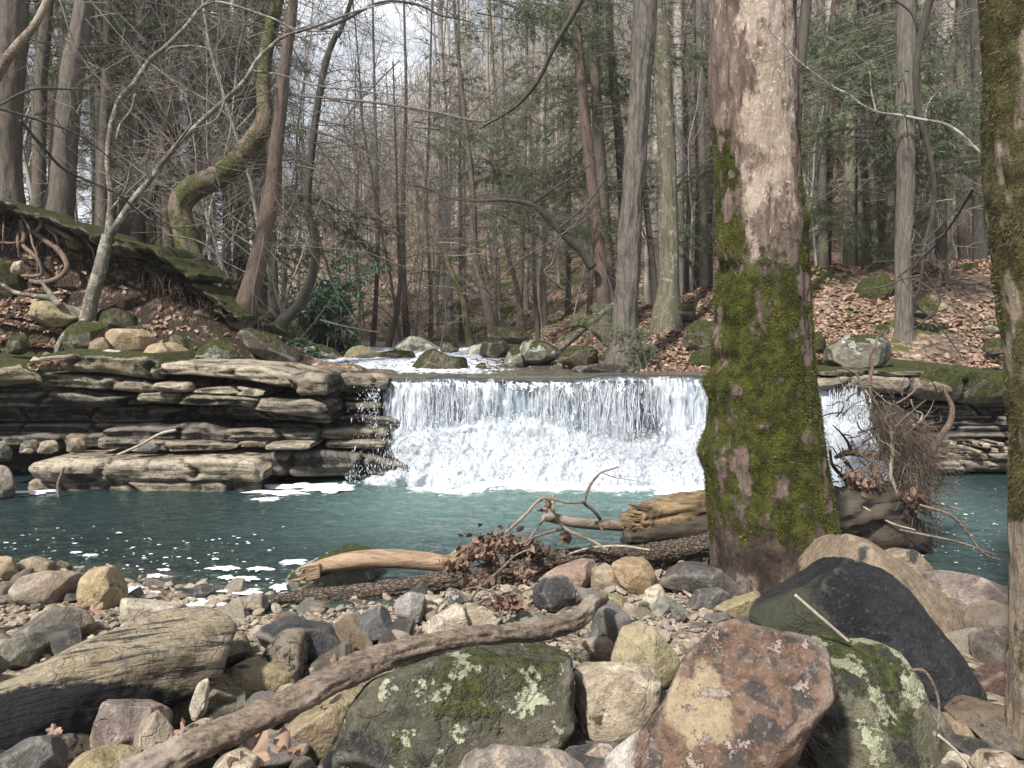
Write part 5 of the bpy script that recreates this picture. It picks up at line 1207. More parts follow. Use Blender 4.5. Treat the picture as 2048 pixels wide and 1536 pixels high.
def sprays(C, per, size, soup, rg=RNG, flat=0.75, hang=0.15, width=0.28, tone=(0, 1)):
    """small pointed leaf faces set along the twigs"""
    m, N, _ = C.shape
    k = per
    t = rg.uniform(0.05, 1.0, (m, k)).ravel() * (N - 1.001)
    pi = np.repeat(np.arange(m), k); i = t.astype(int); f = (t - i)[:, None]
    p = C[pi, i] * (1 - f) + C[pi, i + 1] * f
    tan = unit(C[pi, i + 1] - C[pi, i])
    d = rg.normal(0, 1, (len(p), 3)); d[:, 2] *= (1 - flat)
    d = unit(unit(d) + tan * 0.7); d[:, 2] -= hang
    s = (size * rg.uniform(0.6, 1.4, len(p)))[:, None]
    side = unit(np.cross(d, rg.normal(0, 0.35, (len(p), 3)) + np.array([0, 0, 1.0])))
    a = p; b = p + d * s * 0.55 + side * s * width; c = p + d * s; e = p + d * s * 0.55 - side * s * width
    V = np.stack([a, b, c, e], 1).reshape(-1, 3)
    F = np.arange(len(p))[:, None] * 4 + np.array([[0, 1, 2, 3]])
    soup.add(V, F, np.repeat(rg.uniform(*tone, len(p)), 4))

def tube_mesh(name, sets, mat, sides=4):
    S = Soup()
    for C, R in sets:
        if len(C): S.add(*tubes(C, R, sides if (R.max() > 0.004 and len(C) < 120) else 3))
    return S.mesh(name, mat)

def trunk_line(h, r, lean=0.03, n=9, rg=RNG):
    t = np.linspace(0, 1, n)
    c = np.zeros((1, n, 3)); c[0, :, 2] = t * h - 0.4
    w = np.cumsum(rg.normal(0, 1, (n, 2)), axis=0) * lean * h / n
    c[0, :, :2] += w - w[0] + rg.normal(0, lean * 0.5, 2) * h * t[:, None]
    rr = r * (1 - 0.72 * t) * (1 + 0.5 * np.exp(-t * 30))
    return c, rr[None]

def hemlock_variant(seed, h=15, r=0.13, dead=46, live=34, low=2.4, sides=9):
    rg = np.random.default_rng(seed)
    C, R = trunk_line(h, r, 0.015, rg=rg)
    trunk = tube_mesh('trunk', [(C, R)], M['hembark'], sides)
    def along(z):
        i = np.clip((z + 0.4) / h * 8, 0, 7.99); k = i.astype(int); f = (i - k)[:, None]
        return C[0, k] * (1 - f) + C[0, k + 1] * f
    z = rg.uniform(1.2, 7.5, dead); a = rg.uniform(0, 2 * np.pi, dead)
    d = np.stack([np.cos(a), np.sin(a), rg.uniform(-0.15, 0.35, dead)], -1)
    B1, r1 = limbs(along(z), d, rg.uniform(0.5, 1.9, dead), rg.uniform(0.006, 0.013, dead), 6, 0.12, 0.10, rg=rg)
    T1, t1 = offshoots(B1, r1, 6, (0.25, 0.55), 0.8, n=4, rr=0.55, flat=0.5, rg=rg, droop=0.1)
    z = rg.uniform(low, h - 0.6, live); a = rg.uniform(0, 2 * np.pi, live)
    d = np.stack([np.cos(a), np.sin(a), rg.uniform(0.0, 0.3, live)], -1)
    L = (1.0 - (z / h) * 0.55) * rg.uniform(1.0, 2.3, live)
    B2, r2 = limbs(along(z), d, L, rg.uniform(0.010, 0.018, live), 7, 0.28, 0.07, rg=rg)
    T2, t2 = offshoots(B2, r2, 9, (0.22, 0.45), 0.9, n=4, rr=0.5, flat=0.85, rg=rg, droop=0.15)
    br = tube_mesh('branches', [(B1, r1), (T1, t1), (B2, r2), (T2, t2)], M['twig'], 3)
    S = Soup()
    sprays(T2, 28, 0.075, S, rg=rg, width=0.11); sprays(B2[:, 2:], 40, 0.075, S, rg=rg, width=0.11)
    return trunk, br, S.mesh('foliage', M['needles'])

def bare_variant(seed, h=16, r=0.12, mat='farbark', first=3.5, nb=20, sides=7, lean=0.03, tw=7):
    rg = np.random.default_rng(seed)
    C, R = trunk_line(h, r, lean, rg=rg)
    trunk = tube_mesh('trunk', [(C, R)], M[mat], sides)
    i = np.sort(rg.uniform(first / h * 8, 7.9, nb)); k = i.astype(int); f = (i - k)[:, None]
    p = C[0, k] * (1 - f) + C[0, k + 1] * f
    a = rg.uniform(0, 2 * np.pi, nb)
    d = np.stack([np.cos(a), np.sin(a), rg.uniform(0.5, 1.4, nb)], -1)
    B, b = limbs(p, d, rg.uniform(1.5, 4.2, nb) * (1.15 - i / 10), np.interp(i, [0, 8], [r * 0.35, r * 0.16]), 7, 0.0, 0.12, rg=rg, curl=0.1)
    T, t = offshoots(B, b, tw, (0.25, 0.5), 0.8, n=4, rr=0.5, rg=rg, up=0.2)
    W, w = offshoots(T, t, 4, (0.35, 0.7), 0.8, n=3, rr=0.6, rg=rg)
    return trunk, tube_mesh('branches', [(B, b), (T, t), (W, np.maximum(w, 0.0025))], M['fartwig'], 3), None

def place_tree(parts, x, y, s, label, group, rot, name='tree', cat='tree', z=None, tilt=0.0):
    e = obj(name, None, loc=(x, y, float(ground_h(x, y)) if z is None else z), label=label, cat=cat, group=group)
    e.rotation_euler = (tilt * RNG.normal(), tilt * RNG.normal(), rot); e.scale = (s, s, s)
    for nm, me in zip(('trunk', 'branches', 'foliage'), parts):
        if me is None: continue
        c = bpy.data.objects.new(nm, me); COL.objects.link(c); c.parent = e
        if nm != 'trunk': c['kind'] = 'stuff'
    return e

HV = [hemlock_variant(11 + k, h=[15, 17, 14, 16, 13][k], r=[0.13, 0.17, 0.10, 0.15, 0.085][k], live=[40, 30, 50, 36, 52][k], low=[2.6, 4.0, 1.6, 3.4, 0.9][k]) for k in range(5)]
BV = [bare_variant(31 + k, h=[17, 15, 19, 12, 9][k], r=[0.13, 0.10, 0.16, 0.075, 0.045][k], first=[4, 3, 5, 2, 1.2][k], nb=[20, 22, 20, 20, 18][k]) for k in range(5)]

def too_close(x, y, used, d):
    return any((x - a) ** 2 + (y - b) ** 2 < d * d for a, b in used)
used = []
def scatter(n, urange, yrange, variants, label, group, name, smin=0.8, smax=1.25, dmin=0.7, ypow=1.0, avoid=None, tilt=0.02):
    k = tries = 0
    while k < n and tries < n * 40:
        tries += 1
        y = yrange[0] + (yrange[1] - yrange[0]) * RNG.random() ** ypow
        x = RNG.uniform(*urange) * y
        if too_close(x, y, used, dmin) or (avoid and avoid(x / y, y)): continue
        used.append((x, y))
        vi = int(RNG.integers(len(variants))); v = variants[vi]; sc = RNG.uniform(smin, smax)
        side = 'nearer ' if y < yrange[0] + 0.35 * (yrange[1] - yrange[0]) else 'farther '
        adj = side + (['middling', 'stout', 'slim', 'sturdy', 'slight'][vi] if len(variants) == 5 else ['spindly', 'tall', 'short'][vi] if len(variants) == 3 else ['slim', 'slight'][vi])
        place_tree(v, x, y, sc, adj + ' ' + label, group, RNG.uniform(0, 6.28), name, tilt=tilt)
        k += 1
chan = lambda u, y: (-0.26 < u < 0.0 and y < 17) or -0.27 < u < -0.10
scatter(22, (-0.72, -0.29), (12.0, 19), HV, 'dark hemlock in the crowd on the left bank', 'hemlocks crowding the left bank', 'hemlock_tree', dmin=0.9, avoid=lambda u, y: u > -0.30)
scatter(15, (-0.75, -0.30), (19, 32), HV, 'dark hemlock deep in the wood behind the left bank', 'hemlocks deep behind the left bank', 'hemlock_tree', dmin=1.0)
scatter(17, (0.20, 0.72), (15, 21), HV, 'straight hemlock behind the leafy right bank', 'hemlocks behind the right bank', 'hemlock_tree', dmin=1.0)
scatter(30, (0.08, 0.75), (21, 46), HV, 'hemlock deep in the wood behind the right bank', 'hemlocks deep behind the right bank', 'hemlock_tree', dmin=1.1)
scatter(9, (-0.08, 0.12), (17, 30), [HV[2], HV[4]], 'green young hemlock in the hollow beyond the stream', 'young hemlocks in the hollow beyond the stream', 'hemlock_tree', dmin=1.0, smax=0.8, smin=0.5, avoid=chan)
scatter(17, (-0.26, 0.10), (20, 36), BV, 'bare grey tree in the hollow beyond the stream', 'bare trees in the hollow beyond the stream', 'bare_tree', avoid=chan, smin=0.6, smax=0.95, dmin=1.0)
scatter(12, (-0.72, -0.27), (13, 32), BV, 'bare leafless tree among the hemlocks of the left bank', 'bare trees among the left hemlocks', 'bare_tree', smin=0.6)
scatter(46, (0.14, 0.72), (16, 44), BV, 'bare pale-barked tree among the hemlocks of the right bank', 'bare trees among the right hemlocks', 'bare_tree', smin=0.6)
scatter(90, (-0.10, 0.60), (34, 66), BV, 'leafless tree on the brown hillside beyond the stream', 'leafless trees on the far hillside', 'bare_tree', dmin=1.2, ypow=0.8, smin=0.55, smax=0.9)

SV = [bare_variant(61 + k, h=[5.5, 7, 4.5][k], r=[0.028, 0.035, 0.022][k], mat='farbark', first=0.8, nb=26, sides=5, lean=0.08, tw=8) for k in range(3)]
scatter(30, (-0.25, 0.30), (14, 26), SV, 'bare sapling in the hollow beyond the stream', 'bare saplings beyond the stream', 'bare_sapling', dmin=0.5, smin=0.6, avoid=lambda u, y: -0.26 < u < 0.03 and y < 15.5, tilt=0.1)
scatter(16, (-0.70, -0.27), (11, 18), SV, 'bare sapling under the hemlocks of the left bank', 'bare saplings on the left bank', 'bare_sapling', dmin=0.5, smin=0.5, tilt=0.1)
scatter(22, (0.28, 0.70), (13, 24), SV, 'bare sapling among the trunks of the right bank', 'bare saplings on the right bank', 'bare_sapling', dmin=0.5, smin=0.5, tilt=0.1)

# the far-off wood on the hillside reads as one mass
def far_wood(n, yr, urange, seed, hs=(7, 13)):
    rg = np.random.default_rng(seed)
    y = np.sqrt(rg.uniform(yr[0] ** 2, yr[1] ** 2, n)); x = rg.uniform(*urange, n) * y
    z = ground_h(x, y)
    h = rg.uniform(*hs, n); r = h * rg.uniform(0.007, 0.012, n)
    S = Soup()
    C, R = limbs(np.stack([x, y, z - 0.3], -1), np.stack([rg.normal(0, 0.05, n), rg.normal(0, 0.05, n), np.ones(n)], -1), h, r, 5, wob=0.05, r1=0.2, rg=rg)
    S.add(*tubes(C, R, 3))
    B, b = offshoots(C, R, 9, (0.16, 0.34), 0.8, (0.22, 1.0), n=3, rr=0.5, rg=rg, up=0.8)
    S.add(*tubes(B, np.maximum(b, 0.014), 3))
    T, t = offshoots(B, b, 3, (0.4, 0.9), 0.8, n=2, rr=0.6, rg=rg, up=0.4, wob=0)
    S.add(*tubes(T, np.full(t.shape, 0.012), 3))
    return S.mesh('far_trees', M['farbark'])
obj('distant_wood', far_wood(1500, (42, 104), (-0.30, 0.62), 5, (5, 10)), kind='stuff')

# ---------------------------------------------------------------- trees traced from the photograph
def traced(pts, Y, mat, label, name='tree', cat='tree', up=4.0, branches=None, foliage=None, sides=None, rough=0.02, stretch=8, freq=26, flare=0.35, ybase=None, group=None, sprig=None, lump=0.06):
    """pts (px, py, width px) from the foot up; Y metres ahead (one number or one per point)"""
    pts = np.array(pts, float)
    Yv = np.broadcast_to(np.asarray(Y, float), (len(pts),))
    C = np.array([P(a, b, yy) for (a, b, _), yy in zip(pts, Yv)]); R = pts[:, 2] / 2 / F_PX * Yv
    d = C[0] - C[1]; d /= np.linalg.norm(d)
    g = float(ground_h(C[0][0], C[0][1])) if C[0][1] > 9.2 else 0
    foot = C[0].copy() + np.array([0, 0, min(-0.25, (g - 0.25) - C[0][2])]) * 1.0 + np.array([d[0], d[1], 0]) * 0.12
    base = C[0].copy()
    C = np.vstack([foot, C]); R = np.concatenate([[R[0] * (1 + flare)], R])
    if up:
        d = unit(C[-1] - C[-2]) + np.array([0, 0, 0.3]); C = np.vstack([C, C[-1] + unit(d) * up]); R = np.append(R, R[-1] * 0.45)
    w = pts[:, 2].max()
    L = np.linalg.norm(np.diff(C, axis=0), axis=1).sum()
    sd = sides or int(np.clip(w * 0.9, 8, 40)); n = int(np.clip(L / (2 * np.pi * R.mean() / sd) / 2.0, 16, 120))
    me, org, (CC, RR) = bark_tube(C, R, 'trunk', M[mat], sides=sd, n=n, rough=rough, seed=int(pts[0, 0]) % 97, stretch=stretch, freq=freq, origin=base, lump=lump)
    e = obj(name, None, loc=base, label=label, cat=cat, group=group)
    obj('trunk', me, parent=e)
    if branches:
        b = dict(n=30, L=(0.4, 1.6), r=(0.004, 0.010), z=(0.15, 0.95), mat='twig', droop=0.1, up=(-0.1, 0.4), sub=6, sub2=0, foliage=0, flat=0.5); b.update(branches)
        rg = np.random.default_rng(int(pts[0, 0] * 3 + pts[0, 1]))
        k = (rg.uniform(*b['z'], b['n']) * (len(CC) - 1)).astype(int)
        a = rg.uniform(0, 2 * np.pi, b['n'])
        dd = np.stack([np.cos(a), np.sin(a), rg.uniform(*b['up'], b['n'])], -1)
        B1, r1 = limbs(CC[k], dd, rg.uniform(*b['L'], b['n']), rg.uniform(*b['r'], b['n']), 8, b['droop'], 0.10, rg=rg)
        sets = [(B1, r1)]
        T1, t1 = offshoots(B1, r1, b['sub'], (0.25, 0.55), 0.8, n=5, rr=0.55, flat=b['flat'], rg=rg, droop=0.08)
        sets.append((T1, np.maximum(t1, 0.0016)))
        if b['sub2']:
            T2, t2 = offshoots(T1, t1, b['sub2'], (0.3, 0.6), 0.8, n=3, rr=0.6, rg=rg); sets.append((T2, np.maximum(t2, 0.0014)))
        m = tube_mesh('branches', sets, M[b['mat']], 4); m.transform(__import__('mathutils').Matrix.Translation(-Vector(base)))
        obj('branches', m, parent=e, kind='stuff')
        if b['foliage']:
            S = Soup(); sprays(T1, b['foliage'], 0.07, S, rg=rg, width=0.15); mm = S.mesh('foliage', M['needles']); mm.transform(__import__('mathutils').Matrix.Translation(-Vector(base)))
            obj('foliage', mm, parent=e, kind='stuff')
    return e, CC, RR
DEAD = dict(n=36, L=(0.5, 1.9), droop=0.10)
traced([(18, 372, 48), (12, 250, 52), (18, 120, 54), (26, 0, 54)], 10.4, 'hembark', 'thick brown hemlock trunk at the edge of the frame above the root bank', branches=dict(n=20, L=(.4, 1.3)))
traced([(78, 410, 26), (80, 250, 22), (84, 120, 22), (96, 0, 20)], 11.6, 'hembark', 'slim dark hemlock between the two thick brown trunks', branches=DEAD)
traced([(112, 440, 66), (122, 380, 50), (132, 250, 46), (146, 130, 42), (172, 0, 34)], 10.8, 'hembark', 'thick brown hemlock leaning to the right with a mossy foot', branches=dict(n=26, L=(.4, 1.5)))
traced([(205, 452, 24), (208, 300, 20), (213, 150, 19), (214, 0, 17)], 12.2, 'hembark', 'straight dark hemlock just right of the mossy-footed one', branches=DEAD)
traced([(252, 500, 44), (262, 380, 36), (272, 200, 32), (285, 0, 28)], 12.6, 'hembark', 'dark hemlock standing behind the pale forked tree', branches=DEAD)
traced([(268, 500, 26), (280, 440, 20), (300, 400, 18), (318, 330, 15), (335, 200, 12), (345, 0, 9)], 11.6, 'redbark', 'reddish curved sapling behind the pale forked tree', branches=dict(n=14, L=(.3, 1.0)))
traced([(345, 520, 26), (352, 380, 20), (348, 200, 18), (356, 0, 15)], 14.0, 'hembark', 'dark hemlock left of the bent mossy trunk', branches=DEAD)
traced([(440, 590, 18), (455, 470, 13), (468, 350, 11), (478, 200, 9), (490, 0, 7)], 13.0, 'redbark', 'thin reddish tree between the bent trunk and the leaning tree', branches=dict(n=18, L=(.4, 1.2)))
traced([(408, 560, 24), (402, 480, 20), (396, 300, 17), (392, 0, 12)], 15.0, 'hembark', 'dim dark hemlock behind the elbow of the bent trunk', branches=DEAD)
bent, BC, BR = traced([(388, 555, 62), (376, 500, 46), (366, 450, 42), (360, 410, 42), (385, 378, 46), (430, 356, 44), (470, 326, 42), (505, 285, 38), (530, 240, 34), (528, 200, 28), (530, 120, 24), (545, 40, 24), (556, 0, 22)], 10.6, 'mossbark', 'bent mossy trunk with a sharp elbow, leaning right then rising', branches=dict(n=14, L=(.5, 1.5), z=(.5, .95)), lump=0.1)
traced([(478, 655, 56), (492, 610, 42), (512, 540, 36), (530, 460, 33), (545, 380, 31), (552, 300, 27), (563, 200, 22), (576, 80, 20), (586, 0, 18)], 9.9, 'redbark', 'red-brown leaning tree with mossy foot beside the ledge', branches=dict(n=85, L=(0.9, 3.2), up=(-0.45, 0.15), droop=0.22, sub=9, sub2=4))
traced([(562, 652, 28), (585, 625, 22), (610, 590, 19), (626, 545, 18), (632, 500, 16), (622, 450, 14), (615, 420, 14), (618, 350, 14), (632, 235, 13), (650, 130, 12), (672, 70, 10), (700, 8, 8)], 10.6, 'darkbark', 'thin black curved tree rising beside the rhododendron', branches=dict(n=56, L=(0.8, 2.6), up=(-0.3, 0.3), sub=9, sub2=4, mat='twig'))
traced([(985, 662, 22), (972, 600, 18), (958, 550, 16), (948, 480, 14), (945, 380, 11), (930, 240, 9), (915, 100, 7), (908, 0, 5)], 14.5, 'hembark', 'leaning dark tree behind the mid-stream boulder', branches=dict(n=50, L=(0.6, 2.0), sub=7, foliage=8))
traced([(940, 690, 18), (932, 640, 13), (926, 600, 12), (912, 565, 11), (897, 530, 10), (886, 500, 8), (862, 470, 6), (850, 440, 4)], 14.0, 'mossbark', 'small crooked tree with mossy foot beyond the stream', branches=dict(n=20, L=(.4, 1.4), mat='paletwig'), up=1.0)
traced([(815, 690, 14), (808, 560, 10), (806, 400, 8), (812, 200, 6), (808, 0, 4)], 17, 'greybark', 'pale slender tree rising beyond the white lichen boulder', branches=dict(n=34, L=(.7, 2.2), z=(.3, .95), up=(.2, .9), mat='paletwig', sub2=3))
traced([(860, 690, 12), (862, 600, 8), (853, 400, 7), (858, 250, 5)], 18, 'greybark', 'very thin straight tree in the hollow beyond the stream', branches=dict(n=24, L=(.6, 1.8), up=(.2, .9)))
traced([(775, 700, 14), (790, 640, 10), (800, 560, 8), (796, 450, 6)], 15, 'redbark', 'slightly leaning thin tree behind the flat-topped slab', branches=dict(n=20, L=(.5, 1.6), up=(.2, .9)), up=3)
traced([(745, 700, 12), (752, 600, 9), (756, 450, 8), (752, 300, 6)], 16, 'greybark', 'thin pale tree just right of the rhododendron', branches=dict(n=24, L=(.6, 1.8), up=(.2, .9)))
traced([(1045, 655, 13), (1030, 560, 9), (1010, 480, 7), (1000, 350, 6)], 17, 'mossbark', 'thin mossy leaning tree behind the perched boulder', branches=dict(n=24, L=(.5, 1.6), foliage=6))
traced([(1075, 650, 10), (1068, 560, 8), (1066, 430, 7), (1060, 300, 5)], 17, 'hembark', 'slim dark pole tree above the perched boulder', branches=dict(n=24, L=(.5, 1.6), foliage=8))
traced([(1210, 640, 30), (1206, 600, 25), (1196, 480, 23), (1186, 380, 21), (1172, 260, 20), (1160, 120, 17), (1150, 0, 15)], 11.8, 'redbark', 'red-brown straight hemlock left of the tall grey tree', branches=dict(n=70, L=(.8, 2.9), up=(-.35, .15), droop=.16, sub=9, sub2=3))
traced([(1218, 620, 36), (1215, 540, 28), (1206, 400, 24), (1196, 250, 21), (1190, 120, 19), (1186, 0, 18)], 12.6, 'hembark', 'dark straight hemlock close behind the red-brown one', branches=dict(n=50, L=(.6, 2.0), foliage=9))
traced([(1240, 620, 24), (1248, 480, 20), (1240, 300, 17), (1226, 150, 15), (1216, 0, 13)], 13.2, 'hembark', 'slimmer brown hemlock between the dark and grey trees', branches=dict(n=40, L=(.6, 1.8), foliage=8))
traced([(1250, 712, 78), (1252, 680, 56), (1250, 640, 46), (1256, 560, 44), (1262, 430, 39), (1273, 280, 38), (1283, 140, 39), (1291, 0, 40)], 10.3, 'greybark', 'tall straight grey furrowed tree with a mossy foot on the right bank', branches=dict(n=10, L=(.4, 1.2), z=(.3, .9)), rough=0.035)
traced([(1310, 600, 16), (1300, 480, 12), (1290, 380, 10), (1288, 200, 8)], 13.5, 'hembark', 'thin dark tree leaning behind the tall grey tree', branches=dict(n=24, L=(.5, 1.5)))
traced([(1335, 628, 58), (1338, 560, 40), (1336, 420, 36), (1332, 280, 34), (1325, 150, 32), (1322, 60, 30), (1318, 0, 22)], 12.0, 'mottled', 'mottled lichen-spotted tree right of the tall grey tree', branches=dict(n=14, L=(.5, 1.6)))
traced([(1408, 570, 18), (1406, 400, 15), (1402, 200, 14), (1398, 0, 12)], 15.5, 'hembark', 'dark pole of a hemlock just left of the big trunk', branches=DEAD)
traced([(1375, 580, 13), (1378, 400, 11), (1370, 200, 10), (1366, 0, 8)], 17, 'hembark', 'faint slim hemlock between mottled tree and big trunk', branches=dict(n=30, L=(.5, 1.6), foliage=8))
traced([(1588, 420, 22), (1592, 250, 21), (1602, 120, 20), (1612, 0, 18)], 11.5, 'darkbark', 'dark leaning trunk peeping out behind the big trunk', branches=dict(n=16, L=(.4, 1.2)))
traced([(1648, 548, 20), (1645, 400, 17), (1642, 200, 15), (1641, 0, 14)], 15.5, 'hembark', 'brown hemlock pole at the crest right of the big trunk', branches=dict(n=40, L=(.5, 1.7), foliage=6))
traced([(1652, 548, 20), (1657, 400, 14), (1662, 200, 12), (1668, 0, 10)], 15.9, 'redbark', 'thin brown tree crossing the first crest hemlock', branches=dict(n=20, L=(.5, 1.5)))
traced([(1698, 545, 24), (1699, 400, 22), (1700, 250, 20), (1704, 0, 18)], 15.2, 'mottled', 'greenish grey trunk of the touching pair on the crest', branches=dict(n=20, L=(.5, 1.5), foliage=6))
traced([(1716, 545, 20), (1716, 400, 17), (1710, 280, 15), (1715, 0, 12)], 15.4, 'hembark', 'brown trunk of the touching pair on the crest', branches=dict(n=20, L=(.5, 1.5)))
traced([(1752, 540, 15), (1746, 400, 11), (1738, 270, 10), (1732, 0, 8)], 15.8, 'hembark', 'thin slightly tilted hemlock on the crest', branches=DEAD)
traced([(1784, 525, 18), (1780, 400, 13), (1778, 250, 12), (1776, 0, 11)], 16.5, 'mossbark', 'mossy-based slim tree behind the bank tree', branches=dict(n=30, L=(.5, 1.5), foliage=6))
traced([(1808, 700, 58), (1808, 672, 36), (1808, 600, 29), (1806, 520, 28), (1810, 400, 30), (1812, 250, 32), (1812, 120, 32), (1812, 0, 30)], 10.9, 'greybark', 'grey furrowed tree standing low on the right bank by the white-ended boulder', branches=dict(n=16, L=(.5, 1.5), z=(.35, .95), foliage=10), rough=0.03)
traced([(1836, 520, 26), (1838, 430, 24), (1842, 300, 22), (1846, 0, 20)], 14.6, 'mottled', 'pale mottled trunk just behind the bank tree', branches=dict(n=14, L=(.5, 1.4)))
traced([(1882, 500, 22), (1884, 380, 18), (1892, 260, 16), (1905, 120, 15), (1922, 0, 14)], 14.8, 'hembark', 'hemlock on the crest curving gently to the right', branches=dict(n=40, L=(.5, 1.7), foliage=9))
traced([(1888, 585, 16), (1892, 540, 10), (1900, 500, 8), (1908, 400, 6)], 12.5, 'mottled', 'thin pale sapling on the right slope near its top', branches=dict(n=12, L=(.3, 1.0), mat='paletwig'), up=2)
traced([(1928, 525, 24), (1926, 400, 20), (1925, 330, 18), (1920, 0, 15)], 14.6, 'hembark', 'grey-brown hemlock right of the curving one', branches=DEAD)
traced([(1960, 520, 26), (1958, 400, 22), (1955, 200, 20), (1950, 0, 18)], 13.6, 'darkbark', 'dark trunk next to the mossy edge trunk', branches=DEAD)
# ------------------------------------------------------------------ the big mossy trunk and the mossy trunk at the edge
def trunk_mat(name, c1, c2, pale, pale2, stretch=5.0, scale=9.0, md=(0.028, 0.032, 0.008), ml=(0.105, 0.110, 0.022)):
    n = NT(name)
    mo, pa, dk = n.attr('moss'), n.attr('pale'), n.attr('dark')
    v = n.scaled((1, 1, 1 / stretch), n.obj)
    f = n.noise(scale * 2, 8, 0.72, vec=v, dist=0.6)
    fl = n.noise(scale * 5, 5, 0.7, vec=n.scaled((1, 1, 0.6), n.obj), dist=0.8)
    big = n.noise(4, 6, 0.65, vec=n.obj)
    col = n.mix(n.step(f, 0.36, 0.64), c1, c2)
    pk = n.step(n.math('ADD', pa, n.math('ADD', n.math('MULTIPLY', n.math('SUBTRACT', fl, 0.5), 1.6), n.math('MULTIPLY', n.math('SUBTRACT', f, 0.5), 1.2))), 0.25, 0.75)
    col = n.mix(pk, col, n.mix(n.step(big, 0.4, 0.62), pale, pale2))
    wk = n.step(n.math('ADD', n.math('MULTIPLY', pa, 0.10), fl), 0.68, 0.72)
    col = n.mix(wk, col, (0.60, 0.55, 0.50))
    col = n.mix(n.math('MULTIPLY', dk, n.step(n.noise(5, 6, .7, vec=n.obj), 0.3, 0.6)), col, (0.035, 0.026, 0.022))
    mk = n.step(n.math('ADD', mo, n.math('MULTIPLY', n.math('SUBTRACT', n.noise(22, 6, 0.75, vec=n.obj), 0.5), 0.9)), 0.40, 0.68)
    col = n.mix(mk, col, n.mix(n.step(n.noise(14, 6, 0.75, vec=n.obj), 0.38, 0.66), md, ml))
    h = n.math('ADD', n.math('ADD', f, n.math('MULTIPLY', fl, 0.5)), n.math('MULTIPLY', mk, n.noise(80, 3, .8, vec=n.obj)))
    return n.done(n.bsdf(col, 0.9, n.bump(h, 1.0, 0.03), 0.2))
M['bigtrunk'] = trunk_mat('bark_big_trunk', (0.085, 0.06, 0.05), (0.20, 0.15, 0.125), (0.29, 0.23, 0.185), (0.39, 0.32, 0.265))
M['edgetrunk'] = trunk_mat('bark_edge_trunk', (0.15, 0.12, 0.092), (0.31, 0.255, 0.195), (0.34, 0.25, 0.18), (0.42, 0.30, 0.22), scale=14, md=(0.040, 0.036, 0.016), ml=(0.12, 0.110, 0.045))

def mossy_trunk(rows, Y, mossf, label, mat, nu=200, nv=330, tuft=0.0065, ntuft=80000, tw=0.13, tmat='mossleaf', seed=3, hang=0.0, amp=0.022, foot_z=-0.25, up=1.5):
    """rows: (left px, right px, py)"""
    rows = np.array(rows, float)
    Lp = np.array([P(l, y, Y) for l, r, y in rows]); Rp = np.array([P(r, y, Y) for l, r, y in rows])
    C = (Lp + Rp) / 2; R = np.linalg.norm(Rp - Lp, axis=1) / 2 * 0.985
    o = np.argsort(C[:, 2]); C, R = C[o], R[o]
    C = np.vstack([[C[0][0], C[0][1], foot_z], C, C[-1] + (C[-1] - C[-2]) / np.linalg.norm(C[-1] - C[-2]) * up]); R = np.concatenate([[R[0] * 1.12], R, [R[-1] * 0.9]])
    zz = np.linspace(C[0, 2], C[-1, 2], nv)
    cx = np.interp(zz, C[:, 2], C[:, 0]); cy = np.interp(zz, C[:, 2], C[:, 1]); rr = np.interp(zz, C[:, 2], R)
    k = np.ones(9) / 9
    cx, rr = [np.convolve(np.pad(v, 4, mode='edge'), k, 'valid') for v in (cx, rr)]
    a = np.linspace(0, 2 * np.pi, nu, endpoint=False)
    A, Z = np.meshgrid(a, zz); CX, RR = cx[:, None], rr[:, None]
    nx, ny = np.cos(A), np.sin(A)                     # ny<0 faces the camera
    q = np.stack([nx * RR, ny * RR, Z], -1)
    low = fbm(q * np.array([3.5, 3.5, 1.6]), 3, seed)
    rid = ridge(q * np.array([16, 16, 3.6]) + low[..., None] * 0.6, 4, seed + 3)
    pl = fbm(q * np.array([30, 30, 14]), 4, seed + 5)
    moss, pale, dark, extra = mossf(nx, ny, Z, low, q)
    r = RR * (1 + 0.05 * low) + amp * rid * (1 - 0.55 * moss) * (1 - 0.35 * pale) + 0.009 * pl + extra + 0.007 * moss
    V = np.stack([CX + nx * r, cy[:, None] + ny * r, Z], -1)
    base = np.array([cx[0], cy[0], max(0.0, float(zz[0]))])
    me = mesh('trunk', V.reshape(-1, 3) - base, grid_faces(nv, nu, True)[:, ::-1], M[mat], attrs={'moss': moss, 'pale': pale, 'dark': dark})
    e = obj('tree', None, loc=base, label=label, cat='tree')
    obj('trunk', me, parent=e)
    rg = np.random.default_rng(seed)
    w = np.clip(moss + 0.5 * (fbm(q * 22, 3, 50)) - 0.42, 0, 1).ravel() * (ny.ravel() < 0.35)
    idx = rg.choice(len(w), ntuft, p=w / w.sum())
    Pt = V.reshape(-1, 3)[idx] + rg.normal(0, 0.004, (ntuft, 3))
    N = np.stack([nx, ny, 0 * nx], -1).reshape(-1, 3)[idx]
    d = unit(N + rg.normal(0, 0.75, (ntuft, 3)) + np.array([0, 0, 0.25 - hang]))
    s = tuft * rg.lognormal(0, 0.4, ntuft)[:, None]
    side = unit(np.cross(d, rg.normal(0, 1, (ntuft, 3))))
    cl = np.clip(0.5 + 0.5 * fbm(Pt * 9, 3, 77) * 1.6 + rg.normal(0, 0.16, ntuft), 0, 1)
    a_, b_, c_, d_ = Pt - side * s * tw, Pt + side * s * tw, Pt + d * s + side * s * tw * 0.4, Pt + d * s * 0.8 - side * s * tw
    S = Soup(); S.add(np.stack([a_, b_, c_, d_], 1).reshape(-1, 3) - base, np.arange(ntuft)[:, None] * 4 + np.array([[0, 1, 2, 3]]), np.repeat(cl, 4))
    obj('moss', S.mesh('moss', M[tmat]), parent=e, kind='stuff')
    return e, base

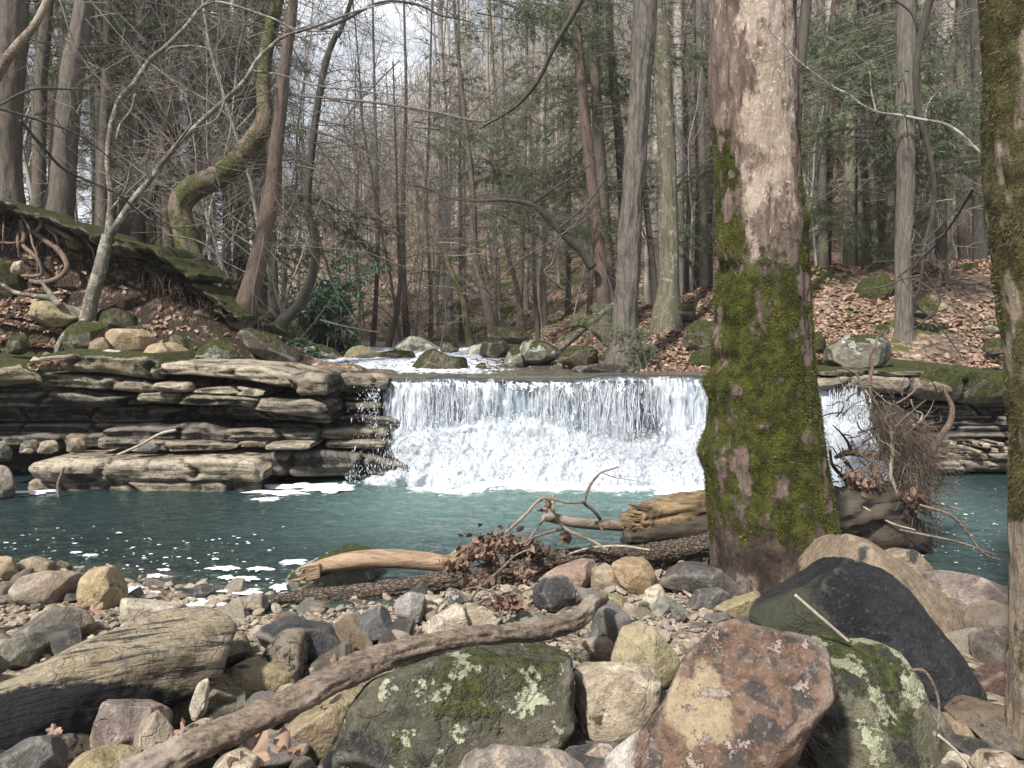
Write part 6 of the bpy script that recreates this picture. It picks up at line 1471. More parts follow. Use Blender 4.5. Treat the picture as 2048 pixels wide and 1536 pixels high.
def moss_big(nx, ny, Z, low, q):
    n1 = fbm(q * np.array([5, 5, 2.6]), 4, 41); n2 = fbm(q * np.array([11, 11, 7]), 3, 44)
    n3 = fbm(q * np.array([26, 26, 16]), 3, 47)
    band = smoothstep(0.25, 0.6, Z + 0.25 * n1) * smoothstep(2.7, 1.6, Z + 0.5 * n1 + 0.3 * n2 - 0.2 * np.abs(nx))
    side = (smoothstep(-0.45, -0.85, nx + 0.2 * n1) * smoothstep(1.6, 2.0, Z) * smoothstep(3.1, 2.7, Z) + smoothstep(0.55, 0.9, nx + 0.2 * n2) * smoothstep(3.3, 2.6, Z)) * 0.9
    core = 0.35 * np.exp(-((Z - 1.0) / 0.55) ** 2) * smoothstep(-0.6, 0.2, nx)
    m = np.clip(band * (0.74 + 0.85 * n1 + 0.7 * n2 + 0.5 * n3 + core) + side * (0.35 + 1.2 * n2 + 0.6 * n3), 0, 1)
    m = np.maximum(m, 0.9 * smoothstep(0.75, 0.95, nx) * smoothstep(0.75, 0.5, Z) * smoothstep(0.12, 0.2, Z))
    pale = np.clip(smoothstep(1.5, 2.6, Z + 0.6 * n1) * np.clip(smoothstep(1.15, 0.0, np.abs(nx - 0.08 + 0.3 * n1)) * 1.05 + 0.7 * n2 + 0.7 * n3, 0, 1) + 0.55 * np.clip(n2 * 2, 0, 1) * smoothstep(0.5, 0.2, Z), 0, 1) * (1 - m)
    pale = np.maximum(pale, smoothstep(0.45, 0.8, nx) * smoothstep(0.62, 0.45, Z + 0.1 * n1) * 0.9 * (1 - m))
    dark = np.clip(smoothstep(0.75, 0.30, Z + 0.2 * n1) * (1 - pale), 0, 1)
    # knots, scars along the left edge and buttress swell at the foot
    ex = 0 * Z
    for (az, zc, sz, dp) in [(-0.93, 1.95, 0.05, -0.05), (-0.97, 1.28, 0.07, 0.045), (-0.90, 1.42, 0.05, -0.05), (-0.80, 1.62, 0.045, -0.04), (-0.95, 0.86, 0.09, 0.04), (0.9, 2.25, 0.05, 0.03), (-0.2, 2.6, 0.04, 0.02), (0.1, 0.42, 0.07, 0.02), (-0.45, 0.50, 0.07, 0.025), (-0.35, 1.05, 0.02, 0.02)]:
        ex = ex + dp * np.exp(-(((nx - az) * 0.22) ** 2 + (Z - zc) ** 2) / sz ** 2) * (ny < 0.3)
    ex = ex + 0.035 * smoothstep(0.5, 0.0, Z) * np.sin(np.arctan2(ny, nx) * 5 + 1.0)
    return m, pale, dark, ex
big_tree, BB = mossy_trunk([(1418, 1583, -30), (1421, 1584, 0), (1425, 1590, 180), (1438, 1597, 330), (1441, 1605, 450), (1436, 1612, 560), (1431, 1617, 650), (1425, 1622, 760), (1415, 1640, 880), (1417, 1652, 960), (1420, 1665, 1040), (1426, 1676, 1095), (1434, 1684, 1150), (1440, 1690, 1180)], 4.75, moss_big, 'massive tree trunk thick with green moss, pale pinkish bark above, at the pool edge', 'bigtrunk', nu=180, nv=320)

def moss_edge(nx, ny, Z, low, q):
    n1 = fbm(q * np.array([6, 6, 2.2]), 4, 61); n2 = fbm(q * np.array([18, 18, 6]), 3, 64)
    m = np.clip(0.12 + 1.2 * n1 + 0.9 * n2 + 0.42 * smoothstep(1.5, 2.0, Z) + 0.35 * smoothstep(-0.2, -0.9, nx) * smoothstep(0.7, 1.2, Z) - 0.25 * smoothstep(0.9, 0.4, Z), 0, 1)
    pale = np.clip(0.3 + n2, 0, 1) * (1 - m)
    return m, pale, 0 * m, 0.02 * np.clip(n1, 0, 1) * smoothstep(1.3, 1.9, Z)
edge_tree, EB = mossy_trunk([(l + 26, r + 10, y) for l, r, y in [(1950, 2150, -30), (1958, 2146, 100), (1955, 2140, 250), (1960, 2136, 420), (1978, 2130, 580), (1992, 2126, 700), (2003, 2120, 850), (2005, 2118, 1000), (2006, 2120, 1180), (1998, 2128, 1350), (1996, 2136, 1560), (1990, 2146, 1750)]], 2.75, moss_edge, 'brown mossy trunk cut off by the edge of the frame', 'edgetrunk', nu=120, nv=280, tuft=0.009, ntuft=26000, tw=0.06, tmat='browntuft', seed=17, hang=0.9, amp=0.012, foot_z=0.05)

# ------------------------------------------------------------------ single branches, roots and sticks
def stick(pts, Y, mat, r_px=None, name='branch', parent=None, label=None, cat=None, group=None, n=None, sides=10, rough=0.004, freq=60, stretch=6, lump=0.08, origin=None, kind=None):
    """pts (px, py, width px), Y a number or a list (metres ahead)"""
    pts = np.array(pts, float)
    Yv = np.interp(np.arange(len(pts)), np.linspace(0, len(pts) - 1, len(np.atleast_1d(Y))), np.atleast_1d(np.asarray(Y, float)))
    C = np.array([P(a, b, yy) for (a, b, _), yy in zip(pts, Yv)]); R = np.maximum(pts[:, 2] / 2 / F_PX * Yv, 0.0012)
    L = np.linalg.norm(np.diff(C, axis=0), axis=1).sum()
    nn = n or int(np.clip(L / (2 * np.pi * R.mean() / sides) / 1.5, 10, 120))
    org = C[0] if parent is None else np.array(parent.location)
    me, o_, _ = bark_tube(C, R, name, M[mat], sides=sides, n=nn, rough=rough, seed=int(abs(pts[0, 0])) % 89, stretch=stretch, freq=freq, origin=org, lump=lump)
    if parent is not None: return obj(name, me, parent=parent, label=label)
    return obj(name, me, loc=org, label=label, cat=cat, group=group, kind=kind)

def twiglets(C, parent_loc, parent, k=6, ratio=(0.15, 0.4), mat='twig', rg=RNG, n2=0, r=0.003, name='twigs', up=0.0):
    C = np.asarray(C)[None]; R = np.full(C.shape[:2], r * 1.6)
    T, t = offshoots(C, R, k, ratio, 0.9, n=5, rr=0.6, rg=rg, up=up)
    sets = [(T, np.maximum(t, 0.0013))]
    if n2:
        W, w = offshoots(T, t, n2, (0.3, 0.6), 0.9, n=4, rr=0.6, rg=rg); sets.append((W, np.full(w.shape, 0.0011)))
    S = Soup()
    for c, rr in sets: S.add(*tubes(c - np.array(parent_loc), rr, 3))
    return obj(name, S.mesh(name, M[mat]), parent=parent, kind='stuff')

def px_line(pts, Y, n=24):
    pts = np.array(pts, float)[:, :2]
    Yv = np.interp(np.arange(len(pts)), np.linspace(0, len(pts) - 1, len(np.atleast_1d(Y))), np.atleast_1d(np.asarray(Y, float)))
    return resample(np.array([P(a, b, yy) for (a, b), yy in zip(pts, Yv)]), n)

# pale forked tree on the left bank
pf = obj('tree', None, loc=P(178, 640, 9.3), label='pale grey forked tree leaning right over the ledge, roots gripping mossy rocks', cat='tree')
A0 = [(172, 648, 34), (182, 600, 26), (198, 545, 25), (208, 505, 24), (216, 470, 22)]
A1 = [(216, 478, 24), (222, 400, 17), (216, 330, 16), (221, 260, 15), (240, 200, 15), (270, 165, 15), (300, 120, 13), (330, 95, 12), (370, 55, 11), (402, 15, 9), (440, -10, 6)]
A2 = [(216, 476, 24), (240, 440, 19), (270, 395, 17), (300, 360, 15), (330, 318, 15), (360, 285, 13), (400, 245, 13), (450, 200, 13), (490, 160, 12), (515, 120, 11), (545, 90, 10), (570, 72, 9), (633, 52, 7), (720, 20, 5), (780, 5, 4)]
A1 = [(a, b, w * 0.72) for a, b, w in A1]; A2 = [(a, b, w * 0.72) for a, b, w in A2]
stick(A0, 9.3, 'whitebark', name='trunk', parent=pf, sides=22, rough=0.008, freq=30)
stick(A1, [9.3, 9.1], 'whitebark', name='limb', parent=pf, sides=14)
stick(A2, [9.3, 9.0, 8.6], 'whitebark', name='limb', parent=pf, sides=14)
for pts, Yb in [([(175, 640, 22), (150, 622, 16), (120, 612, 14), (100, 596, 12), (70, 592, 10), (30, 585, 9), (0, 568, 8), (-30, 560, 6)], [9.3, 9.1]), ([(170, 648, 20), (140, 662, 16), (118, 690, 12), (112, 715, 8)], [9.3, 8.9]), ([(182, 648, 18), (215, 660, 12), (240, 672, 9), (262, 690, 6)], [9.3, 9.0]), ([(172, 640, 20), (158, 660, 16), (150, 690, 10)], [9.2, 8.8]), ([(120, 612, 12), (110, 600, 12), (95, 580, 9), (80, 560, 5)], [9.1, 9.2])]:
    stick(pts, Yb, 'whitebark', name='root', parent=pf, rough=0.006)
for pts in ([(333, 105, 7), (345, 95, 5), (385, 92, 4), (418, 100, 3), (430, 130, 2.5), (440, 170, 2)], [(270, 190, 6), (262, 220, 5), (240, 250, 4), (232, 280, 3)], [(515, 130, 5), (505, 90, 4), (500, 75, 3), (540, 62, 2.5)], [(505, 142, 5), (560, 150, 4), (640, 172, 4), (720, 182, 3), (800, 190, 2)], [(330, 320, 5), (345, 300, 5), (382, 250, 4), (350, 290, 3)], [(300, 362, 5), (290, 330, 4), (300, 300, 3), (296, 250, 2)], [(222, 420, 5), (250, 380, 4), (262, 330, 3), (270, 280, 2)], [(450, 200, 5), (430, 240, 3), (380, 260, 2)], [(410, 10, 5), (445, 5, 5), (540, 35, 4), (600, 60, 3), (700, 62, 2)]):
    stick(pts, [9.0, 8.8], 'whitebark', name='branch', parent=pf, sides=7)
for L_, k in ((A1, 26), (A2, 40)): twiglets(px_line(L_[1:], [9.2, 8.8], 40), pf.location, pf, k, (0.10, 0.30), n2=5)

# branches that cross the upper part of the view, each with its fine twigs
def hanging(pts, Y, mat, label, k=14, n2=4, ratio=(0.1, 0.3), name='branch', group=None, subs=(), cat='branch', tmat='twig', up=0.0):
    e = obj(name, None, loc=P(pts[0][0], pts[0][1], np.atleast_1d(Y)[0]), label=label, cat=cat, group=group)
    stick(pts, Y, mat, name='limb', parent=e, sides=8)
    for s, sy in subs: stick(s, sy, mat, name='offshoot', parent=e, sides=6)
    twiglets(px_line(pts, Y, 30), e.location, e, k, ratio, tmat, n2=n2, up=up)
    for s, sy in subs: twiglets(px_line(s, sy, 20), e.location, e, max(4, k // 2), ratio, tmat, n2=2)
    return e
hanging([(1175, -20, 12), (1140, 40, 11), (1105, 100, 10), (1080, 155, 9), (1050, 195, 8), (1020, 222, 6), (985, 242, 5), (960, 257, 4)], [5.6, 6.2], 'darkbark', 'dark bough hanging down over the stream from the top of the frame', subs=[([(1004, 230, 4), (1008, 262, 3), (1022, 285, 2.5), (995, 305, 2)], 6.2)], k=12)
hanging([(600, 192, 4), (700, 200, 5), (800, 212, 5), (880, 226, 5), (930, 238, 5), (972, 243, 4)], [8.0, 6.4], 'greybark', 'long thin pale branch reaching right towards the dark hanging bough', k=24, subs=[([(930, 238, 4), (985, 185, 3), (1040, 140, 2.5), (1090, 130, 2)], 6.8)])
hanging([(640, 60, 6), (690, 40, 6), (760, 5, 5), (830, 8, 5), (880, 30, 4), (920, 38, 3), (945, 46, 2)], [9.0, 8.2], 'darkbark', 'dark thin branch crossing the patch of sky', k=26)
hanging([(1185, 536, 20), (1165, 505, 18), (1130, 470, 17), (1108, 448, 16), (1085, 425, 14), (1060, 408, 11), (1010, 400, 8), (960, 402, 6), (905, 397, 5), (850, 376, 4), (800, 368, 2)], [11.6, 11.2], 'darkbark', 'dead dark trunk arching left from the red-brown hemlock', name='leaning_dead_tree', cat='dead tree', k=40, n2=4, subs=[([(1060, 410, 6), (1120, 370, 4), (1180, 330, 3)], 11.4), ([(1120, 455, 5), (1180, 400, 4), (1230, 320, 3)], 11.4)])
hanging([(1130, 580, 6), (1090, 545, 5), (1105, 525, 5), (1125, 470, 4), (1160, 440, 4), (1180, 400, 3)], 11.5, 'greybark', 'thin crooked branch in front of the arching dead trunk', k=8)
# near right: black bough and the pale one crossing it
hanging([(1868, -20, 15), (1857, 10, 15), (1842, 73, 14), (1832, 146, 13), (1838, 226, 12), (1857, 300, 10), (1868, 365, 9), (1867, 419, 8), (1849, 492, 7), (1842, 560, 6), (1832, 600, 5), (1830, 630, 3)], [4.2, 4.6], 'darkbark', 'long black drooping bough hanging in front of the right bank', subs=[([(1832, 612, 5), (1868, 640, 4), (1900, 680, 3), (1922, 712, 2)], 4.6), ([(1849, 545, 4), (1880, 600, 4), (1850, 640, 3), (1810, 668, 2)], 4.5), ([(1842, 550, 4), (1800, 560, 3), (1770, 572, 3), (1725, 580, 2)], 4.6), ([(1843, 492, 4), (1900, 430, 3), (1944, 378, 3)], 4.2), ([(1838, 60, 6), (1822, 25, 5), (1790, 0, 4), (1760, -20, 3)], 4.3)], k=10)
hanging([(1975, 320, 6), (1925, 270, 5.5), (1890, 248, 5.5), (1840, 238, 5), (1800, 230, 4.5), (1760, 225, 4.5), (1725, 210, 4), (1700, 190, 3.5), (1665, 172, 3), (1620, 140, 3), (1590, 115, 3), (1560, 80, 2)], [3.0, 4.0], 'whitebark', 'pale lichened branch reaching left from the mossy edge trunk', subs=[([(1752, 222, 4), (1742, 180, 3), (1735, 132, 3), (1690, 95, 2), (1650, 72, 2)], 3.9), ([(1850, 238, 4), (1858, 205, 3), (1885, 175, 2), (1930, 150, 2)], 3.6)], k=10, tmat='twig')
hanging([(1946, 378, 6), (1915, 430, 5), (1880, 480, 4), (1840, 520, 3), (1795, 555, 2)], [3.0, 4.4], 'darkbark', 'thin dark twigged branch leaving the edge trunk downward', k=8)
hanging([(-20, 175, 22), (5, 130, 20), (40, 85, 17), (70, 50, 14), (95, 0, 13), (105, -30, 12)], 6.5, 'branchwood', 'brown limb crossing the upper left corner', k=8)
hanging([(-10, 215, 6), (60, 235, 5), (140, 262, 4), (200, 300, 3), (250, 345, 2)], [7, 8.5], 'greybark', 'thin pale twig bough reaching across the brown trunks', k=16)
hanging([(40, 240, 6), (90, 300, 6), (130, 340, 5), (190, 368, 5), (240, 392, 4), (300, 440, 3), (360, 460, 2)], [7.5, 8.8], 'darkbark', 'dark sagging branch below the pale twig bough', k=16)
hanging([(-10, 215, 5), (60, 180, 5), (130, 178, 4), (190, 182, 3)], [7.5, 8.5], 'darkbark', 'short dark branch over the thick brown trunk', k=10)
for k, (pts, Yb, lb) in enumerate([
    ([(250, 390, 4), (300, 345, 3), (360, 310, 3), (420, 330, 2), (500, 345, 2)], 9.3, 'fine grey twig spray left of the mossy elbow'),
    ([(180, 0, 4), (230, 60, 3), (270, 110, 3), (330, 230, 2)], 8.8, 'drooping fine twig near the top of the left wood'),
    ([(120, 0, 4), (160, 110, 3), (240, 200, 3), (330, 300, 2)], 9.0, 'long fine twig sweeping down across the left trunks'),
    ([(335, 470, 4), (390, 480, 3), (430, 505, 3), (458, 555, 2)], 9.2, 'arched bare twig above the mossy overhang'),
    ([(600, 250, 4), (680, 280, 3), (760, 330, 3), (840, 420, 2)], 9.5, 'bare twig fan right of the red-brown leaning tree'),
    ([(590, 330, 4), (660, 350, 3), (740, 420, 3), (800, 470, 2)], 9.8, 'lower bare twig fan right of the red-brown leaning tree'),
    ([(640, 640, 4), (700, 655, 3), (760, 665, 2)], 9.6, 'thin stick poking out of the rhododendron'),
    ([(700, 300, 4), (690, 240, 3), (740, 180, 3), (800, 120, 2)], 12, 'upright twiggy shoot below the sky patch'),
    ([(1000, 560, 4), (1040, 520, 3), (1090, 490, 3), (1200, 420, 2)], 11.0, 'rising thin bough in the hollow left of the hemlocks')]):
    hanging(pts, Yb, 'twig', lb, k=20, n2=5, ratio=(0.12, 0.4))

# ------------------------------------------------------------------ logs and driftwood on the bar
def log(pts, Y, mat, label, cat='log', name='log', **kw):
    return stick(pts, Y, mat, name=name, label=label, cat=cat, **{**dict(sides=40, rough=0.05, freq=26, stretch=5, lump=0.10), **kw})
log([(545, 1202, 20), (600, 1196, 30), (720, 1188, 36), (850, 1168, 37), (960, 1150, 38), (1040, 1132, 40), (1130, 1118, 38), (1230, 1108, 38), (1330, 1102, 40), (1430, 1085, 44), (1470, 1080, 40)], [4.45, 4.85, 5.3], 'alligator', 'long log with deeply plated bark running to the foot of the big trunk', n=260, sides=60, rough=0.035, freq=70, stretch=2.6)
peel = log([(612, 1142, 14), (630, 1137, 26), (655, 1130, 30), (700, 1122, 36), (760, 1118, 38), (830, 1120, 36), (890, 1128, 34), (935, 1138, 28)], [4.65, 4.9], 'peeled', 'peeled orange-tan log with splintered end', rough=0.005, freq=14)
log([(250, 1560, 66), (330, 1520, 62), (430, 1470, 56), (520, 1432, 54), (600, 1396, 50), (680, 1352, 50), (760, 1318, 48), (850, 1292, 42), (940, 1276, 40), (1020, 1268, 38), (1090, 1258, 36), (1140, 1245, 34), (1168, 1225, 32), (1185, 1205, 28), (1208, 1197, 20)], [2.15, 2.55, 3.05, 3.5], 'branchwood', 'long curved brown branch lying across the foreground stones', cat='branch', name='fallen_branch', n=300, sides=48, rough=0.045, freq=55, lump=0.22)
for i in range(9):                                      # splintered left end of the peeled log
    y0 = 1128 + i * 3.2; x1 = 585 + RNG.uniform(-12, 22)
    stick([(640, y0, 7), (612, y0 + 5, 6), (x1, y0 + 10 + RNG.uniform(-3, 3), 1.5)], [4.66, 4.60], 'peeled', name='splinter', label=None, cat=None, sides=6, rough=0.01, parent=peel)
fb = [o for o in COL.objects if o.name.startswith('fallen_branch')][0]
for pts, Yb in [([(640, 1376, 22), (630, 1352, 15), (622, 1336, 8)], [2.78, 2.76]), ([(985, 1270, 16), (992, 1250, 11), (1000, 1238, 6)], [3.14, 3.12]), ([(430, 1470, 24), (440, 1498, 14), (446, 1512, 7)], [2.4, 2.35]), ([(1140, 1243, 13), (1152, 1262, 9), (1160, 1272, 4)], [3.36, 3.33]), ([(820, 1300, 14), (812, 1284, 9), (800, 1272, 4)], [2.98, 2.97])]:
    stick(pts, Yb, 'branchwood', name='stub', parent=fb, sides=14, rough=0.03, freq=50)
# hollow split log against the big trunk
hl = obj('log', None, loc=P(1330, 1080, 5.25), label='thick split hollow log resting against the big trunk', cat='log')
stick([(1266, 1042, 40), (1275, 1040, 58), (1300, 1036, 66), (1360, 1025, 70), (1420, 1018, 68), (1470, 1012, 60)], [5.1, 5.45], 'splitwood', name='trunk_piece', parent=hl, sides=60, rough=0.05, freq=24, stretch=8, lump=0.30)
stick([(1250, 1075, 26), (1290, 1070, 36), (1350, 1060, 40), (1430, 1050, 40)], [5.05, 5.3], 'wetwood', name='lower_shell', parent=hl, sides=30, rough=0.08, freq=18, stretch=5, lump=0.3)
for k in range(9):
    y0 = 1012 + k * 6
    stick([(1300, y0 + 4, 9), (1272, y0 + RNG.uniform(-3, 3), 7), (1258 + RNG.uniform(-8, 8), y0 + RNG.uniform(-5, 5), 1.5)], [5.12, 5.02], 'splitwood', name='splinter', parent=hl, sides=6, rough=0.004)
br = obj('dead_branch', None, loc=P(1260, 1052, 5.15), label='brown dead branch with upturned twigs jutting over the pool', cat='branch')
stick([(1262, 1052, 22), (1220, 1050, 22), (1180, 1048, 21), (1140, 1044, 20), (1105, 1036, 20), (1085, 1036, 12)], [5.2, 4.95], 'branchwood', name='limb', parent=br, sides=24, rough=0.008)
for pts, Yb in [([(1108, 1036, 14), (1106, 1015, 9), (1108, 984, 5)], 4.95), ([(1200, 1038, 8), (1190, 1024, 7), (1170, 1008, 7), (1165, 1004, 6), (1135, 1005, 6), (1085, 997, 6), (1050, 1030, 6), (1012, 1065, 6)], [5.0, 4.7]), ([(1168, 1004, 6), (1178, 975, 6), (1192, 955, 5), (1205, 944, 4), (1238, 934, 3)], 4.95), ([(1205, 946, 2), (1230, 955, 2), (1262, 960, 1.5), (1300, 968, 1)], 4.95), ([(1112, 1036, 7), (1135, 1060, 7), (1180, 1080, 7), (1215, 1100, 5)], [4.9, 4.8]), ([(1130, 1056, 6), (1080, 1070, 6), (1040, 1088, 5)], [4.9, 4.7]), ([(1090, 1034, 6), (1070, 1062, 5), (1048, 1092, 4)], [4.9, 4.7]), ([(1090, 1000, 5), (1108, 1022, 5)], 4.9), ([(1200, 1050, 4), (1210, 1075, 3), (1215, 1088, 2)], 4.95)]:
    stick(pts, Yb, 'branchwood', name='twig', parent=br, sides=8)
for pts, Yb, mt, lb in [
    ([(1300, 1100, 5), (1240, 1092, 5), (1180, 1096, 5), (1130, 1110, 4), (1080, 1118, 4)], 4.9, 'paletwig', 'pale stick lying along the plated-bark log'),
    ([(935, 1210, 4), (960, 1175, 5), (1000, 1140, 5), (1030, 1112, 4), (1060, 1098, 3)], 4.4, 'branchwood', 'thin stick leaning up through the leaf heap'),
    ([(1590, 1190, 6), (1630, 1225, 7), (1665, 1255, 7), (1698, 1284, 6)], 2.75, 'paletwig', 'straight pale stick leaning on the black boulder'),
    ([(1876, 1470, 6), (1900, 1490, 6), (1930, 1520, 6), (1950, 1550, 5)], 2.35, 'paletwig', 'small brown stick low beside the edge trunk'),
    ([(1820, 1340, 6), (1848, 1342, 6), (1868, 1372, 6), (1878, 1410, 5), (1876, 1460, 5)], 2.5, 'branchwood', 'bent brown twig hooked over the green lichen boulder'),
    ([(235, 910, 5), (280, 890, 5), (320, 868, 6), (352, 860, 6)], 7.7, 'paletwig', 'pale stick slanting on the dark shelf of the ledge'),
    ([(118, 998, 6), (116, 970, 6), (124, 945, 5), (128, 935, 4)], 7.45, 'branchwood', 'short stick standing upright against the pale block'),
    ([(1380, 1255, 4), (1440, 1248, 5), (1500, 1250, 4), (1560, 1262, 3)], 3.15, 'twig', 'grey twig lying left of the black boulder'),
    ([(900, 1340, 4), (850, 1345, 4), (800, 1352, 3)], 2.9, 'paletwig', 'pale twig on the mossy lichen block'),
    ([(760, 1330, 3), (800, 1300, 3), (845, 1255, 3)], 3.2, 'twig', 'thin dark twig above the curved branch'),
    ([(1240, 715, 14), (1180, 655, 14), (1140, 650, 8)], 10.6, 'mossbark', 'mossy fallen limb on the right bank'),
    ([(1120, 700, 12), (1170, 655, 13), (1215, 618, 12), (1240, 600, 10)], 11.0, 'greybark', 'grey fallen pole slanting up the right bank'),
    ([(870, 1225, 3), (890, 1200, 3), (945, 1175, 3), (1000, 1190, 3)], 3.9, 'twig', 'thin bent twig below the plated-bark log')]:
    stick(pts, Yb, mt, name='stick', label=lb, cat='stick', sides=8, rough=0.003)
# a tangle of fine grass-like roots under the rust boulder
S = Soup()
st = np.array([P(1600 + RNG.uniform(-20, 20), 1440 + RNG.uniform(-10, 20), 2.55) for _ in range(40)])
B1, r1 = limbs(st, RNG.normal(0, 0.4, (40, 3)) + np.array([0.7, -0.2, -0.7]), RNG.uniform(0.10, 0.32, 40), np.full(40, 0.0014), 7, 0.2, 0.15)
S.add(*tubes(B1, r1, 3)); obj('dry_roots', S.mesh('dry_roots', M['branchwood']), kind='stuff')

# ------------------------------------------------------------------ upturned root mass in the pool behind the big trunk
rw = obj('root_mass', None, loc=P(1780, 1080, 5.7), label='upturned tangled root mass of a fallen tree in the pool, right of the big trunk', cat='root mass')
def rt(pts, Yb, mat='rootbark', name='root', **kw): return stick(pts, Yb, mat, name=name, parent=rw, **{**dict(sides=12, rough=0.006, freq=40), **kw})
rt([(1640, 1030, 80), (1700, 1018, 84), (1760, 1010, 78), (1800, 1000, 60)], [5.3, 5.7], 'wetwood', 'trunk', sides=48, lump=0.35, rough=0.08, freq=20)
rt([(1660, 1080, 90), (1740, 1070, 110), (1810, 1075, 70), (1840, 1090, 40)], [5.5, 5.8], 'wetwood', 'trunk', sides=48, lump=0.4, rough=0.08, freq=20)
rt([(1888, 772, 4), (1893, 790, 7), (1904, 815, 10), (1900, 845, 12), (1882, 872, 14), (1864, 898, 18), (1845, 910, 22), (1810, 917, 22), (1760, 912, 18), (1700, 905, 14), (1670, 915, 7)], [5.7, 5.7], 'rootbark', sides=18)
rt([(1755, 672, 3), (1750, 690, 6), (1741, 712, 6), (1744, 740, 7), (1739, 765, 6), (1743, 790, 7), (1755, 812, 6)], 5.7, 'rootbark')
rt([(1685, 735, 4), (1712, 748, 5), (1722, 770, 5), (1735, 800, 5), (1750, 860, 4)], 5.7, 'rootbark')
rt([(1836, 762, 2), (1830, 778, 4), (1822, 788, 4), (1800, 803, 4), (1770, 815, 4)], 5.8, 'rootbark')
rt([(1780, 850, 6), (1785, 900, 7), (1782, 950, 8), (1795, 985, 8), (1812, 1010, 8), (1808, 1035, 7), (1780, 1050, 5)], 5.5, 'paletwig')
rt([(1660, 900, 5), (1665, 930, 7), (1690, 960, 8), (1700, 990, 8)], 5.6, 'wetwood')
rt([(1815, 915, 24), (1812, 960, 26), (1815, 1010, 28), (1822, 1060, 30)], 5.7, 'wetwood', sides=18)
rt([(1740, 915, 14), (1755, 950, 16), (1770, 985, 14)], 5.6, 'rootbark')
rt([(1680, 985, 4), (1720, 1010, 5), (1780, 1045, 4), (1830, 1060, 3)], 5.3, 'paletwig')
rt([(1850, 880, 6), (1830, 860, 4), (1845, 830, 3), (1828, 820, 2)], 5.7, 'paletwig')
rt([(1865, 910, 7), (1900, 895, 6), (1940, 900, 5), (1975, 915, 3)], 5.7, 'rootbark')
rt([(1840, 1010, 5), (1900, 1030, 5), (1930, 1060, 5), (1965, 1105, 4), (2000, 1120, 3)], 5.3, 'branchwood')
rt([(1800, 1060, 5), (1860, 1072, 5), (1920, 1085, 4), (1990, 1110, 3)], 5.2, 'branchwood')
rg = np.random.default_rng(14)
for i in range(26):                                    # thick dark roots woven through the mass
    a = np.array([rg.uniform(1690, 1860), rg.uniform(850, 1060)]); d = rg.normal(0, 1, 2); d /= np.hypot(*d); L = rg.uniform(30, 95); w = rg.uniform(3, 9); b = rg.normal(0, 0.35, 2)
    rt([(a[0] + d[0] * L * t + b[0] * L * t * t, a[1] + d[1] * L * t * 0.8 + b[1] * L * t * t, w * (1 - 0.7 * t)) for t in (0, .35, .7, 1)], [5.7 + rg.uniform(-.3, .2), 5.6 + rg.uniform(-.3, .2)], ['wetwood', 'rootbark', 'wetwood', 'branchwood'][i % 4], sides=8)
for i in range(70):                                    # kinked thin roots and twigs caught in it
    a = np.array([rg.uniform(1670, 1880), rg.uniform(790, 1060)]); pt = [(a[0], a[1], 3.2)]; d = rg.normal(0, 1, 2); d /= np.hypot(*d)
    for j in range(5): d = d + rg.normal(0, 0.55, 2); d /= np.hypot(*d); a = a + d * rg.uniform(8, 22); pt.append((a[0], a[1], 3.0 * (1 - j / 6)))
    rt(pt, [5.7 + rg.uniform(-.35, .25), 5.6 + rg.uniform(-.35, .25)], ['rootlet', 'rootbark', 'wetwood', 'rootlet', 'branchwood'][i % 5], sides=5, n=14)
rg = np.random.default_rng(4)
def rootlets(box, n, L, dir0, spread, r, mat):
    x0, x1, y0, y1 = box
    st = np.array([P(rg.uniform(x0, x1), rg.uniform(y0, y1), 5.7 + rg.uniform(-0.25, 0.2)) for _ in range(n)]) - np.array(rw.location)
    d = rg.normal(0, spread, (n, 3)) + np.array(dir0)
    B, b = limbs(st, d, rg.uniform(*L, n), rg.uniform(r * 0.5, r * 1.3, n), 9, 0.15, 0.22, rg=rg)
    T, t = offshoots(B, b, 3, (0.3, 0.7), 0.8, n=5, rr=0.6, rg=rg, wob=0.2)
    S = Soup(); S.add(*tubes(B, b, 4)); S.add(*tubes(T, np.maximum(t, 0.0011), 3))
    obj('rootlets', S.mesh('rootlets', M[mat]), parent=rw, kind='stuff')
rootlets((1735, 1790, 800, 840), 260, (0.25, 0.62), (0.55, 0, -0.7), 0.22, 0.0019, 'rootlet')
rootlets((1760, 1850, 840, 910), 340, (0.15, 0.40), (0.35, 0, -0.8), 0.45, 0.0018, 'rootlet')
rootlets((1790, 1850, 915, 960), 150, (0.15, 0.38), (0.15, 0, -1.0), 0.35, 0.0018, 'rootlet')
rootlets((1680, 1860, 900, 1060), 110, (0.10, 0.45), (0.1, -0.1, 0.0), 0.9, 0.003, 'branchwood')
rootlets((1700, 1850, 960, 1080), 90, (0.10, 0.35), (0.1, -0.3, -0.5), 0.7, 0.004, 'wetwood')

